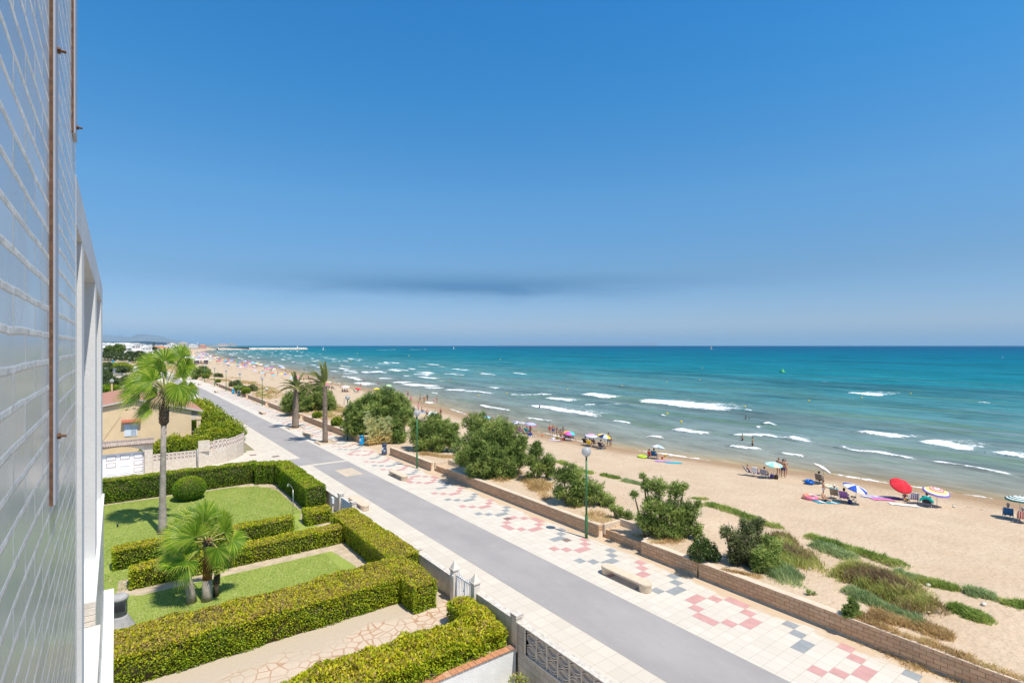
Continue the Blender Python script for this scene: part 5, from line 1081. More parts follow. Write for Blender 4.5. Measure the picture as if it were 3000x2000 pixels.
date_palm('slim trunked date palm with fronds all blown to one side', (19.84,63.7,0), 6.75, .30, .23, rgp, fr2, (-.95,-1.2,1.05,1.1,-.05))
# ---------------------------------------------------------------- dune plants
TAM = leaf_mat('tamarisk_spray', [(0,(.115,.170,.050)),(.3,(.245,.34,.090)),(.6,(.43,.53,.150)),(.85,(.60,.66,.22)),(1,(.66,.62,.27))], .75, .38, .1)
TAM2 = leaf_mat('grey_tamarisk_spray', [(0,(.10,.12,.055)),(.4,(.21,.25,.10)),(.75,(.33,.36,.16)),(1,(.42,.38,.21))], .75, .38, .1)
TAMTWIG = mat('tamarisk_wood', (.17,.14,.09), .95, .4, 10, col2=(.075,.08,.038), spec=.1)
def spray_mesh(P, D, L, W, rg):
    """feathery sprays: three thin blades fanning from one stalk, joined at the base"""
    n = len(P); a, b, c = rot_frames(n, rg, 1.0, D)
    l = (L*(.6+.8*rg.random(n)))[:,None]; w = (W*(.7+.6*rg.random(n)))[:,None]
    base = P - a*l*.4
    t1 = base + a*l; t2 = base + (a*.8+b*.55)*l*.85; t3 = base + (a*.8-b*.55)*l*.8
    V = np.stack([base - c*w*.5, base + c*w*.5, t1 + b*w*.3, t1 - b*w*.3, t2 + a*w*.3, t2 - a*w*.3, t3 + a*w*.3, t3 - a*w*.3], 1).reshape(-1, 3)
    o = 8*np.arange(n)[:,None]; F = np.concatenate([o+np.array([[0,1,2,3]]), o+np.array([[0,1,4,5]]), o+np.array([[0,1,6,7]])], 0); return V, F
def tam(name, label, base, lobes, dens, seed, m=TAM, L=.30, W=.055, tt0=.10, group='tamarisk bushes on the dune', stem=True, bias_up=.25, shell=.45):
    """bush from lobes given as photo offsets (px, py centre, radius in photo pixels, metres further away) about a base pixel"""
    dens *= 1.5; L *= .82; W *= .85; rg = np.random.default_rng(seed); B = gz(*base); k = ppm(B.x, B.y); PP, DD, TT = [], [], []; core = MB()
    for px, py, rp, dd in lobes:
        C = B + RIGHT*((px-base[0])*k) + Vector((0,0,-(py-base[1])*k)) + AWAY*dd; r = rp*k*.90
        n = int(4*math.pi*r*r*dens); d = rg.normal(size=(n, 3)); d /= np.linalg.norm(d, axis=1)[:,None]
        lump = vnoise(d[:,0]*2.2+px*.37, d[:,1]*2.2+d[:,2]*2.7+py*.31, .5)-.5
        rr = r*(.94 - shell*rg.random(n)**1.6 + .85*lump + .07*rg.normal(size=n)); P = d*rr[:,None] + np.array(C)
        g = terr(P[:,0], P[:,1]); kp = P[:,2] > g - .02; P, d = P[kp], d[kp]; n = len(P)
        cl = vnoise(P[:,0]*1.0+P[:,2]*.8, P[:,1]+P[:,2], .55)
        TT.append(np.clip(tt0 + .40*rg.random(n) + .75*(cl-.35), 0, 1)); PP.append(P); DD.append(d + np.array([0,0,bias_up*3]))
        core.ball(tuple(C), r*.36, 8, 0)
        if stem:
            gx = C.x*.6+B.x*.4; gy = C.y*.6+B.y*.4; core.tube([(gx, gy, float(terr(gx, gy))-.1), ((gx+C.x)/2, (gy+C.y)/2, (C.z+float(terr(gx, gy)))/2), tuple(C)], [.09, .06, .03], 5)
    P = np.concatenate(PP); D = np.concatenate(DD); D /= np.linalg.norm(D, axis=1)[:,None]
    V, F = spray_mesh(P, D, L, W, rg); T = np.tile(np.concatenate(TT), 3)
    cf = np.array([f for f in core.f if len(f) == 4]); nb = len(V)
    o = np_mesh(name, np.concatenate([V, np.array(core.v)]), np.concatenate([F, cf+nb]), [m, TAMTWIG], midx=[0]*len(F)+[1]*len(cf), tint=np.concatenate([T, np.zeros(len(cf))]))
    return tag(o, label, 'bush', group)
tam('tamarisk_bush', 'wide tamarisk bush behind the two date palms', (900,1203), [(850,1180,30,0),(885,1165,38,.5),(925,1160,40,.5),(955,1178,32,0),(905,1185,34,-.5),(870,1150,20,1),(970,1195,16,0)], 60, 51, L=.42, W=.085)
tam('tamarisk_bush', 'large tamarisk bush behind the lamp by the sky blue bin', (1085,1268), [(1040,1212,42,0),(1075,1192,42,1),(1122,1180,42,1.5),(1160,1192,38,1),(1035,1240,32,-.5),(1100,1215,46,0),(1150,1222,42,.5),(1185,1212,28,.5),(1060,1255,26,-.8)], 62, 52, L=.38, W=.075)
tam('tamarisk_bush', 'narrow tamarisk bush to the right of the dry reeds', (1165,1296), [(1165,1275,24,0),(1160,1245,22,.3),(1185,1215,24,.8),(1178,1282,18,-.3)], 70, 53, L=.34, W=.065)
tam('tamarisk_bush', 'broad rounded tamarisk bush with its lamp in front, left of the largest bush', (1275,1322), [(1230,1270,34,0),(1265,1250,36,.6),(1305,1265,36,.4),(1285,1290,38,0),(1240,1300,28,-.3),(1325,1290,26,.3),(1330,1255,16,.8),(1215,1245,22,.6),(1270,1230,20,.9)], 75, 54, L=.32, W=.06)
tam('tamarisk_bush', 'largest tamarisk bush, darker to its right, towering over the block wall', (1445,1395), [(1395,1255,44,1.6),(1370,1325,46,.5),(1415,1300,52,.8),(1470,1275,48,1.2),(1500,1320,46,.6),(1440,1345,54,.0),(1390,1370,30,-.2),(1480,1360,44,-.2),(1525,1300,26,.8),(1430,1385,26,-.5),(1490,1385,22,-.4),(1355,1345,22,.2),(1520,1345,26,.2)], 78, 55, L=.32, W=.058)
tam('tamarisk_bush', 'small upright tamarisk with a bare twisted trunk, right of the largest bush', (1590,1406), [(1570,1325,24,.2),(1555,1345,20,0),(1605,1355,26,.2),(1575,1370,26,0),(1610,1380,20,.1),(1575,1305,14,.3),(1550,1395,14,0)], 95, 56, L=.28, W=.052, tt0=.06)
tam('tamarisk_bush', 'spreading tamarisk bush behind the nearest lamp pole', (1700,1478), [(1680,1390,34,.4),(1650,1400,28,.6),(1700,1425,40,0),(1740,1440,36,0),(1775,1465,26,-.2),(1640,1440,22,.1),(1685,1455,30,-.1)], 95, 57, L=.26, W=.05)
tam('tamarisk_bush', 'ragged open tamarisk bush with bright green centre, right of the nearest lamp', (1945,1570), [(1900,1425,20,.4),(1890,1400,11,.5),(1935,1430,28,.3),(1985,1440,26,.3),(1915,1485,36,0),(1960,1495,38,0),(2015,1500,34,.1),(2035,1550,26,-.2),(1985,1550,28,-.2),(1880,1520,24,-.1),(1860,1450,13,.2),(2050,1480,13,.2),(2010,1430,14,.4),(1930,1540,34,-.2),(1965,1560,28,-.3),(1895,1530,26,-.1),(1995,1520,36,.1)], 112, 58, L=.24, W=.046, tt0=.12)
tam('tamarisk_bush', 'small tamarisk sprig at the left foot of the ragged open bush', (1820,1525), [(1815,1498,18,0),(1840,1508,16,0),(1795,1488,11,0)], 120, 59, L=.22, W=.045)
lob = lambda bx, by, rows: [tuple(list((lambda B, k: (B + RIGHT*((px-bx)*k) + Vector((0,0,-(py-by)*k)) + AWAY*dd))(gz(bx, by), ppm(*gz(bx, by)[:2])))+[rp*ppm(*gz(bx, by)[:2]), .95]) for px, py, rp, dd in rows]
lobes_bush('oleander_bush', 'round dark glossy bush with yellowish leaves close above the wall', lob(2060,1646,[(2045,1618,28,0),(2075,1615,28,.2),(2060,1598,24,.2),(2095,1628,18,.1)]), 420, (.17,.045), leaf_mat('oleander_leaf', [(0,(.025,.055,.014)),(.4,(.065,.120,.022)),(.75,(.165,.210,.035)),(1,(.36,.32,.09))], .4, .2, .5), 60, cat='bush', tt0=.08, yel=.5)
tam('tamarisk_bush', 'greyish dying tamarisk with bare twigs above the glossy bush', (2180,1655), [(2130,1560,22,.2),(2160,1585,30,.1),(2205,1565,34,.4),(2235,1545,22,.5),(2195,1620,42,0),(2240,1600,36,.1),(2150,1625,26,0),(2185,1535,12,.4)], 105, 61, m=TAM2, L=.24, W=.042, shell=.6)
tam('tamarisk_bush', 'fresh green feathery bush to the right of the greyish tamarisk', (2240,1668), [(2225,1625,34,-.2),(2265,1600,32,.1),(2255,1645,30,-.2),(2215,1650,24,-.3)], 130, 62, L=.22, W=.044, tt0=.22)
tw = MB(); rgt = random.Random(9); Bt = gz(2200,1640)
for i in range(34):
    k = ppm(Bt.x, Bt.y); p = Bt + RIGHT*rgt.uniform(-50, 60)*k + Vector((0,0,rgt.uniform(10, 60)*k)) + AWAY*rgt.uniform(-.3, .3); d = Vector((rgt.uniform(-.6,.6), rgt.uniform(-.4,.4), 1)).normalized()
    tw.tube([p, p + d*.5, p + d*.8 + Vector((rgt.uniform(-.3,.3), 0, .12))], [.014, .009, .004], 4)
tag(tw.build('dead_branches', mat('dead_twig', (.23,.18,.14), .95, .3, 10)), 'bare dead twigs standing up out of the greyish tamarisk', 'branches')
# grasses: blades in patches
def blades(name, label, spots, n, h, w, m, seed, lean=.5, cat='grass clump', group=None, kind=None, mound=0.0, wind=(-.12,.05)):
    """tufts of blades over ground ellipses (x, y, rx, ry, angle)"""
    rg = np.random.default_rng(seed); X = []; Y = []; E = []
    tot = sum(s[2]*s[3] for s in spots); n = int(n*(1 if kind else .8))
    for x, y, rx, ry, an in spots:
        q = int(n*rx*ry/tot); r = np.sqrt(rg.random(q)); t_ = rg.random(q)*6.283; r = r*(.62+.75*vnoise(np.cos(t_)*2+x, np.sin(t_)*2+y, .6))*(1+.16*rg.normal(size=q)); u = r*rx*np.cos(t_); v = r*ry*np.sin(t_)
        X.append(x+u*math.cos(an)-v*math.sin(an)); Y.append(y+u*math.sin(an)+v*math.cos(an)); E.append(np.clip(1-r, 0, 1))
    X = np.concatenate(X); Y = np.concatenate(Y); E = np.concatenate(E); q = len(X); cl = vnoise(X, Y, .45); hh = h*.68*(.40+.8*rg.random(q))*(.55+.45*np.sqrt(E))*(.7+.6*cl)
    Zb = terr(X, Y) - .02 + mound*np.sqrt(E)*(.6+.8*vnoise(X, Y, .8)); a = rg.random(q)*6.283; ww = w*(.6+.8*rg.random(q)); ln = lean*hh*(.3+rg.random(q))
    la = rg.random(q)*6.283; P = np.stack([X, Y, Zb], 1); s = np.stack([np.cos(a)*ww, np.sin(a)*ww, 0*ww], 1)
    off = np.stack([np.cos(la)*ln + wind[0]*hh, np.sin(la)*ln + wind[1]*hh, hh], 1)
    V = np.stack([P-s, P+s, P+off*np.array([.45,.45,.62])+s*.8, P+off*np.array([.45,.45,.62])-s*.8, P+off*1.0+s*.15, P+off-s*.15], 1).reshape(-1, 3)
    o6 = 6*np.arange(q)[:,None]; F = np.concatenate([o6+np.array([[0,1,2,3]]), o6+np.array([[3,2,4,5]])]); T = np.clip(.15+.5*rg.random(q)+1.0*(vnoise(X+5, Y, .9)-.5), 0, 1)
    o = np_mesh(name, V, F, m, tint=np.tile(T, 2)); tag(o, label, None if kind else cat, group, kind); return o
def spot(px, py, wpx, hpx, tilt=0.0):
    """ground ellipse under a photo patch: width along the picture, depth from its height"""
    c = gz(px, py); k = ppm(c.x, c.y); a = gz(px, py-hpx/2); b = gz(px, py+hpx/2); dep = max(.25, math.hypot(a.x-b.x, a.y-b.y)/2)
    return (c.x, c.y, wpx*k/2, dep, math.atan2(RIGHT.y, RIGHT.x)+tilt)
def strip_spots(p0, p1, w, n=6):
    w *= .78
    """a band of ellipses from pixel p0 to pixel p1, w metres wide"""
    A = gz(*p0); B = gz(*p1); L = math.hypot(B.x-A.x, B.y-A.y); an = math.atan2(B.y-A.y, B.x-A.x)
    return [(A.x+(B.x-A.x)*(i+.5)/n, A.y+(B.y-A.y)*(i+.5)/n, L/n*.8, w*(.7+.5*random.Random(i*7+int(p0[0])).random()), an) for i in range(n)]
DG = leaf_mat('dune_green', [(0,(.19,.29,.06)),(.4,(.34,.44,.10)),(.75,(.50,.55,.16)),(1,(.64,.57,.25))], .75, .36, .1)
DB = leaf_mat('dune_bluegreen', [(0,(.23,.32,.13)),(.5,(.38,.48,.21)),(1,(.56,.60,.30))], .75, .36, .1)
DY = leaf_mat('dune_straw', [(0,(.48,.33,.15)),(.45,(.64,.46,.215)),(.8,(.76,.59,.31)),(1,(.45,.44,.16))], .8, .36, .1)
DO = leaf_mat('dune_olive', [(0,(.32,.22,.13)),(.3,(.40,.32,.15)),(.55,(.50,.47,.14)),(.8,(.42,.50,.13)),(1,(.72,.60,.26))], .75, .36, .1)
GM = 'low green mats at the edge of the dunes'
blades('dune_plant', 'blue-green grassy tuft at the foot of the fresh green feathery bush', [spot(2288,1680,100,46)], 3600, .62, .016, DB, 70, .55, group=None)
blades('dune_plant', 'yellowish green low bush sloping right of the fresh green bush', [spot(2310,1625,140,80),spot(2290,1590,90,40)], 5000, .55, .016, DO, 71, .6, mound=.25)
blades('dune_plant', 'fresh green under-growth before the yellowish low bush', [spot(2300,1640,110,40)], 2200, .5, .016, DG, 72, .6, mound=.1)
blades('dune_plant', 'long green mat descending from beside the ragged open bush towards the beach', strip_spots((2075,1478),(2285,1548),.75,7), 5200, .34, .014, DG, 73, .9, group=GM, mound=.12)
blades('dune_plant', 'long green mat on the sand right of the yellowish low bush', strip_spots((2370,1572),(2645,1662),.70,8), 5600, .36, .014, DG, 74, .9, group=GM, mound=.14)
blades('dune_plant', 'shorter bluish mat in front of the long green mat', strip_spots((2395,1595),(2495,1640),.75,4), 3400, .38, .014, DB, 75, .9, group=GM, mound=.12)
blades('dune_plant', 'green mat right of the big dry mound, its near end bright', strip_spots((2690,1700),(2805,1728),.62,5), 3600, .33, .013, DG, 76, .9, group=GM, mound=.12)
blades('dune_plant', 'small bluish mat between the big dry mound and the bright green mat', strip_spots((2625,1676),(2700,1702),.55,3), 2000, .33, .013, DB, 77, .9, group=GM, mound=.08)
blades('dune_plant', 'bluish green mat before the frame edge, above the bright island mat', strip_spots((2830,1735),(2915,1752),.6,3), 2400, .36, .013, DB, 78, .9, group=GM, mound=.1)
blades('dune_plant', 'last green mat cut by the right edge of the view', strip_spots((2935,1765),(3060,1790),.55,4), 2600, .32, .013, DG, 79, .9, group=GM, mound=.1)
blades('dune_plant', 'bright green island mat alone on the bare sand near the right edge', strip_spots((2785,1780),(2895,1822),.72,4), 4600, .30, .013, DG, 80, .9, group=GM, mound=.16)
blades('dune_plant', 'low green mat far up the sand right of the nearest lamp', strip_spots((1765,1392),(1812,1402),.6,3), 1800, .42, .018, DG, 81, .8, group=GM)
blades('dune_plant', 'sparse green mat behind the top of the ragged open bush', strip_spots((1828,1408),(1880,1420),.7,3), 1700, .42, .018, DB, 82, .8, group=GM)
blades('dune_plant', 'thin green mat on the sand right of the ragged open bush', strip_spots((2030,1460),(2070,1462),.5,2), 800, .3, .014, DG, 83, .8, group=GM)
blades('dune_plant', 'green strip behind the lamp-pole tamarisk towards the beach', strip_spots((1690,1378),(1735,1388),.7,3), 1500, .45, .018, DG, 84, .8, group=GM)
blades('dune_plant', 'pale green strip beyond the small upright tamarisk', strip_spots((1640,1352),(1665,1364),.6,2), 900, .45, .02, DG, 85, .8, group=GM)
blades('dune_mound', 'big dry olive brown mound of dune plants near the right end of the wall', strip_spots((2470,1680),(2720,1800),1.35,6)+[spot(2600,1720,170,70),spot(2520,1690,110,50)], 15000, .50, .015, DO, 86, .8, mound=.42, cat='dune mound')
blades('dune_plant', 'pale green fringe along the near side of the big dry mound', strip_spots((2480,1730),(2700,1835),.5,6), 4500, .42, .014, DB, 87, .7, mound=.15)
tam('dune_shrub', 'small dark green shrub close to the wall before the big dry mound', (2495,1806), [(2490,1785,18,0),(2505,1775,16,.1),(2480,1798,12,0),(2512,1798,12,0),(2498,1760,10,.1)], 240, 88, L=.17, W=.05, group=None, tt0=.05)
tam('dune_shrub', 'tiny sparse green sprig alone on the sand by the wall', (2372,1742), [(2370,1733,9,0),(2385,1738,7,0)], 160, 89, L=.16, W=.03, group=None, tt0=.3)
# straw-dry grass along and behind the wall
for lab, sp, n, h in (('straw dry grass along the top of the near wall', strip_spots((2500,1815),(2700,1900),.55,6)+strip_spots((2700,1880),(3010,2010),.55,8), 7500, .30),
                      ('pale straw tussock spilling from the big dry mound', strip_spots((2560,1800),(2780,1862),.60,6), 6500, .46),
                      ('golden dry grass under the small upright tamarisk', strip_spots((1530,1405),(1610,1425),.8,5)+[spot(1580,1425,70,36)], 5200, .55),
                      ('golden dry grass at the right foot of the largest tamarisk', [spot(1500,1388,60,26),spot(1470,1402,60,18)], 2600, .5),
                      ('scattered dry grass on the sand left of the nearest lamp', strip_spots((1640,1450),(1700,1485),.7,4)+[spot(1598,1455,36,24),spot(1750,1515,90,36)], 3600, .34),
                      ('dry litter round the foot of the ragged open bush', [spot(1900,1562,90,26),spot(1960,1580,90,24),spot(1920,1590,60,20)], 2600, .26),
                      ('dry grass at the foot of the rounded bush left of the largest tamarisk', strip_spots((1235,1328),(1325,1340),.8,4), 2800, .5),
                      ('dry leaves round the foot of the greyish tamarisk', strip_spots((2110,1668),(2230,1690),.35,4), 1500, .18)):
    blades('dry_grass', lab, sp, n, h, .012, DY, sum(map(ord, lab)), .9, cat='dry grass', group='dry golden grass clumps')
far = []
rgf = np.random.default_rng(44)
for i in range(120):
    y = 66 + 330*rgf.random()**1.4; e = float(xe(y)); w_ = 7 + .012*y; far.append((e+1.2+w_*rgf.random()**1.2, y, .6+1.2*rgf.random()+y*.004, 1.2+2.2*rgf.random()+y*.012, 0))
blades('dune_grass', None, far, 42000, .55, .045, DY, 45, .8, kind='stuff')
blades('dune_grass', None, [(s[0]+.8, s[1]+2, s[2]*.7, s[3]*.7, 0) for s in far[::3]], 12000, .5, .045, DG, 46, .8, kind='stuff')
# tall dry reeds between the tamarisks
def reeds():
    rg = np.random.default_rng(90); V, F, T = [], [], []; B = gz(1118,1290)
    for i in range(85):
        k = ppm(B.x, B.y); p = B + RIGHT*(rg.uniform(-34, 34)*k) + AWAY*rg.uniform(-.4, .9); p.z = float(terr(p.x, p.y)); H = rg.uniform(1.7, 3.3); ln = RIGHT*rg.uniform(-.35, .12) + AWAY*rg.uniform(-.1, .1)
        pts = [p + ln*H*(t_**1.6) + Vector((0,0,H*t_)) for t_ in (0, .33, .66, 1.0)]; b = len(V)
        for j, q in enumerate(pts): w = .022*(1-.6*j/3); V += [tuple(q-RIGHT*w), tuple(q+RIGHT*w)]
        for j in range(3): F.append((b+2*j, b+2*j+1, b+2*j+3, b+2*j+2)); T.append(rg.uniform(.1, .5))
        for j in range(11):
            t_ = .12+.85*j/10; c = p + ln*H*(t_**1.6) + Vector((0,0,H*t_)); a = rg.uniform(0, 6.28); d = Vector((math.cos(a), math.sin(a), 0))*.6 - RIGHT*.55; L = rg.uniform(.35, .65)
            m1 = c + d*L*.5 + Vector((0,0,.14)); t1 = c + d*L - Vector((0,0,.10)); s = Vector((-d.y, d.x, 0)).normalized()*.038; b = len(V)
            V += [tuple(c-s*.5), tuple(c+s*.5), tuple(m1+s), tuple(t1), tuple(m1-s)]; F.append((b, b+1, b+2, b+3, b+4)); T.append(min(1, max(0, .25 + .75*t_ + rg.uniform(-.25, .25))))
    o = np_mesh('reeds', np.array(V), F, leaf_mat('reed_leaf', [(0,(.52,.31,.11)),(.3,(.74,.55,.22)),(.6,(.72,.66,.30)),(1,(.50,.57,.26))], .6, .35, .2), tint=T); tag(o, 'clump of tall pale dry reeds in front of the tamarisk by the navy bin', 'reeds')
reeds()
# smaller shrubs along the far dune
SH = 'small round shrubs on the far dune'
ball_at = lambda px, py, rp: (lambda B, k: ((B.x, B.y, B.z + rp*k*.6), rp*k))(gz(px, py), ppm(*gz(px, py)[:2]))
for (px, py, rp, lab, sd) in ((988,1246,17,'round yellowish shrub behind the slim date palm and the wall',1),(929,1224,13,'round green shrub left of the slim date palm trunk',2),(721,1152,12,'round green shrub behind the far wall, right of the navy bin',3),(639,1120,7,'tiny yellow shrub by a far lamp',4),(603,1108,9,'yellow-green shrub right of a far lamp, before the dark coastal bushes',5)):
    c, r = ball_at(px, py, rp); ball_bush('round_shrub', lab, c, r, .85, 160, (.22,.15), BUSH_LEAF, 200+sd, SH, tt0=.15, yel=.6, rough=.12)
for lab, base, lb, sd in (('dark coastal bush mass left of the far lamps', (585,1104), [(572,1092,16,0),(590,1086,15,1),(604,1092,14,0),(580,1100,10,-1)], 301),('dark bush half hidden at the right edge of the tall fan palm', (553,1098), [(545,1085,14,0),(556,1078,12,1),(540,1072,10,2)], 302),('low grey-green bush on the far dune beyond the bins', (688,1132), [(680,1125,9,0),(694,1124,9,.5),(688,1120,6,.5)], 303),
                          ('small grey-green bush on the far dune left of a lamp', (640,1104), [(636,1100,8,0),(646,1101,7,0)], 304),('sparse green bush behind the far navy bin', (700,1143), [(695,1137,9,0),(708,1136,8,.3)], 305),('loose grey-green bush above the wall right of the round far shrub', (738,1146), [(730,1138,9,0),(741,1136,9,.3),(748,1140,6,0)], 306)):
    tam('dune_bush', lab, base, lb, 26, sd, m=TAM if sd in (301,302,305) else TAM2, L=.7, W=.18, group='dark bushes on the far dune')
# fence posts, stones, litter on the sand
pst = []
for k, (px, py) in enumerate(((981,1186),(1008,1186),(809,1160))):
    c = gz(px, py); o = MB().tube([(0,0,-.05),(.02,0,1.1)], [.05,.045], 6).build('fence_post', mat('grey_wood', (.24,.20,.16), .9, .2, 10)); o.location = c; tag(o, ['weathered post on the sand right of the slim date palm', 'weathered post on the sand left of the large tamarisk', 'short post in the far dune grass'][k], 'post')
c = gz(781,1147); o = empty('litter_bin', 'small white bin standing in the far dune grass', 'bin', c); MB().lathe([(.25,0),(.28,.6),(.34,.62),(.30,.75),(.1,.85)], 10).build('body', mat('white_plastic', (.78,.78,.77), .5, .03), o)
for k, (px, py) in enumerate(((2373,1667),(2720,1716),(2882,1772),(1253,1329),(1688,1460),(2795,1485))):
    c = gz(px, py); o = MB().ball((0,0,.05), .13, 8, 0, (1.2,.8,.6)).build('pale_stone', mat('pale_stone', (.62,.57,.50), .9, .15, 9)); o.location = c
    tag(o, ['pale scrap on the sand right of the blue-green tuft', 'pale stone beside the green mat right of the mound', 'pale stone behind the bright island mat', 'pale stone above the wall by the rounded bush', 'white scrap at the foot of the lamp-pole tamarisk', 'white scrap on the wet sand right of the striped parasol'][k], 'stone')
# ---------------------------------------------------------------- people
def skin_mat(name, col): return mat('skin_'+name, col, .55, .08, 12, spec=.35)
SKIN = {'fair': skin_mat('fair', (.58,.34,.235)), 'tan': skin_mat('tan', (.44,.225,.13)), 'brown': skin_mat('brown', (.30,.145,.08))}
HAIR = {'dark': mat('hair_dark', (.030,.020,.014), .6, .3, 30), 'brown': mat('hair_brown', (.09,.05,.028), .6, .3, 30), 'fair': mat('hair_fair', (.38,.26,.13), .6, .2, 30), 'white': mat('cap_white', (.80,.80,.78), .7, .04), 'grey': mat('hair_grey', (.32,.30,.28), .7, .2, 30)}
_CC = {}
def cloth(col, name=None):
    k = tuple(round(c, 3) for c in col)
    if k not in _CC: _CC[k] = mat('cloth_%02d' % len(_CC), col, .85, .10, 9, bump=.15, bscale=60)
    return _CC[k]
def pose_joints(kind, fem):
    """joint positions (metres, figure faces +Y) for a 1.72 m adult"""
    sh, hp = (.185, .095) if not fem else (.165, .10)
    J = {'pelvis': (0,0,.93), 'waist': (0,0,1.07), 'chest': (0,.01,1.26), 'neck': (0,0,1.44), 'jaw': (0,.02,1.53), 'head': (0,.015,1.62), 'crown': (0,0,1.69)}
    def arms(l, r): 
        for s_, (e, w_, h_), n in ((-1, l, 'l'), (1, r, 'r')):
            J['sh_'+n] = (s_*sh, 0, 1.385); J['el_'+n] = e; J['wr_'+n] = w_; J['ha_'+n] = h_
    def legs(l, r):
        for s_, (k, a, t), n in ((-1, l, 'l'), (1, r, 'r')):
            J['hip_'+n] = (s_*hp, 0, .88); J['kn_'+n] = k; J['an_'+n] = a; J['to_'+n] = t
    sl_ = ((-.11,.01,.49), (-.115,-.02,.09), (-.13,.12,.03)); sr_ = ((.11,.01,.49), (.115,-.02,.09), (.13,.12,.03))
    if kind in ('stand', 'wade'): arms(((-.245,-.02,1.12),(-.235,.08,.89),(-.22,.12,.80)), ((.245,-.02,1.12),(.235,.08,.89),(.22,.12,.80))); legs(sl_, sr_)
    if kind == 'hips': arms(((-.37,-.05,1.16),(-.19,.05,1.02),(-.13,.09,1.0)), ((.245,-.02,1.12),(.235,.08,.89),(.22,.12,.80))); legs(sl_, ((.13,.07,.49),(.15,.0,.09),(.17,.14,.03)))
    if kind == 'walk': arms(((-.24,-.14,1.15),(-.23,-.16,.91),(-.22,-.13,.82)), ((.24,.13,1.14),(.22,.29,.95),(.2,.35,.89))); legs(((-.10,.17,.50),(-.10,.24,.10),(-.11,.38,.06)), ((.10,-.02,.49),(.10,-.28,.14),(.10,-.20,.03)))
    if kind == 'reach': arms(((-.40,.12,1.30),(-.62,.20,1.38),(-.70,.22,1.40)), ((.245,-.02,1.12),(.235,.08,.89),(.22,.12,.80))); legs(sl_, sr_)
    if kind == 'bend': 
        J.update({'waist': (0,.08,1.05), 'chest': (0,.24,1.18), 'neck': (0,.40,1.26), 'jaw': (0,.47,1.31), 'head': (0,.53,1.36), 'crown': (0,.57,1.42)})
        arms(((-.23,.33,.95),(-.2,.42,.72),(-.19,.46,.64)), ((.23,.33,.95),(.2,.42,.72),(.19,.46,.64))); J['sh_l'] = (-sh,.34,1.22); J['sh_r'] = (sh,.34,1.22); legs(sl_, sr_)
    if kind in ('sit', 'sitleg'):
        z0 = .36; J.update({'pelvis': (0,0,z0), 'waist': (0,-.09,z0+.15), 'chest': (0,-.17,z0+.33), 'neck': (0,-.22,z0+.52), 'jaw': (0,-.19,z0+.61), 'head': (0,-.18,z0+.70), 'crown': (0,-.19,z0+.78)})
        arms(((-.27,-.02,z0+.22),(-.25,.22,z0+.20),(-.24,.30,z0+.19)), ((.27,-.02,z0+.22),(.25,.22,z0+.20),(.24,.30,z0+.19))); J['sh_l'] = (-sh,-.20,z0+.46); J['sh_r'] = (sh,-.20,z0+.46)
        if kind == 'sit': legs(((-.13,.42,z0+.08),(-.13,.55,.10),(-.14,.68,.05)), ((.13,.42,z0+.08),(.13,.55,.10),(.14,.68,.05)))
        else: legs(((-.12,.42,z0+.04),(-.12,.84,.12),(-.13,.90,.24)), ((.12,.42,z0+.06),(.12,.80,.12),(.13,.86,.24)))
        J['hip_l'] = (-hp,.03,z0-.01); J['hip_r'] = (hp,.03,z0-.01)
    if kind == 'ground':
        z0 = .10; J.update({'pelvis': (0,0,z0+.02), 'waist': (0,-.06,z0+.16), 'chest': (0,-.08,z0+.35), 'neck': (0,-.06,z0+.54), 'jaw': (0,-.02,z0+.62), 'head': (0,0,z0+.71), 'crown': (0,-.02,z0+.79)})
        arms(((-.25,.05,z0+.26),(-.20,.27,z0+.28),(-.16,.34,z0+.28)), ((.27,-.18,z0+.22),(.26,-.26,z0-.01),(.26,-.20,z0-.04))); J['sh_l'] = (-sh,-.06,z0+.48); J['sh_r'] = (sh,-.06,z0+.48)
        legs(((-.14,.36,z0+.34),(-.13,.62,.09),(-.13,.75,.05)), ((.13,.42,z0+.06),(.12,.84,.09),(.13,.90,.2))); J['hip_l'] = (-hp,.03,z0); J['hip_r'] = (hp,.03,z0)
    if kind == 'lie':
        z0 = .12; J.update({'pelvis': (0,0,z0), 'waist': (0,-.15,z0), 'chest': (0,-.34,z0+.02), 'neck': (0,-.52,z0+.03), 'jaw': (0,-.60,z0+.06), 'head': (0,-.69,z0+.06), 'crown': (0,-.77,z0+.06)})
        arms(((-.33,-.22,z0-.04),(-.36,.0,z0-.05),(-.36,.09,z0-.06)), ((.36,-.62,z0),(.16,-.80,z0),(.09,-.84,z0))); J['sh_l'] = (-sh,-.46,z0+.02); J['sh_r'] = (sh,-.46,z0+.02)
        legs(((-.12,.36,z0+.34),(-.12,.52,.07),(-.12,.66,.05)), ((.13,.44,z0-.02),(.14,.86,.07),(.15,.90,.2))); J['hip_l'] = (-hp,.05,z0); J['hip_r'] = (hp,.05,z0)
    return J
BONES = [('pelvis','waist'),('waist','chest'),('chest','neck'),('neck','jaw'),('jaw','head'),('head','crown')] + [b for n in 'lr' for b in (('chest','sh_'+n),('sh_'+n,'el_'+n),('el_'+n,'wr_'+n),('wr_'+n,'ha_'+n),('pelvis','hip_'+n),('hip_'+n,'kn_'+n),('kn_'+n,'an_'+n),('an_'+n,'to_'+n))]
_POSE = {}
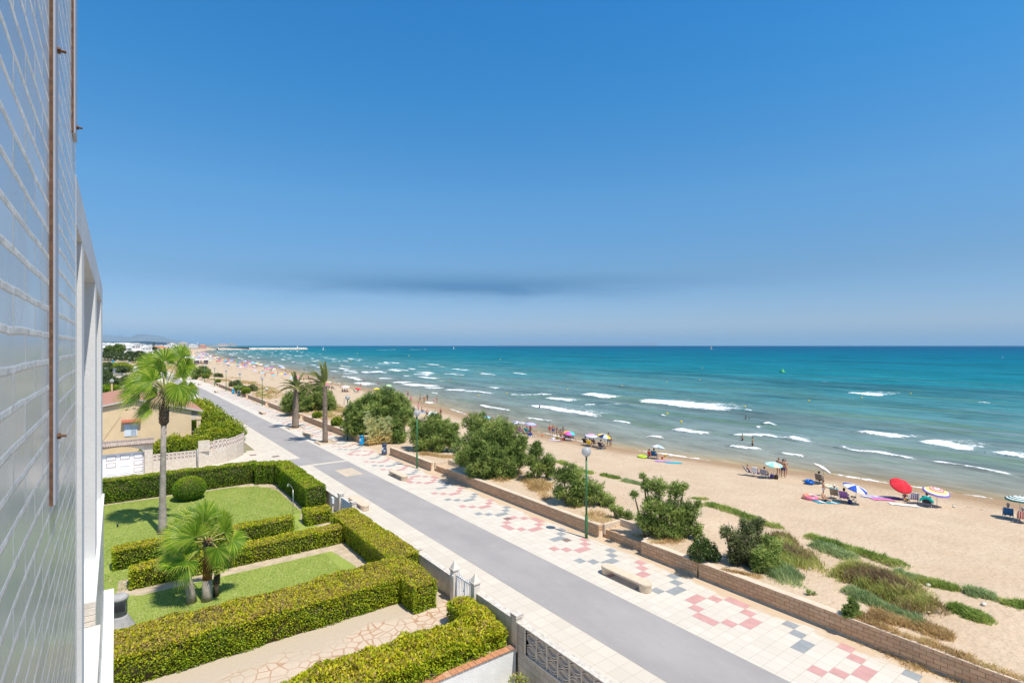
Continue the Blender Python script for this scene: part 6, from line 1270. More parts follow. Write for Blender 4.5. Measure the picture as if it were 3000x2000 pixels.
def body_mesh(kind, fem, fat=1.0):
    key = (kind, fem, fat)
    if key in _POSE: return _POSE[key]
    J = pose_joints(kind, fem); names = list(J); idx = {n: i for i, n in enumerate(names)}
    R = {'pelvis': .125*fat, 'waist': (.105 if fem else .118)*fat, 'chest': .125*fat, 'neck': .055, 'jaw': .07, 'head': .098, 'crown': .07}
    for n in 'lr': R.update({'sh_'+n: .058, 'el_'+n: .042, 'wr_'+n: .030, 'ha_'+n: .036, 'hip_'+n: .092*fat, 'kn_'+n: .058, 'an_'+n: .038, 'to_'+n: .036})
    me = bpy.data.meshes.new('pose'); me.from_pydata([J[n] for n in names], [(idx[a], idx[b]) for a, b in BONES], []); me.update()
    o = bpy.data.objects.new('pose', me); COL.objects.link(o); m = o.modifiers.new('skin', 'SKIN'); m.use_smooth_shade = True
    sv_ = me.skin_vertices[0].data
    for n, i in idx.items():
        r = R[n]; sv_[i].radius = (r, r*.80) if n in ('pelvis', 'waist', 'chest') else (r, r); sv_[i].use_root = (n == 'pelvis')
    o.modifiers.new('sub', 'SUBSURF').levels = 1
    dg = bpy.context.evaluated_depsgraph_get(); me2 = bpy.data.meshes.new_from_object(o.evaluated_get(dg)); bpy.data.objects.remove(o); bpy.data.meshes.remove(me)
    V = np.array([v.co[:] for v in me2.vertices]); F = [list(p.vertices) for p in me2.polygons]
    NRM = np.array([v.normal[:] for v in me2.vertices]); bpy.data.meshes.remove(me2)
    # which bone each vertex follows and how far along it
    best = np.full(len(V), 9.0); bi = np.zeros(len(V), int); bt = np.zeros(len(V))
    for k, (a, b) in enumerate(BONES):
        A = np.array(J[a]); D = np.array(J[b])-A; t = np.clip(((V-A)@D)/(D@D+1e-9), 0, 1); d = np.linalg.norm(V-(A+t[:,None]*D), axis=1) - (R[a]*(1-t)+R[b]*t)
        q = d < best; best[q] = d[q]; bi[q] = k; bt[q] = t[q]
    bn = [f'{a}>{b}' for a, b in BONES]
    # fingers and nose are grown onto the same body mesh
    fin = MB()
    for n in 'lr':
        w_ = Vector(J['wr_'+n]); h_ = Vector(J['ha_'+n]); d = (h_-w_).normalized(); s = d.orthogonal().normalized()
        for i in range(4): p = h_ + s*(-.024+.016*i); fin.tube([p, p + d*.045, p + (d*.075 + Vector((0,0,-.012)))*(1, 1.1, 1.05, .85)[i]], [.0085,.008,.006], 5)
        p = w_ + d*.03 + s*.03; fin.tube([p, p + (s*.6+d*.6)*.04, p + (s*.5+d)*.05], [.010,.009,.007], 5)
    hd = Vector(J['head']); up = (Vector(J['crown'])-Vector(J['jaw'])).normalized(); fw = Vector((0,1,0)) if abs(up.y) < .6 else Vector((0,0,1)); fw = (fw - up*fw.dot(up)).normalized()
    nz_ = hd + fw*.092 - up*.02; fin.tube([nz_ + up*.03 - fw*.01, nz_ + fw*.018, nz_ - up*.012], [.008,.013,.010], 5)
    nb = len(V); V3 = np.concatenate([V, np.array(fin.v)]); F3 = F + [[i+nb for i in f] for f in fin.f]
    _POSE[key] = dict(V=V3, F=F3, V0=V, F0=F, N=NRM, bi=bi, bt=bt, bn=bn, J=J, up=np.array(up), fw=np.array(fw), head=np.array(hd)); return _POSE[key]
def region(P, what):
    sel = np.zeros(len(P['V0']), bool); bt = P['bt']
    def on(name, lo=0, hi=1):
        for k, b in enumerate(P['bn']):
            if b == name: sel[(P['bi'] == k) & (bt >= lo-1e-6) & (bt <= hi+1e-6)] = True
    for n in 'lr':
        if what in ('shorts', 'briefs', 'onepiece', 'bikini'): on('pelvis>hip_'+n)
        if what == 'shorts': on('hip_'+n+'>kn_'+n, 0, .62)
        if what in ('briefs', 'onepiece', 'bikini'): on('hip_'+n+'>kn_'+n, 0, .10)
        if what in ('shirt', 'dress'): on('chest>sh_'+n); on('sh_'+n+'>el_'+n, 0, .5)
        if what == 'dress': on('pelvis>hip_'+n); on('hip_'+n+'>kn_'+n, 0, .7)
        if what == 'onepiece': on('chest>sh_'+n, 0, .45)
    if what in ('shorts', 'briefs', 'bikini'): on('pelvis>waist', 0, .35)
    if what in ('onepiece', 'shirt', 'dress'): on('pelvis>waist'); on('waist>chest')
    if what == 'onepiece': on('chest>neck', 0, .3)
    if what in ('shirt', 'dress'): on('chest>neck', 0, .75)
    if what == 'bikini': on('waist>chest', .55, 1); on('chest>neck', 0, .12)
    if what in ('hair', 'longhair', 'cap'):
        for k, b in enumerate(P['bn']):
            if b in ('jaw>head', 'head>crown') or (what == 'longhair' and b == 'neck>jaw'):
                d = P['V0']-P['head']; uu = d@P['up']; ff = d@P['fw']; lim = .03 if what == 'cap' else -.01
                sel |= (P['bi'] == k) & ((uu > lim + np.clip(ff, 0, 1)*.45) | ((ff < -.005) & (uu > (-.02 if what == 'cap' else -.2))))
    return sel
def shell(P, what, off, name, m, parent):
    sel = region(P, what); F = [f for f in P['F0'] if all(sel[i] for i in f)]
    if not F: return None
    use = sorted({i for f in F for i in f}); mp = {i: k for k, i in enumerate(use)}
    return np_mesh(name, P['V0'][use] + P['N'][use]*off, [[mp[i] for i in f] for f in F], m, parent, smooth=True)
def person(label, loc, rz, kind='stand', skin='tan', h=1.72, fem=False, wear=(('shorts',(.05,.07,.25)),), hair='dark', hairkind='hair', fat=1.0, group=None):
    P = body_mesh(kind, fem, fat); s = h/1.72
    root = np_mesh('person', P['V'], P['F'], SKIN[skin], smooth=True); root.location = loc; root.rotation_euler = (0, 0, rz); root.scale = (s*(1.0 if h > 1.4 else 1.12),)*2 + (s,)
    tag(root, label, 'person', group)
    for w_, c in wear: shell(P, w_, .014 if w_ != 'dress' else .03, {'shorts':'swim_shorts','briefs':'swim_briefs','onepiece':'swimsuit','bikini':'bikini','shirt':'shirt','dress':'dress'}[w_], cloth(c), root)
    shell(P, hairkind, .016, 'cap' if hairkind == 'cap' or hair == 'white' else 'hair', HAIR[hair], root); return root
# ---------------------------------------------------------------- parasols, chairs, towels, toys
ALU = mat('chair_frame', (.62,.63,.65), .35, .05, 10, metal=.5); POLEM = mat('parasol_pole', (.66,.66,.67), .4, .05, 10)
def parasol(label, base, H, R, cols, mode='panels', tilt=(0, 0), group=None, dome=.30, cat='parasol'):
    """beach parasol: eight-ribbed canopy with scalloped hem; cols used per panel or per ring"""
    R *= .78; u = empty("beach_parasol", label, cat, base, 0, group); cols = [cloth(c) for c in cols]; nr, ns = 9, 24; vs, fs, mi = [], [], []
    for i in range(nr+1):
        t = i/nr
        for j in range(ns):
            a = 2*math.pi*j/ns; c = abs(math.cos(4*a)); sag = (1-c)*.10*t*t; r = R*t*(1-.06*(1-c)*t)
            vs.append((r*math.cos(a), r*math.sin(a), -dome*R*(t**1.7) - sag*R*.6))
    for i in range(nr):
        for j in range(ns):
            fs.append((i*ns+j, i*ns+(j+1) % ns, (i+1)*ns+(j+1) % ns, (i+1)*ns+j)); mi.append((int((j+1.5)//3) if mode == 'panels' else i) % len(cols))
    vs2 = list(vs)
    if mode == 'circles': pass
    tq = Vector((tilt[0], tilt[1], 1)).normalized(); M = Vector((0,0,1)).rotation_difference(tq).to_matrix()
    top = Vector((0,0,H)); vs = [tuple(top + M @ Vector(v)) for v in vs]
    hem = []; b = (nr)*ns
    for j in range(ns): hem.append(tuple(Vector(vs[b+j]) + M @ Vector((0,0,-.07*R))))
    n0 = len(vs); vs += hem
    for j in range(ns): fs.append((b+j, b+(j+1) % ns, n0+(j+1) % ns, n0+j)); mi.append((int((j+1.5)//3) if mode == 'panels' else nr-1) % len(cols))
    np_mesh('canopy', np.array(vs), np.array(fs), cols, u, midx=mi, smooth=False)
    joint = Vector((0,0,H*.62)); tip = top + M @ Vector((0,0,.09)); p = MB()
    p.tube([(0,0,-.25), joint, top, tip], [.018,.018,.016,.012], 6); p.build('pole', POLEM, u)
    r_ = MB()
    for j in range(8):
        a = 2*math.pi*j/8; q = [top + M @ Vector((R*t*math.cos(a), R*t*math.sin(a), -dome*R*t**1.7-.02)) for t in (0,.5,.98)]; r_.tube(q, .006, 4, cap=False)
    r_.build('ribs', POLEM, u); return u
def fabric(c1, c2, name):
    if name in MATS: return MATS[name]
    t = NT(name); tc_ = N(t.t, 'ShaderNodeTexCoord'); w = N(t.t, 'ShaderNodeTexWave', wave_type='BANDS', bands_direction='X'); t.set(w, 'Vector', tc_.outputs['Object']); t.set(w, 'Scale', 2.6)
    MATS[name] = t.fin(t.mix(t.rng(w.outputs['Fac'], .45, .55), c1, c2), .85, .2); return MATS[name]
def chair(label, loc, rz, fab, group='folding beach chairs', towel=None, high=False):
    """low folding beach chair facing +Y"""
    c = empty('beach_chair', label, 'beach chair', loc, rz, group); zs = .30 if not high else .40; f = MB()
    for x in (-.27, .27):
        f.tube([(x,-.62,zs+.62),(x,-.20,zs),(x,.26,zs+.06),(x,.30,0)], .014, 6); f.tube([(x,.10,zs+.02),(x,-.38,0)], .014, 6); f.tube([(x,-.40,zs+.28),(x,.18,zs+.24),(x,.24,zs+.05)], .016, 6)
    for p, q in (((-.27,-.62,zs+.62),(.27,-.62,zs+.62)),((-.27,.30,0),(.27,.30,0)),((-.27,-.38,0),(.27,-.38,0)),((-.27,.26,zs+.06),(.27,.26,zs+.06))): f.tube([p, q], .014, 6)
    f.build('frame', ALU, c)
    def sling(name, a, b, sagz, w=.26):
        n = 7; vs = [(x*w, a[0]+(b[0]-a[0])*i/n, a[1]+(b[1]-a[1])*i/n - sagz*math.sin(math.pi*i/n)*(1-.3*abs(x))) for i in range(n+1) for x in (-1,-.33,.33,1)]
        o = np_mesh(name, np.array(vs), [(4*i+j, 4*i+j+1, 4*i+j+5, 4*i+j+4) for i in range(n) for j in range(3)], fab, c, smooth=True); return o
    sling('seat', (-.20,zs), (.26,zs+.06), .05); sling('backrest', (-.60,zs+.60), (-.20,zs), .06)
    return c
def towel(label, px, py, w, l, rz, cols, group='beach towels on the sand'):
    B = gz(px, py); n, k = 10, 8; vs = []
    rg = random.Random(int(px+py))
    for i in range(n+1):
        for j in range(k+1):
            x = (-.5+i/n)*w; y = (-.5+j/k)*l; xx = B.x + x*math.cos(rz) - y*math.sin(rz); yy = B.y + x*math.sin(rz) + y*math.cos(rz); vs.append((xx, yy, float(terr(xx, yy)) + .03 + .02*rg.random()))
    o = np_mesh('towel', np.array(vs), [(i*(k+1)+j, (i+1)*(k+1)+j, (i+1)*(k+1)+j+1, i*(k+1)+j+1) for i in range(n) for j in range(k)], [cloth(c) for c in cols], midx=[(j if len(cols) > 1 else 0) % len(cols) for i in range(n) for j in range(k)], smooth=True)
    return tag(o, label, 'towel', group)
def ring(label, px, py, R, r, cols, name='swim_ring', sq=1.0, rz=0.0):
    B = gz(px, py); o = MB(); k, q = 20, 10
    vs = [((R+r*math.cos(2*math.pi*j/q))*math.cos(2*math.pi*i/k), sq*(R+r*math.cos(2*math.pi*j/q))*math.sin(2*math.pi*i/k), r+r*math.sin(2*math.pi*j/q)) for i in range(k) for j in range(q)]
    for i in range(k):
        o.add([], []); 
        for j in range(q): o.f.append([i*q+j, ((i+1) % k)*q+j, ((i+1) % k)*q+(j+1) % q, i*q+(j+1) % q]); o.m.append((i*len(cols)//k) if len(cols) > 1 else 0); o.sm.append(True)
    o.v = vs; ob = o.build(name, [mat('vinyl_%d' % abs(int(sum(c)*1000+c[0]*77)), c, .3, .05, 5, spec=.5) for c in cols]); ob.location = B; ob.rotation_euler = (0, 0, rz); return tag(ob, label, 'swim ring')
def bag(label, px, py, s, col, name='beach_bag', cat='bag'):
    B = gz(px, py); b = empty(name, label, cat, B, .4)
    MB().box((-.5*s,-.3*s,0), (.5*s,.3*s,.6*s), 0, .12*s).build('body', cloth(col), b); MB().tube([(-.25*s,0,.58*s),(-.2*s,0,.95*s),(.2*s,0,.95*s),(.25*s,0,.58*s)], .03*s, 5).build('handle', cloth(tuple(v*.5 for v in col)), b); return b
SEA_F = 0.0      # facing: chairs look out to sea (+X)
def at(px, py): return gz(px, py)
def top_h(base, apex_y): B = gz(*base); return B, (base[1]-apex_y)*ppm(B.x, B.y)
NAVYS = fabric((.035,.05,.15), (.45,.50,.62), 'navy_white_stripe'); PURP = fabric((.30,.12,.42), (.40,.20,.52), 'purple_sling'); REDW = fabric((.55,.06,.06), (.75,.72,.70), 'red_white_stripe'); BEIGE_F = fabric((.42,.34,.25), (.48,.39,.29), 'beige_sling'); BLUE_F = fabric((.02,.10,.30), (.03,.14,.36), 'dark_blue_sling'); TAUPE = fabric((.20,.165,.135), (.24,.20,.16), 'taupe_sling'); WHP = fabric((.70,.68,.72), (.22,.16,.42), 'white_purple_stripe'); TURQ = fabric((.0,.33,.42), (.02,.38,.48), 'turquoise_sling'); DARKF = fabric((.03,.03,.05), (.06,.06,.09), 'black_sling'); YELF = fabric((.75,.55,.03), (.78,.60,.05), 'yellow_sling'); GRNF = fabric((.03,.28,.16), (.05,.33,.20), 'green_sling')
FS = rad(-78)    # figure's +Y turned to the sea
RED, WHT, BLU, YEL, GRN, MINT, PNK, LIL, BLK, NVY, TUR, COR, CRM, LBL = (.62,.02,.035), (.80,.79,.77), (.02,.08,.42), (.78,.56,.02), (.05,.42,.10), (.28,.66,.62), (.70,.12,.30), (.36,.34,.66), (.02,.02,.022), (.02,.03,.12), (.01,.42,.55), (.72,.24,.17), (.74,.64,.46), (.30,.52,.70)
# --- right-hand edge
B, h = top_h((2988,1523), 1452); parasol('white parasol with thin dark green rings at the right edge of the view', B, h, 1.05, [WHT,(.02,.16,.13),WHT,WHT,(.02,.16,.13),WHT,(.02,.16,.13),WHT,(.02,.16,.13)], 'rings')
chair('dark navy beach chair under the green ringed parasol, a man sitting in it', at(2953,1519), FS, BLUE_F); person('grey haired man sitting in the dark navy chair by the water', at(2953,1519), FS, 'sit', 'brown', 1.74, wear=(('shorts',(.05,.05,.08)),), hair='grey')
chair('red and white striped beach chair cut by the right edge of the view', at(2996,1531), FS, REDW); person('person in a dark shirt sitting in the red and white striped chair', at(2996,1531), FS, 'sit', 'tan', 1.7, wear=(('shirt',(.12,.10,.12)),('shorts',(.05,.05,.06))), hair='grey')
# --- striped parasol group
B, h = top_h((2745,1483), 1430); parasol('parasol ringed in yellow, pink, orange and violet', B, h, 1.12, [LIL,WHT,PNK,(.80,.55,.25),PNK,(.82,.68,.22),(.82,.68,.22),WHT,(.25,.18,.50)], 'rings', (-.10,-.18))
chair('dark chair draped with a turquoise towel under the ringed parasol', at(2716,1483), FS, DARKF); person('person in dark clothes sitting under the turquoise towel', at(2716,1483), FS, 'sit', 'tan', 1.65, True, (('dress',(.10,.03,.06)),), 'brown')
b_ = gz(2714,1470); o = MB(); vs = [((x-.5)*.85, .08*math.cos(y*9)+(y-.5)*.30-.10, .62+.30*math.sin(math.pi*x)*1.0-.55*abs(y-.5)) for x in np.linspace(0,1,7) for y in np.linspace(0,1,6)]
o.add(vs, [(i*6+j, (i+1)*6+j, (i+1)*6+j+1, i*6+j+1) for i in range(6) for j in range(5)], 0, True); tq_ = o.build('towel', cloth((.0,.46,.40))); tq_.location = gz(2716,1483) + Vector((-.48,-.1,.06)); tq_.rotation_euler = (0,0,FS); tag(tq_, 'turquoise towel hung over the back of the dark chair', 'towel')
chair('empty chair with white and purple stripes beside the red parasol', at(2677,1473), FS+.2, WHP)
B, h = top_h((2644,1463), 1415); parasol('big plain red parasol tilted over', B, h*1.0, 1.02, [RED,(.66,.03,.045)], 'panels', (-.42,-.60), dome=.34)
bl = MB().ball((0,0,.17), .17, 12); [bl.m.__setitem__(i, (i//2) % 5) for i in range(len(bl.m))]; o = bl.build('beach_ball', [cloth(c) for c in (YEL,RED,GRN,LIL,WHT)]); o.location = gz(2655,1468); tag(o, 'rainbow coloured beach ball at the foot of the red parasol', 'ball')
person('child with dark hair sitting low behind the rainbow ball', at(2652,1462), FS, 'ground', 'tan', 1.15, True, (('onepiece',(.35,.08,.40)),), 'dark')
towel('white towel spread in front of the red parasol', 2648,1478, .9,1.9, rad(38), [WHT]); towel('blue and lilac striped towel left of the red parasol', 2560,1454, .9,1.8, rad(52), [LBL,LIL,WHT,LIL]); towel('pink towel in front of the blue and lilac one', 2585,1462, .85,1.7, rad(48), [PNK,(.55,.25,.45)]); towel('dark violet sheet standing in for the red parasol shadow', 2610,1459, .85,1.7, rad(46), [(.16,.06,.26),(.22,.10,.32)])  # last sheet is dark violet to paint in the red parasol's shadow
# --- blue and white parasol group
B, h = top_h((2508,1476), 1421); parasol('parasol of alternating blue and white panels', B, h, 1.08, [BLU,WHT], 'panels', (.06,-.30), dome=.26)
chair('beige beach chair left of the blue and white parasol', at(2446,1460), FS, BEIGE_F); person('man with a white and dark cap in the beige chair', at(2446,1460), FS, 'sit', 'tan', 1.72, wear=(('shorts',(.05,.03,.10)),), hair='white', hairkind='cap')
chair('purple beach chair beneath the blue and white parasol', at(2474,1469), FS, PURP); person('woman with dark hair in the purple chair, seen from behind', at(2474,1469), FS, 'sit', 'brown', 1.65, True, (('onepiece',(.30,.16,.40)),), 'dark', 'longhair')
st = empty('folding_stool', 'small folding stool with crossed legs by the blue and white parasol pole', 'stool', gz(2500,1470), .3); f_ = MB()
for s_ in (-.14, .14): f_.tube([(s_,-.16,0),(s_,.16,.40)], .012, 5).tube([(s_,.16,0),(s_,-.16,.40)], .012, 5)
f_.build('legs', mat('black_metal', (.03,.03,.03), .5, .1), st); MB().box((-.17,-.18,.40), (.17,.18,.42)).build('seat', DARKF, st)
bag('dark cloth bag in the shade of the blue and white parasol', 2490,1474, .42, (.04,.06,.16))
ring('coral and pink inflatable ring beside the lying sunbather', 2374,1462, .52, .17, [(.80,.28,.16),(.78,.20,.30),(.84,.62,.50)], sq=.8, rz=.6)
towel('turquoise striped towel under the lying sunbather', 2421,1471, .8,1.8, rad(60), [TUR,WHT,(.02,.20,.32),TUR]); person('sunbather lying with one knee raised on the turquoise towel', gz(2416,1466) + Vector((0,0,.05)), rad(-60), 'lie', 'tan', 1.68, True, (('bikini',(.10,.12,.08)),), 'dark')
person('boy in white and blue trunks standing behind the sunbather', at(2412,1452), rad(200), 'stand', 'tan', 1.28, wear=(('shorts',(.60,.66,.78)),), hair='dark')
ring('cream coloured float lying behind the boy', 2425,1427, .32, .12, [CRM], sq=.7); towel('small turquoise cloth on the wet sand', 2441,1430, .4,.8, rad(60), [TUR])
# --- taupe chair group
chair('taupe high backed chair in front of the white tilted parasol', at(2401,1417), FS, TAUPE, high=True); person('man in the taupe chair seen from behind', at(2401,1417), FS, 'sit', 'brown', 1.78, wear=(('shirt',(.22,.18,.14)),('shorts',(.10,.08,.12))), hair='dark')
B, h = top_h((2412,1415), 1366); parasol('plain white parasol tilted towards the sea', B, h, 1.05, [WHT,(.84,.82,.78)], 'panels', (.50,-.42), dome=.22)
ring('deep blue inflatable lying left of the taupe chair', 2371,1417, .40, .17, [(.0,.10,.42)], sq=.7, rz=.5)
# --- mint parasol group
B, h = top_h((2267,1401), 1353); parasol('parasol with mint green and cream panels', B, h, 1.0, [MINT,CRM,MINT,(.62,.74,.70)], 'panels', (-.04,-.12))
person('man in navy trunks standing right of the mint parasol', at(2294,1399), FS, 'hips', 'tan', 1.78, wear=(('shorts',(.03,.04,.16)),), hair='dark'); person('man in pale trunks facing away behind the mint parasol', at(2281,1392), rad(100), 'stand', 'tan', 1.74, wear=(('shorts',(.50,.42,.40)),), hair='brown'); person('woman hidden behind the man in navy trunks', at(2301,1394), rad(120), 'stand', 'fair', 1.64, True, (('bikini',(.25,.08,.08)),), 'brown', 'longhair')
chair('navy and white striped chair at the left end of the mint parasol group', at(2196,1392), FS-.9, NAVYS); person('person with bare legs in the leftmost striped chair', at(2196,1392), FS-.9, 'sitleg', 'fair', 1.65, True, (('onepiece',(.06,.10,.22)),), 'grey')
chair('magenta chair with a white towel over its back', at(2216,1395), FS, PURP); o = MB().box((-.25,-.045,.42), (.25,.045,.98), 0, .03).build('towel', cloth(WHT)); o.location = gz(2216,1395) + Vector((-.56,-.10,.0)); o.rotation_euler = (0,0,FS); tag(o, 'white towel hanging over the magenta chair', 'towel')
chair('navy striped chair just left of the mint parasol pole', at(2241,1400), FS, NAVYS); person('tanned person in the navy striped chair by the mint parasol', at(2241,1400), FS, 'sit', 'tan', 1.66, True, (('bikini',(.30,.10,.05)),), 'brown')
bag('purple beach bag between the navy chair and the mint parasol pole', 2261,1399, .50, (.25,.15,.50)); bag('dark brown beach bag at the foot of the mint parasol', 2274,1402, .55, (.06,.035,.02))
# --- blue-white dome group
B, h = top_h((1928,1344), 1302); parasol('domed pale blue and white parasol leaning over a dark blue chair', B, h, .92, [(.55,.62,.74),WHT,(.40,.52,.72)], 'panels', (.25,.1), dome=.45)
chair('dark blue chair under the domed parasol', at(1917,1342), FS+.2, BLUE_F); person('person with a red top seated left of the dark blue chair', at(1902,1336), FS, 'ground', 'brown', 1.6, True, (('shirt',(.62,.06,.05)),), 'dark'); person('person in blue reclining in the dark blue chair', at(1917,1342), FS+.2, 'sit', 'tan', 1.68, wear=(('shirt',(.02,.20,.38)),), hair='dark')
ring('yellow-green swim ring left of the domed parasol', 1882,1340, .42, .13, [(.48,.66,.03)]); bag('pinkish bag beside the yellow-green ring', 1896,1340, .45, (.50,.25,.40)); towel('violet towel in front of the domed parasol', 1942,1351, .9,1.7, rad(58), [(.38,.14,.58),(.45,.25,.62)]); towel('bright turquoise towel next to the violet one', 1972,1355, .9,1.8, rad(62), [TUR])
for px, py, c, lab in ((1940,1344,RED,'red sand toy right of the domed parasol'),(1964,1340,WHT,'white sand toy near the waterline'),(1948,1337,YEL,'yellow sand toy behind the red one')):
    o = MB().lathe([(.09,0),(.13,.20),(.14,.21)], 10).build('sand_bucket', cloth(c)); o.location = gz(px, py); tag(o, lab, 'toy')
# --- bathers standing in the water
def wader(label, px, py, depth, **k): x, y = ground(px, py, SL); person(label, (x, y, SL-depth), k.pop('rz', rad(30)), k.pop('kind', 'wade'), **k)
wader('swimmer with a dark top, waist deep beyond the white breakers', 2185,1228, .95, skin='tan', wear=(('shirt',(.08,.02,.03)),)); wader('dark head and shoulders low in the water by the swimmer', 2195,1228, 1.30, skin='brown', h=1.6)
wader('boy walking thigh deep, left of the tall bather', 2175,1291, .50, skin='tan', h=1.5, kind='walk', wear=(('shorts',(.06,.05,.06)),)); wader('tall bather in dark trunks with arms at his sides in the shallows', 2205,1309, .42, skin='tan', h=1.76, wear=(('shorts',(.02,.02,.03)),))
wader('man in a blue shirt and white cap standing in the surf', 1581,1196, .55, skin='tan', wear=(('shirt',(.06,.16,.36)),('shorts',(.05,.10,.25))), hair='white', hairkind='cap'); wader('pair of heads far out between yellow buoys, nearer one', 1628,1132, 1.15, skin='tan'); wader('pair of heads far out between yellow buoys, farther one', 1634,1131, 1.25, skin='brown', h=1.6)
wader('bather in a cap wading behind the red parasol far down the beach', 1067,1116, .6, skin='tan', hair='white', hairkind='cap'); wader('bather stooping in the waves farther right', 1109,1125, .65, skin='brown', kind='bend', wear=(('shorts',(.2,.03,.06)),)); wader('person in red standing at the edge of the foam', 1057,1134, .2, skin='fair', fem=True, wear=(('onepiece',(.50,.10,.10)),))
wader('far bather low in the waves, left of the spray', 1319,1116, .9, skin='fair'); wader('far small head in the waves', 1333,1118, 1.25, skin='tan', h=1.5); wader('bather with a lilo far out', 1350,1105, 1.1, skin='tan')
# --- yellow parasol group
B, h = top_h((1733,1306), 1270); parasol('parasol striped in pink, red and pale blue rings', B, h, 1.05, [RED,PNK,(.50,.60,.80),COR,(.45,.55,.80),PNK,(.50,.60,.80),WHT,(.40,.45,.75)], 'rings', (0,-.1), dome=.32)
B, h = top_h((1772,1313), 1271); parasol('parasol of yellow, navy and white panels', B, h, 1.12, [YEL,NVY,WHT,YEL,NVY,(.5,.55,.75)], 'panels', (.05,-.2), dome=.30)
chair('dark chair at the left of the ring striped parasol', at(1717,1303), FS, DARKF); person('dark haired man in the leftmost dark chair', at(1717,1303), FS, 'sit', 'brown', 1.7, wear=(('shorts',(.05,.05,.10)),))
chair('yellow beach chair turned away below the ring striped parasol', at(1729,1308), FS, YELF); person('person with a yellow top in the yellow chair', at(1729,1308), FS, 'sit', 'tan', 1.66, True, (('shirt',(.72,.55,.05)),), 'brown')
chair('grey chair in the middle of the yellow parasol group', at(1742,1306), FS-.3, TAUPE); person('woman stretching her legs between the two parasols', at(1742,1306), FS-.3, 'sitleg', 'fair', 1.68, True, (('bikini',(.20,.05,.08)),), 'brown')
chair('chair with white crossed legs holding a broad backed man', at(1763,1315), FS, DARKF); person('broad bare backed man seated under the yellow and navy parasol', at(1763,1315), FS, 'sit', 'tan', 1.80, wear=(('shorts',(.04,.04,.05)),), fat=1.18)
person('man standing behind the yellow and navy parasol', at(1783,1307), rad(150), 'walk', 'brown', 1.78, wear=(('shorts',(.05,.10,.35)),)); person('child beside the man behind the yellow parasol', at(1790,1306), FS, 'stand', 'tan', 1.2, wear=(('shorts',(.6,.62,.68)),))
# --- rainbow parasol group
B, h = top_h((1668,1290), 1263); parasol('rainbow parasol with green, yellow, orange and pink panels', B, h, 1.05, [(.10,.62,.25),(.50,.70,.05),YEL,(.85,.38,.05),(.75,.10,.35),(.55,.15,.55),(.10,.45,.65),(.05,.58,.45)], 'panels', (0,-.2), dome=.30)
person('woman in a red swimsuit standing with a man in blue trunks', at(1611,1275), rad(-60), 'stand', 'fair', 1.66, True, (('onepiece',(.70,.05,.05)),), 'fair'); person('man in blue trunks standing beside the red swimsuit', at(1621,1275.5), rad(-40), 'stand', 'tan', 1.76, wear=(('shorts',(.03,.12,.45)),), hair='grey', fat=1.1); person('girl with long dark hair standing behind the black bikini', at(1632,1279), rad(100), 'walk', 'tan', 1.48, True, (('bikini',(.5,.2,.15)),), 'dark', 'longhair'); person('woman in a black bikini standing in front of the rainbow group', at(1643,1294), FS, 'hips', 'tan', 1.68, True, (('bikini',(.02,.02,.025)),), 'brown', 'longhair', 1.08); person('child standing in the shallows behind the rainbow group', at(1650,1271), FS, 'stand', 'tan', 1.15, wear=(('shorts',(.4,.45,.6)),))
chair('navy chair beneath the rainbow parasol', at(1662,1289), FS, NAVYS); person('person in navy under the rainbow parasol', at(1662,1289), FS, 'sit', 'brown', 1.66, wear=(('shirt',(.08,.09,.20)),)); chair('red chair beneath the rainbow parasol', at(1676,1290), FS, REDW); person('person in orange under the rainbow parasol', at(1676,1290), FS, 'sit', 'tan', 1.66, True, (('shirt',(.65,.22,.08)),), 'brown')
bag('brick red cool box behind the black bikini', 1650,1289, .60, (.38,.06,.05), 'cool_box', 'cool box'); towel('lilac towel with bags left of the black bikini', 1627,1289, .9,1.7, rad(65), [(.62,.48,.66),(.75,.66,.74)]); bag('white beach bag on the lilac towel', 1620,1288, .5, (.72,.68,.66)); bag('olive bag behind the lilac towel', 1634,1285, .5, (.30,.24,.06))
o = MB().ball((0,0,.14), .14, 10).build('ball', cloth((.75,.16,.08))); o.location = gz(1589,1277); tag(o, 'orange ball alone on the sand', 'ball')
# --- three parasols in a row
for (bx, by), ay, cols, lab, R_ in (((1513,1265),1233,[LIL,WHT,LIL,WHT,LIL,(.45,.45,.75)],'lilac and white ringed parasol, left of the three in a row',.85),((1531,1268),1235,[BLK,WHT],'black and white ringed parasol in the middle of the three',.85),((1556,1271),1237,[TUR,PNK,LBL,(.40,.60,.70),PNK,LBL,(.35,.55,.68)],'pale blue and pink ringed parasol, right of the three in a row',1.1)):
    B, h = top_h((bx, by), ay); parasol(lab, B, h, R_, cols, 'rings', (0,-.15))
for (px, py), fab_, w_, sk, lab in (((1516,1266),REDW,(.50,.06,.05),'brown','person in red'),((1525,1269),PURP,(.24,.10,.26),'brown','person in purple'),((1546,1271),TURQ,(.05,.30,.42),'tan','broad tanned person with a turquoise cloth')):
    chair('beach chair of the ' + lab + ' under the three parasols', at(px, py), FS, fab_); person(lab + ' sitting under the three parasols', at(px, py), FS, 'sit', sk, 1.7, True, (('shirt' if w_[0] < .3 or sk == 'brown' else 'briefs', w_),), 'brown', fat=1.1)
person('child standing at the right of the three parasols', at(1554,1268), FS, 'stand', 'tan', 1.3, wear=(('shorts',(.3,.1,.08)),)); bag('navy bag in front of the three parasols', 1553,1275, .6, (.03,.05,.22)); towel('white towel with a navy cloth right of the three parasols', 1558,1277, .7,1.2, rad(60), [WHT,NVY])
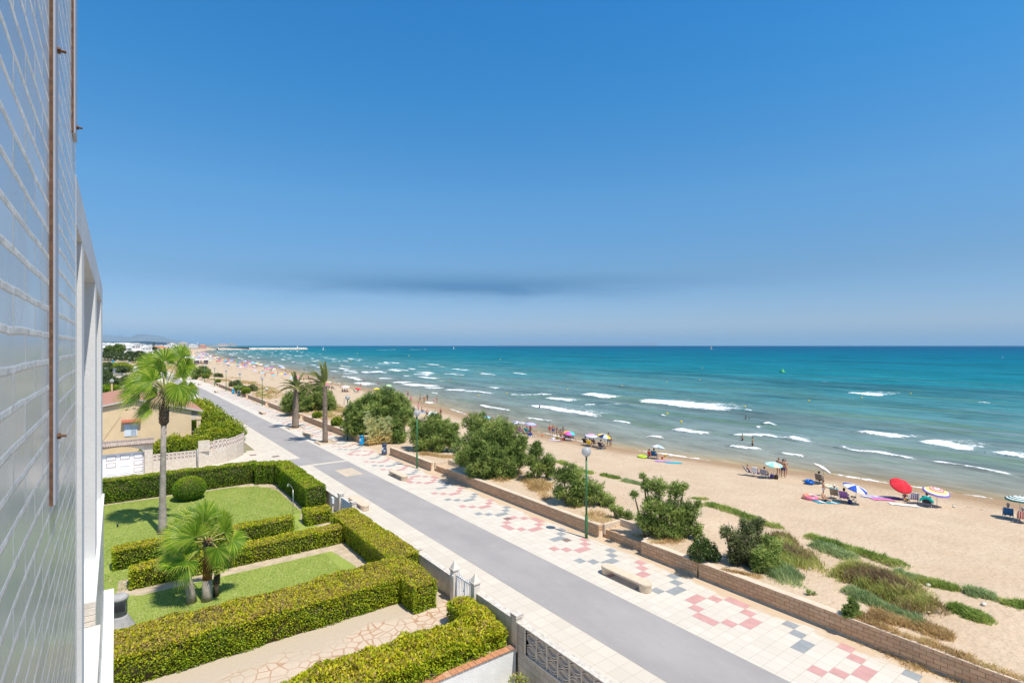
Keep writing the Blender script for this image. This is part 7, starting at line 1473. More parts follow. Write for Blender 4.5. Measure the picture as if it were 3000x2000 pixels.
# --- by the lamp and the bushes
B, h = top_h((1424,1243), 1218); parasol('light blue parasol peeping over the largest tamarisk', B, h, 1.0, [LBL,(.22,.60,.72)], 'panels', (0,-.1))
B, h = top_h((1266,1224), 1208); parasol('pale green and white ringed parasol lying almost edge on the sand', B, .75, 1.05, [(.62,.74,.62),WHT], 'rings', (-.45,-.55), dome=.2)
chair('turquoise chair by the woman in pink', at(1218,1202), rad(60), TURQ); person('woman in a pink top standing beside the turquoise chair', at(1226,1203), rad(40), 'stand', 'tan', 1.62, True, (('dress',(.72,.28,.40)),), 'dark'); person('person sitting on the blue mat', at(1236,1205), rad(-90), 'ground', 'tan', 1.65, False, (('shorts',(.05,.08,.2)),)); towel('blue beach mat beside the woman in pink', 1241,1207, .9,1.9, rad(80), [(.05,.30,.62)])
person('bare chested man looking down by the ringed parasol', at(1251,1225), rad(-40), 'bend', 'tan', 1.74, wear=(('shorts',(.05,.05,.09)),)); person('woman in a white cap and dark swimsuit walking along the sand', at(1291,1222), rad(150), 'walk', 'tan', 1.66, True, (('onepiece',(.12,.07,.06)),), 'white', 'cap', 1.1)
for px, py, k, sk, h_, fem, w_, hk, lab in ((1231,1178,'walk','tan',1.74,False,('shorts',(.30,.28,.34)),'dark','man in grey trunks walking at the water edge'),(1243,1179,'stand','tan',1.66,True,('onepiece',(.68,.12,.06)),'white','woman in an orange swimsuit and white cap at the water edge'),(1252,1177,'walk','brown',1.76,False,('shirt',(.10,.09,.08)),'dark','man in a dark shirt at the water edge'),(1272,1180,'stand','fair',1.10,True,('dress',(.70,.25,.38)),'brown','small girl in pink in the shallows'),(1280,1178,'stand','tan',1.50,True,('bikini',(.30,.10,.10)),'brown','girl standing next to the small girl in pink'),
    (1195,1163,'reach','tan',1.76,False,('shorts',(.06,.08,.20)),'grey','man with an outstretched arm in navy trunks'),(1204,1180,'stand','tan',1.62,True,('dress',(.66,.22,.36)),'dark','woman in a pink dress on the sand above the water'),(1137,1151,'stand','brown',1.76,False,('shirt',(.03,.04,.12)),'dark','person in dark navy under the lime green parasol'),(1144,1153,'stand','fair',1.66,True,('dress',(.72,.70,.70)),'brown','person in white beneath the lime green parasol'),(1166,1164,'walk','tan',1.72,False,('shorts',(.10,.14,.40)),'dark','man behind the coral parasol'),(1049,1149,'sit','tan',1.66,True,('bikini',(.4,.1,.1)),'brown','person sitting under the plain red far parasol')):
    person(lab, at(px, py), rad(-50 + (px*37) % 120), k, sk, h_, fem, (w_,), hk, 'cap' if hk == 'white' else 'hair')
for bx, by, ay, R_, cols, md, lab in ((1139,1150,1126,1.05,[(.42,.72,.30),(.50,.76,.36)],'panels','lime green parasol beyond the lamp'),(1104,1155,1136,1.15,[YEL,(.80,.62,.12)],'panels','plain yellow parasol behind the large tamarisk'),(1125,1154,1137,.95,[LIL,LBL],'panels','pale lilac parasol next to the lime green one'),(1049,1150,1136,.95,[RED],'panels','small plain red parasol far down the beach'),(1013,1148,1129,1.35,[(.74,.72,.76),(.70,.66,.70)],'panels','wide whitish parasol over a dark trio'),(1147,1168,1151,1.0,[TUR,LBL],'panels','turquoise parasol standing behind the large tamarisk'),(1162,1176,1161,1.0,[COR,(.70,.20,.18)],'panels','coral parasol partly behind the large tamarisk'),(964,1134,1117,1.0,[LBL,CRM,YEL],'panels','pale blue and yellow parasol beside the slim palm trunk'),(957,1140,1123,.85,[PNK],'panels','pink parasol right behind the slim palm trunk')):
    B, h = top_h((bx, by), ay); parasol(lab, B, h, R_, cols, md, (0,-.12))
for px, py, c, sk, lab in ((1003,1147,(.10,.08,.10),'brown','left of the dark trio under the whitish parasol'),(1010,1148,(.14,.10,.16),'tan','middle of the dark trio under the whitish parasol'),(1017,1148,(.40,.08,.08),'tan','person in red of the trio under the whitish parasol'),(1105,1154,(.3,.1,.08),'tan','tanned person under the plain yellow parasol'),(966,1137,(.35,.08,.12),'tan','person in red beside the pink parasol'),(972,1139,(.05,.06,.16),'brown','person in navy right of the pink parasol')):
    person(lab, at(px, py), FS, 'ground', sk, 1.68, True, (('shirt', c),), 'dark')
chair('green chair left of the small red parasol', at(1041,1150), FS, GRNF); lg = chair('dark lounger lying flat near the pink parasol', at(980,1141), FS, DARKF)
# ---------------------------------------------------------------- the crowd farther down the beach
rc = random.Random(77)
PAL = [('blue',(.03,.10,.50)),('sky blue',(.25,.50,.75)),('white',(.78,.78,.76)),('red',(.62,.03,.05)),('pink',(.72,.10,.32)),('orange',(.80,.32,.06)),('yellow',(.78,.58,.06)),('green',(.06,.40,.16)),('turquoise',(.02,.45,.52)),('violet',(.26,.10,.48)),('lilac',(.45,.42,.68)),('cream',(.74,.66,.52))]
protoU = {}; protoP = {}
def far_parasol(cn, c, loc, R, label, grp):
    if cn not in protoU:
        u = parasol(label, loc, 1.75, 1.0, [c, tuple(min(.85, v*1.15+.06) for v in c)], 'panels', (.05,-.15), group=grp); protoU[cn] = u; return u
    return dup(protoU[cn], loc, rc.random()*6, label, scale=R, group=grp)
def far_person(loc, rz, label, grp):
    k = rc.choice(('stand','walk','ground','hips','sit')); sk = rc.choice(('tan','brown','fair')); key = (k, sk, rc.randint(0, 3))
    if key not in protoP: protoP[key] = person(label, loc, rz, k, sk, 1.7, rc.random() < .5, ((rc.choice(('shorts','onepiece','shirt')), rc.choice(PAL)[1]),), rc.choice(('dark','brown')), group=grp); return
    dup(protoP[key], loc, rz, label, group=grp)
NAMED = [(866,1128,'green','green parasol behind the thick date palm crown'),(855,1114,'sky blue','sky blue parasol between the two date palm crowns'),(873,1112,'pink','pink-white parasol right of the thick date palm'),(835,1102,'blue','blue ringed parasol just left of the thick date palm'),(826,1100,'yellow','pale yellow parasol left of the thick date palm crown'),(798,1100,'red','coral red parasol at the water side, left of the date palms'),(801,1106,'turquoise','turquoise parasol with a group below, left of the date palms'),(803,1084,'white','white parasol close to the water, left of the date palms'),(768,1098,'sky blue','lone pale blue parasol up the sand'),(747,1090,'lilac','lilac cloth shelter near the water'),(779,1087,'white','white and dark parasol beside the water'),(739,1080,'pink','magenta parasol at the water edge'),(721,1076,'violet','violet parasol at the water edge'),(712,1074,'pink','pink parasol left of the violet one'),(697,1075,'blue','long deep blue shelter in the crowd'),(669,1074,'blue','dark blue parasol in front of the crowd'),(656,1068,'turquoise','turquoise parasol at the front of the crowd')]
for px, py, cn, lab in NAMED: B = gz(px, py+6, -.5); far_parasol(cn, dict(PAL)[cn], B, 1.05, lab, None)
n_ = 0
for i in range(165):                                         # thicker and thicker towards the town
    y = 230 + 800*(rc.random()**.9); e, s_ = float(xe(y)), float(xs(y)); x = s_ - 4 - abs(rc.gauss(0, 1))*(7+.020*y); cn, c = PAL[int(rc.random()*len(PAL))]
    if rc.random() < .3: cn, c = PAL[rc.choice((0,1,2,2,1))]
    x = max(x, e+8); far_parasol(cn, c, (x, y, float(terr(x, y))), 1.25+.4*rc.random(), 'tiny %s parasol in the distant crowd along the water' % cn, 'tiny %s parasols in the distant crowd' % cn)
for i in range(110):
    y = 150 + 650*(rc.random()**1.0); s_ = float(xs(y)); x = s_ - 2.5 - abs(rc.gauss(0, 1))*(4+.012*y); far_person((x, y, max(float(terr(x, y)), SL-.3)), rc.random()*6.28, 'tiny bather in the distant crowd at the water edge', 'tiny bathers in the distant crowd')
for i in range(26):
    y = 150 + 420*rc.random(); x = float(xs(y)) + 3 + 16*rc.random(); far_person((x, y, SL-.6), rc.random()*6.28, 'tiny far bather standing in the surf', 'tiny bathers in the far surf')
# huts and containers on the far sand
k_ = empty('beach_kiosk', 'dark open beach kiosk with a white roof on the far sand', 'kiosk', gz(589,1066)); MB().box((-4.2,-2.4,2.5), (4.2,2.4,3.3)).build('roof', mat('white_roof', (.75,.74,.72), .7, .06), k_)
c_ = MB(); [c_.box((x-.12,y-.12,0), (x+.12,y+.12,2.5)) for x in (-3.6,0,3.6) for y in (-1.9,1.9)]; c_.box((-3.6,-1.9,0), (-1.2,1.9,2.2)).box((1.8,-1.9,0), (3.6,1.9,2.3)); c_.build('posts', mat('kiosk_dark', (.12,.11,.13), .8, .3, 1), k_); MB().box((-1.2,-1.6,0), (1.8,-1.2,1.1)).build('counter', mat('kiosk_counter', (.30,.20,.16), .8, .2), k_)
for (px, py, c, lab) in ((543,1055,(.03,.25,.55),'white cabin with a blue base on the far sand'),(554.5,1055,(.75,.50,.05),'white cabin with a yellow base on the far sand'),(565,1055,(.10,.38,.12),'white cabin with a green base on the far sand')):
    q = empty('beach_cabin', lab, 'cabin', gz(px, py), -.3, 'white cabins on the far sand'); MB().box((-1.6,-1.6,0), (1.6,1.6,1.5)).build('base', cloth(c), q); MB().box((-1.61,-1.61,1.5), (1.61,1.61,3.3)).build('upper_part', mat('cabin_white', (.78,.78,.76), .6, .04), q); MB().add([(-1.8,-1.8,3.3),(1.8,-1.8,3.3),(1.8,1.8,3.3),(-1.8,1.8,3.3),(0,0,3.9)], [(0,1,4),(1,2,4),(2,3,4),(3,0,4)]).build('roof', MATS['cabin_white'], q)
# ---------------------------------------------------------------- buoys and boats
YB = mat('yellow_buoy_plastic', (.75,.55,.02), .4, .05, 5); GB_ = mat('green_buoy_plastic', (.02,.35,.12), .4, .05, 5)
bz = [Z5(*p) for p in ((320,148),(865,390),(1307,360),(1670,333),(1940,315),(1958,218),(1673,588),(1786,655),(143,441),(372,422))] + [Z6(*p) for p in ((607,485),(1036,458),(1432,425),(90,530))] + [(1198,1043),(1047,1036),(1028,1057)]
bl_ = ['far buoy above the streaky dark water, left one','buoy left of the first long breaker','buoy right of the two heads','buoy straight above the long breaker','buoy above the right end of the long breaker','larger far buoy below the tan sail','buoy under the long breaker near the small white cap','nearest buoy, closest to the bathers','leftmost buoy near the curved foam','buoy among thin foam left of the surf','buoy below the lone white crest, left one','buoy just under the lone white crest','buoy right of the lone white crest','buoy left of the dark water patch','tiny buoy right of the speedboats','tiny buoy far out left of the speedboats','tiny buoy right of the date palm tops']
b0 = None
for (px, py), lab in zip(bz, bl_):
    x, y = ground(px, py, SL); r = max(.35, .0016*(x+y)/1.4); lab = 'yellow ' + lab
    if b0 is None:
        b0 = empty('buoy', lab, 'buoy', (x, y, SL), 0, 'yellow buoys'); MB().ball((0,0,.42), 1.0, 12, 0, (1,1,.9)).build('float', YB, b0); MB().lathe([(.30,1.25),(.22,1.6),(.0,1.65)], 8).build('top', YB, b0); b0.scale = (r*.6,)*3
    else: dup(b0, (x, y, SL), 0, lab, scale=r*.6)
x, y = ground(2293,1091,SL); b = empty('buoy', 'green cone buoy far out towards the right', 'buoy', (x, y, SL)); MB().lathe([(1.5,-.1),(1.5,.35),(.5,.9),(.25,1.7),(0,1.75)], 12).build('float', GB_, b)
def sailboat(label, px, py, hpx, col, lean):
    x, y = ground(px, py, SL); k = ppm(x, y); H = hpx*k; b = empty('sailing_boat', label, 'boat', (x, y, SL), -.6)
    vs = []; 
    for t in np.linspace(-1, 1, 7): w = .14*H*(1-abs(t)**2.2)**.7+.004; vs += [(t*.45*H, -w, .10*H), (t*.45*H, 0, -.03*H), (t*.45*H, w, .10*H)]
    MB().add(vs, [f for i in range(6) for f in ((3*i,3*i+3,3*i+4,3*i+1),(3*i+1,3*i+4,3*i+5,3*i+2),(3*i,3*i+2,3*i+5,3*i+3))]).build('hull', mat('boat_white', (.78,.78,.77), .4, .04), b)
    n = 6; sv2 = []
    for i in range(n+1):
        t = i/n; w = .42*H*(1-t)**.8; sv2 += [(lean*H*t, 0, .12*H+.88*H*t), (lean*H*t-w*.5, .10*w, .14*H+.84*H*t), (lean*H*t-w, .04*w, .16*H+.80*H*t)]
    MB().add(sv2, [f for i in range(n) for f in ((3*i,3*i+1,3*i+4,3*i+3),(3*i+1,3*i+2,3*i+5,3*i+4))]).build('sail', cloth(col), b); MB().tube([(0,0,.05*H),(lean*H,0,H)], .012*H, 5).build('mast', POLEM, b)
sailboat('white curved sail just right of the breakwater end', 949,1027, 12, (.66,.70,.72), -.06); sailboat('small white leaning sail on the open sea', 1331,1023, 8.5, (.76,.76,.76), -.14); sailboat('tan sail on the open sea left of centre of the right half', 2087,1024, 11.5, (.62,.45,.32), -.25); sailboat('tiny white sail in the bay before the breakwater', 794,1046, 5, (.78,.78,.78), .05); sailboat('tiny sail at the far right near the horizon', 2938,1048, 5, (.7,.68,.66), .05)
for px, py, lab in ((1150,1025,'speedboat trailing white foam, left one'),(1241,1024,'speedboat trailing white foam, right one')):
    x, y = ground(px, py, SL); b = empty('speedboat', lab, 'boat', (x, y, SL), -YAW); L = 9
    vs = []
    for t in np.linspace(0, 1, 6): w = 1.4*(1-t**3); vs += [(t*L, -w, .9), (t*L, 0, -.2), (t*L, w, .9)]
    MB().add(vs, [f for i in range(5) for f in ((3*i,3*i+3,3*i+4,3*i+1),(3*i+1,3*i+4,3*i+5,3*i+2),(3*i,3*i+2,3*i+5,3*i+3))]).box((2,-.9,.9), (5,.9,1.9)).build('hull', mat('boat_white', (.78,.78,.77), .4, .04), b)
    wk = MB(); rgw = random.Random(int(px)); n = 24
    for i in range(n): x0 = -i*1.9; w = .8+.10*i; wk.box((x0-1.2, -w*rgw.random(), .05), (x0+.4, w*rgw.random(), .5*rgw.random()+.12))
    wk.build('wake', mat('wake_foam', (.84,.86,.86), .8, .05), b)
# ---------------------------------------------------------------- inland: trees, villas, the far town, breakwater, hills
def ray(px, Z):
    """ground point at camera depth Z along photo column px"""
    X = (px-CX)/FPX*Z; return Vector((Z*_s + X*_c, Z*_c - X*_s, 0))
WHITEW = mat('white_house_wall', (.76,.74,.71), .85, .06, .2); TANW = mat('tan_house_wall', (.58,.45,.33), .85, .08, .2); PINKW = mat('rose_house_wall', (.58,.34,.29), .85, .08, .2); WIN = mat('house_window', (.10,.115,.14), .25, .2, .5, spec=.5); TERR = mat('terracotta_roof', (.47,.22,.13), .9, .2, .8); FLAT = mat('flat_roof', (.60,.48,.37), .9, .1, .3)
def block(name, label, cat, base, rz, w, d, h, floors, wall, roof='flat', group=None, cols=None, balcony=False):
    b = empty(name, label, cat, base, rz, group); MB().box((-w/2,-d/2,-1), (w/2,d/2,h)).build('wall', wall, b); cols = cols or max(2, int(w/4)); fh = h/floors; m = MB()
    for f in range(floors):
        for c in range(cols):
            x = -w/2 + w*(c+.5)/cols; ww = w/cols*.25; z0 = f*fh+fh*.32
            m.box((x-ww,-d/2-.06,z0), (x+ww,-d/2-.01,z0+fh*.42)); 
        for c in range(max(1, int(d/4))): y = -d/2 + d*(c+.5)/max(1, int(d/4)); m.box((w/2+.01,y-.7,f*fh+fh*.32), (w/2+.06,y+.7,f*fh+fh*.74))
    m.build('windows', WIN, b)
    if balcony:
        m = MB(); [m.box((-w/2,-d/2-1.2,f*fh), (w/2,-d/2-.07,f*fh+.9)) for f in range(1, floors)]; m.build('balconies', WHITEW, b)
    if roof == 'hip': MB().add([(-w/2-.5,-d/2-.5,h),(w/2+.5,-d/2-.5,h),(w/2+.5,d/2+.5,h),(-w/2-.5,d/2+.5,h),(-w*.12,0,h+w*.22),(w*.12,0,h+w*.22)], [(0,1,5,4),(1,2,5),(2,3,4,5),(3,0,4),(0,3,2,1)]).build('roof', TERR, b)
    else: MB().box((-w/2-.15,-d/2-.15,h), (w/2+.15,d/2+.15,h+.45)).box((-w*.15,-d*.2,h+.45), (w*.12,d*.2,h+2.2)).build('roof', FLAT if wall is not WHITEW else WHITEW, b)
    return b
def placed(name, label, cat, px, Z, wpx, top_py, d, floors, wall, roof='flat', group=None, **k):
    B = ray(px, Z); h = HC - (top_py-CY)/FPX*Z; return block(name, label, cat, B, -YAW-math.atan((px-CX)/FPX)*.9, wpx/FPX*Z*1.25, d, max(3, h), floors, wall, roof, group, **k)
v = placed('white_villa', 'long white flat roofed villa above the dark trees, left of the red roofed tower', 'villa', 402, 500, 66, 1027, 14, 2, WHITEW, cols=5)
MB().box((-14,-10,2.8), (-6,-7.1,3.2)).box((-14,-10,0), (-13.6,-9.6,2.8)).box((-6.4,-10,0), (-6,-9.6,2.8)).box((8,-10,0), (13,-7.2,3.4)).build('terrace', WHITEW, v)
placed('white_tower', 'white tower house with an orange hipped roof beside the far beach', 'house', 478, 720, 22, 1021, 11, 3, WHITEW, 'hip')
placed('apartment_block', 'pinkish apartment block on the skyline, left of the pair', 'building', 503, 1500, 17, 1006, 16, 6, mat('pale_pink_wall', (.66,.52,.46), .85, .06, .1), balcony=True); placed('apartment_block', 'taller pale apartment block on the skyline, right of the pair', 'building', 537, 1600, 19, 1003.5, 16, 7, mat('pale_grey_wall', (.68,.60,.55), .85, .06, .1), balcony=True)
placed('red_pavilion', 'red and white harbour building at the root of the breakwater', 'building', 594, 1850, 15, 1012.5, 12, 2, PINKW, 'hip')
m = MB().tube([(0,0,0),(0,0,14),(0,0,23)], [.9,.7,.3], 8).lathe([(1.3,13.5),(1.3,14.5),(.9,15)], 8).build('mast', mat('white_mast', (.80,.80,.78), .5, .03)); m.location = ray(578, 1750); tag(m, 'tall white beacon mast by the far harbour', 'mast')
rt = random.Random(12); protoB = []
for i, (w, d, h, fl, wall, roof) in enumerate(((14,10,7,2,WHITEW,'flat'),(10,9,6.5,2,WHITEW,'hip'),(18,11,9.5,3,WHITEW,'flat'),(12,10,6.5,2,TANW,'hip'),(22,12,12,4,WHITEW,'flat'),(11,10,4,1,TANW,'flat'))):
    protoB.append((w, d, h, fl, wall, roof))
made = {}
def town(px, Z, k, s=1.0):
    B = ray(px, Z); rz = -YAW-math.atan((px-CX)/FPX)+rt.uniform(-.35,.35); w, d, h, fl, wall, roof = protoB[k]
    lab = ['small flat white house of the distant town','white house with a terracotta roof in the distant town','broad white house of the distant town','tan house with a terracotta roof in the distant town','white apartment row of the distant town','low tan building of the distant town'][k]
    if k not in made: made[k] = block('town_house', lab, 'house', B, rz, w, d, h, fl, wall, roof, lab.replace('house', 'houses'))
    else: dup(made[k], B, rz, lab, scale=s)
for i in range(120):
    px = rt.uniform(285, 560); Z = rt.uniform(560, 1900); B = ray(px, Z)
    if B.x > float(xe(B.y)) - 14: continue
    town(px, Z, rt.choice((0,0,1,1,2,2,3,4,5)), rt.uniform(.85, 1.3))
for i in range(26): town(300+i*4.2+rt.uniform(-1, 1), rt.uniform(1150, 1350), rt.choice((4,4,2,0)), 1.25)
for i in range(30):
    px = rt.uniform(560, 640); Z = rt.uniform(2100, 4200); B = ray(px, Z)
    if B.x < float(xe(B.y)) - 10: town(px, Z, rt.choice((2,4,4,0)), rt.uniform(1.0, 1.7))
tl = None
for i in range(22):
    px = 640 + 52*i/21 + rt.uniform(-1, 1); Z = rt.uniform(9000, 10500); h = (26 + 45*rt.random()*(1 if 8 < i < 17 else .6)); lab = 'hazy high rise tower of the far resort skyline'
    if tl is None: tl = block('high_rise', lab, 'building', ray(px, Z), -YAW, 26, 20, 60, 14, mat('pale_tower', (.66,.60,.56), .85, .05, .02), 'flat', 'hazy far high rises', cols=4); tl.scale = (1,1,h/60)
    else: dup(tl, ray(px, Z), -YAW, lab, scale=(rt.uniform(.7,1.4), 1, h/60))
# breakwater of pale rock
def breakwater():
    A = Vector((*ground(636, 1024.5, SL), 0)); E = Vector((*ground(898, 1023.2, SL), 0)); rg = np.random.default_rng(6); n, k = 150, 9; V = []
    d = (E-A).normalized(); q = Vector((-d.y, d.x, 0))
    for i in range(n):
        p = A.lerp(E, i/(n-1))
        for j in range(k):
            t = -1+2*j/(k-1); hh = SL-1 + 6.2*(1-abs(t)**1.6) + (1.3*rg.random() if 0 < j < k-1 else 0); V.append(tuple(p + q*(t*9+rg.normal()*.7) + d*rg.normal()*1.2 + Vector((0,0,hh))))
    F = np.array([(i*k+j, (i+1)*k+j, (i+1)*k+j+1, i*k+j+1) for i in range(n-1) for j in range(k-1)])
    b = empty('breakwater', 'long low breakwater of pale rocks reaching out into the sea', 'breakwater', (0,0,0)); np_mesh('rocks', np.array(V), F, mat('pale_rock', (.55,.46,.38), .95, .3, .25, bump=.6, bscale=.6), b)
    MB().lathe([(2.2,3.5),(2.0,5),(1.2,5.2),(1.0,9),(1.3,9.1),(1.0,10.5),(0,11)], 10, tuple(E-d*30)).build('light_tower', mat('white_mast', (.80,.80,.78), .5, .03), b)
    MB().box((-40,-5,3.4), (40,5,6.6)).build('dark_shed', mat('shed_dark', (.08,.085,.09), .8, .1), b, loc=A.lerp(E, .18))
breakwater()
# trees between the house and the far villas
TREE_LEAF = leaf_mat('tree_leaf', [(0,(.07,.12,.03)),(.4,(.15,.24,.05)),(.75,(.29,.39,.08)),(1,(.42,.48,.13))], .6, .25, .3)
def tree(label, base, H, R, seed, m, group=None, name='tree', dens=7.0, tall=.8):
    rg = np.random.default_rng(seed); t = empty(name, label, 'tree', base, 0, group); MB().tube([(0,0,-.3),(.1,0,H*.35),(.2,.1,H*.7)], [R*.07,R*.055,R*.03], 7).tube([(.1,0,H*.3),(R*.4,.2,H*.62)], [R*.04,R*.02], 5).tube([(.1,0,H*.32),(-R*.4,-.2,H*.6)], [R*.04,R*.02], 5).build('trunk', BARK, t)
    PP, DD, TT = [], [], []
    for i in range(9):
        a = rg.random()*6.28; rr = R*.55*math.sqrt(rg.random()); C = np.array((rr*math.cos(a), rr*math.sin(a), H*(.45+.38*rg.random()))); r = R*(.34+.25*rg.random()); n = int(4*math.pi*r*r*dens); d = rg.normal(size=(n, 3)); d /= np.linalg.norm(d, axis=1)[:,None]
        rv = r*(1-.45*rg.random(n)**1.5+.5*(vnoise(d[:,0]*2+i*3, d[:,1]*2+d[:,2]*2, .5)-.5)); P = d*rv[:,None]; P[:,2] *= tall; PP.append(P+C); DD.append(d); TT.append(np.clip(.1+.5*rg.random(n)+.7*(vnoise(P[:,0]+i, P[:,1]+P[:,2], .8)-.4), 0, 1))
    P = np.concatenate(PP); V, F = leaves_mesh(P, np.concatenate(DD), .55*R/3, .32*R/3, rg, .5); np_mesh('crown', V, F, m, t, tint=np.concatenate(TT)); return t
GT = 'trees inland behind the far promenade'
DARKT = leaf_mat('dark_tree_leaf', [(0,(.05,.085,.03)),(.5,(.11,.16,.055)),(1,(.25,.31,.11))], .6, .2, .3)
B = ground(345, 1056, 0); tree('big bright green tree left of the white villa', (B[0]-2, B[1]+25, 0), 11, 7.5, 61, TREE_LEAF, None, dens=5)
t1 = None
for i, px in enumerate((307,316,325,333,342,351,360,369,379,388,397,408,418,428,437)):
    Z = 430 - i*9 + rt.uniform(-12, 12); Bp = ray(px, Z); lab = 'dark round tree in the row before the white villa'
    if t1 is None: t1 = tree(lab, Bp, 7.0, 4.4, 71, DARKT, GT, dens=6)
    else: dup(t1, Bp, rt.random()*6, lab, scale=rt.uniform(.75, 1.2))
for i in range(46):
    px = rt.uniform(285, 430); Z = rt.uniform(135, 400)
    if 150 < Z < 260 and px > 380: continue
    Bp = ray(px, Z)
    if Bp.x > float(xe(Bp.y)) - 13: continue
    dup(t1, Bp, rt.random()*6, 'scattered dark garden tree between the houses', scale=rt.uniform(.3, .55), group='scattered garden trees')
for i in range(60):
    px = rt.uniform(290, 560); Z = rt.uniform(560, 1500); Bp = ray(px, Z)
    if Bp.x < float(xe(Bp.y)) - 10: dup(t1, Bp, rt.random()*6, 'tiny dark tree among the distant houses', scale=rt.uniform(.6, 1.2), group='tiny trees among the distant houses')
# tiered araucaria on the skyline
Bp = ray(450, 900); ar = empty('araucaria_tree', 'dark tiered conifer rising above the town skyline', 'tree', Bp); MB().tube([(0,0,0),(0,0,10),(0,0,18)], [.5,.35,.1], 7).build('trunk', BARK, ar); m = MB(); T = []; rga = random.Random(4)
for i in range(8):
    zz = 8+i*1.35; r = 4.6*(1-i/9.5)
    for j in range(9):
        a = 2*math.pi*j/9+i; d = Vector((math.cos(a), math.sin(a), .12)); s = Vector((-d.y, d.x, 0))*.35*r*.4; nb = len(m.f); m.add([(0,0,zz), tuple(d*r*.6+s+Vector((0,0,zz))), tuple(d*r+Vector((0,0,zz+.3))), tuple(d*r*.6-s+Vector((0,0,zz))), tuple(d*r*.6+Vector((0,0,zz-.5)))], [(0,1,2,3),(0,1,2,4),(0,4,2,3)]); T += [rga.random()*.4]*3
np_mesh('crown', np.array(m.v), m.f, DARKT, ar, tint=T)
# white wall, parked car, hedge and lamp just beyond the house
w = empty('long_white_wall', 'long white wall far behind the beige house roof', 'wall', ray(338, 215), -YAW-.62); MB().box((-16,-.15,-.1), (9,.15,2.1)).build('wall_body', WHITEW, w); MB().box((-16.05,-.2,2.1), (9.05,.2,2.2)).build('coping', WHITEW, w)
def car(label, loc, rz):
    c = empty('parked_car', label, 'car', loc, rz); prof = [(-2.1,.35),(-2.15,.75),(-2.0,.95),(-1.2,1.02),(-.7,1.42),(.7,1.45),(1.45,.98),(2.0,.88),(2.15,.6),(2.1,.35)]; n = len(prof)
    vs = [(x, s*(.85 if z_ < 1.1 else .66), z_) for s in (-1, 1) for x, z_ in prof]; MB().add(vs, [list(range(n))[::-1], [n+i for i in range(n)]] + [(i, (i+1) % n, n+(i+1) % n, n+i) for i in range(n)]).build('body', mat('white_car_paint', (.78,.78,.78), .2, .02, spec=.6), c)
    MB().add([(-1.1,-.80,1.03),(-.68,-.69,1.38),(.66,-.69,1.40),(1.3,-.80,1.0),(-1.1,.80,1.03),(-.68,.69,1.38),(.66,.69,1.40),(1.3,.80,1.0)], [(0,3,2,1),(4,5,6,7)]).build('window', WIN, c)
    for x in (-1.3, 1.3):
        for y in (-.86, .86): MB().add([(x+.32*math.cos(a), y+dy, .32+.32*math.sin(a)) for dy in (-.09,.09) for a in np.linspace(0, 6.283, 14)[:-1]], [list(range(13))[::-1], [13+i for i in range(13)]] + [(i, (i+1) % 13, 13+(i+1) % 13, 13+i) for i in range(13)]).build('wheel', mat('tyre', (.02,.02,.02), .8, .1), c)
car('white car parked in front of the long white wall', ray(311, 196), .35)
lobes_bush('shrub', 'dark green hedge clump behind the beige house roof ridge', Lb(*[tuple(list(ray(px, 118))[:2]+[1.4,1.5,.9]) for px in (302,309,316,323,331,339)]), 40, (.3,.2), DARKHEDGE_LEAF, 95, group='shrubs behind the beige house'); lobes_bush('shrub', 'brighter hedge strip in front of the far trees', Lb(*[tuple(list(ray(px, 262+ (px-300)*.3))[:2]+[1.2,2.2,.7]) for px in (300,309,318,327,336,345,354,363)]), 18, (.5,.3), BUSH_LEAF, 96, group='shrubs behind the beige house'); lobes_bush('shrub', 'brownish green shrub line behind the long white wall', Lb(*[tuple(list(ray(px, 232))[:2]+[1.6,2.0,.9]) for px in (340,349,358,367,376)]), 20, (.45,.28), BUSH_LEAF, 97, group='shrubs behind the beige house')
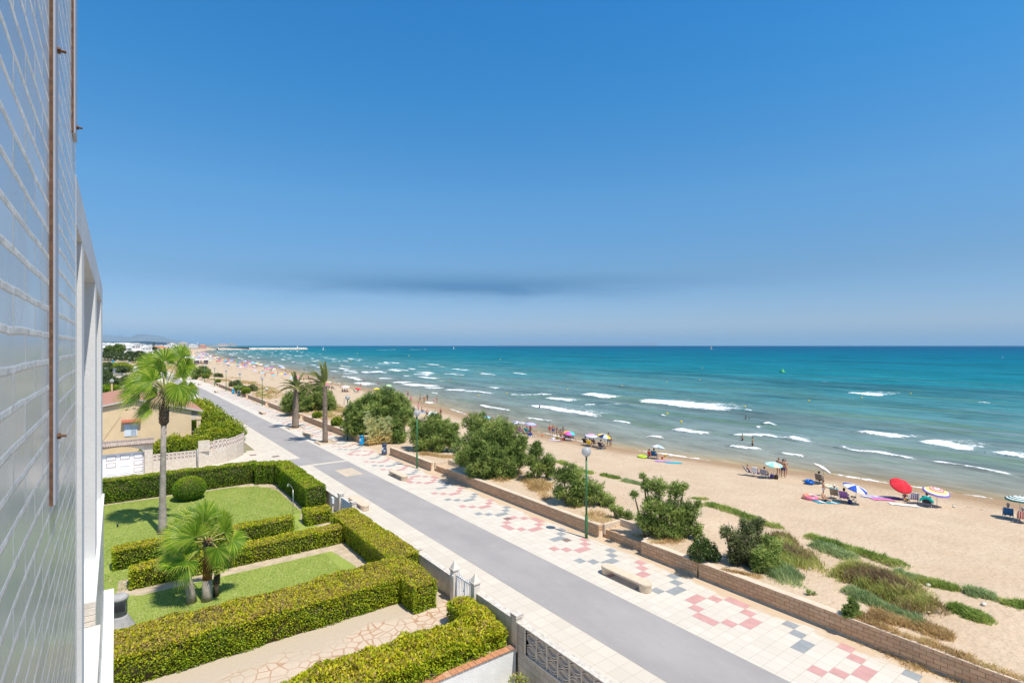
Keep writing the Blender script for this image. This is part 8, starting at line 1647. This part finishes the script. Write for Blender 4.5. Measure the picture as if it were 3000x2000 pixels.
lp = empty('globe_lamp', 'globe lamp on a pale orange post behind the beige house', 'street lamp', ray(327.7, 92)); MB().tube([(0,0,0),(0,0,5.1)], [.14,.11], 8).build('pole', mat('orange_post', (.52,.34,.20), .8, .1), lp); MB().ball((0,0,5.4), .32, 16).build('globe', GLOBE, lp)
tag(np_mesh('inland_street', np.array([tuple(ray(296,150)),tuple(ray(420,170)),tuple(ray(400,205)),tuple(ray(296,200))]) + np.array([0,0,.01]), [(0,1,2,3)], mat('pale_street', (.50,.42,.34), .9, .12, .3)), kind='structure')
# hills beyond the bay
def hills():
    prof = [(-900,990),(0,986),(180,984),(300,983),(335,983),(360,985),(382,984),(400,979),(425,978.5),(450,982),(480,988),(510,995),(545,1001),(585,1006),(625,1009.5),(690,1012),(760,1014)]
    px = np.linspace(-900, 760, 260); top = np.interp(px, *zip(*prof)); V = []; k = 12
    for i, (x, t) in enumerate(zip(px, top)):
        for j in range(k):
            Z = 24000 + 1500*j; s = 1-abs(j-5)/6.5; p = ray(float(x), Z); hh = (HC-(t-CY)/FPX*31500)*max(0, s)**.8; hh *= .90 + .2*float(vnoise(x*.5, j*2.2, 9)); V.append((p.x, p.y, hh-20 if hh < 30 else hh))
    n = len(px); F = np.array([(i*k+j, (i+1)*k+j, (i+1)*k+j+1, i*k+j+1) for i in range(n-1) for j in range(k-1)]); tag(np_mesh('hills', np.array(V), F, mat('hill_scrub', (.17,.20,.22), .95, .25, .0008), smooth=True), kind='structure')
hills()
# ---------------------------------------------------------------- the air over the bay
def haze():
    m = bpy.data.materials.new('haze_air'); m.use_nodes = True; t = m.node_tree; t.nodes.clear(); o = N(t, 'ShaderNodeOutputMaterial'); v = N(t, 'ShaderNodeVolumePrincipled')
    v.inputs['Color'].default_value = (.50,.78,1.0,1); v.inputs['Density'].default_value = 2.0e-5; v.inputs['Anisotropy'].default_value = 0.0; t.links.new(v.outputs[0], o.inputs['Volume'])
    b = MB().box((-66000,-3000,-60), (98000,98000,760)).build('haze', m); tag(b, kind='stuff')
haze()
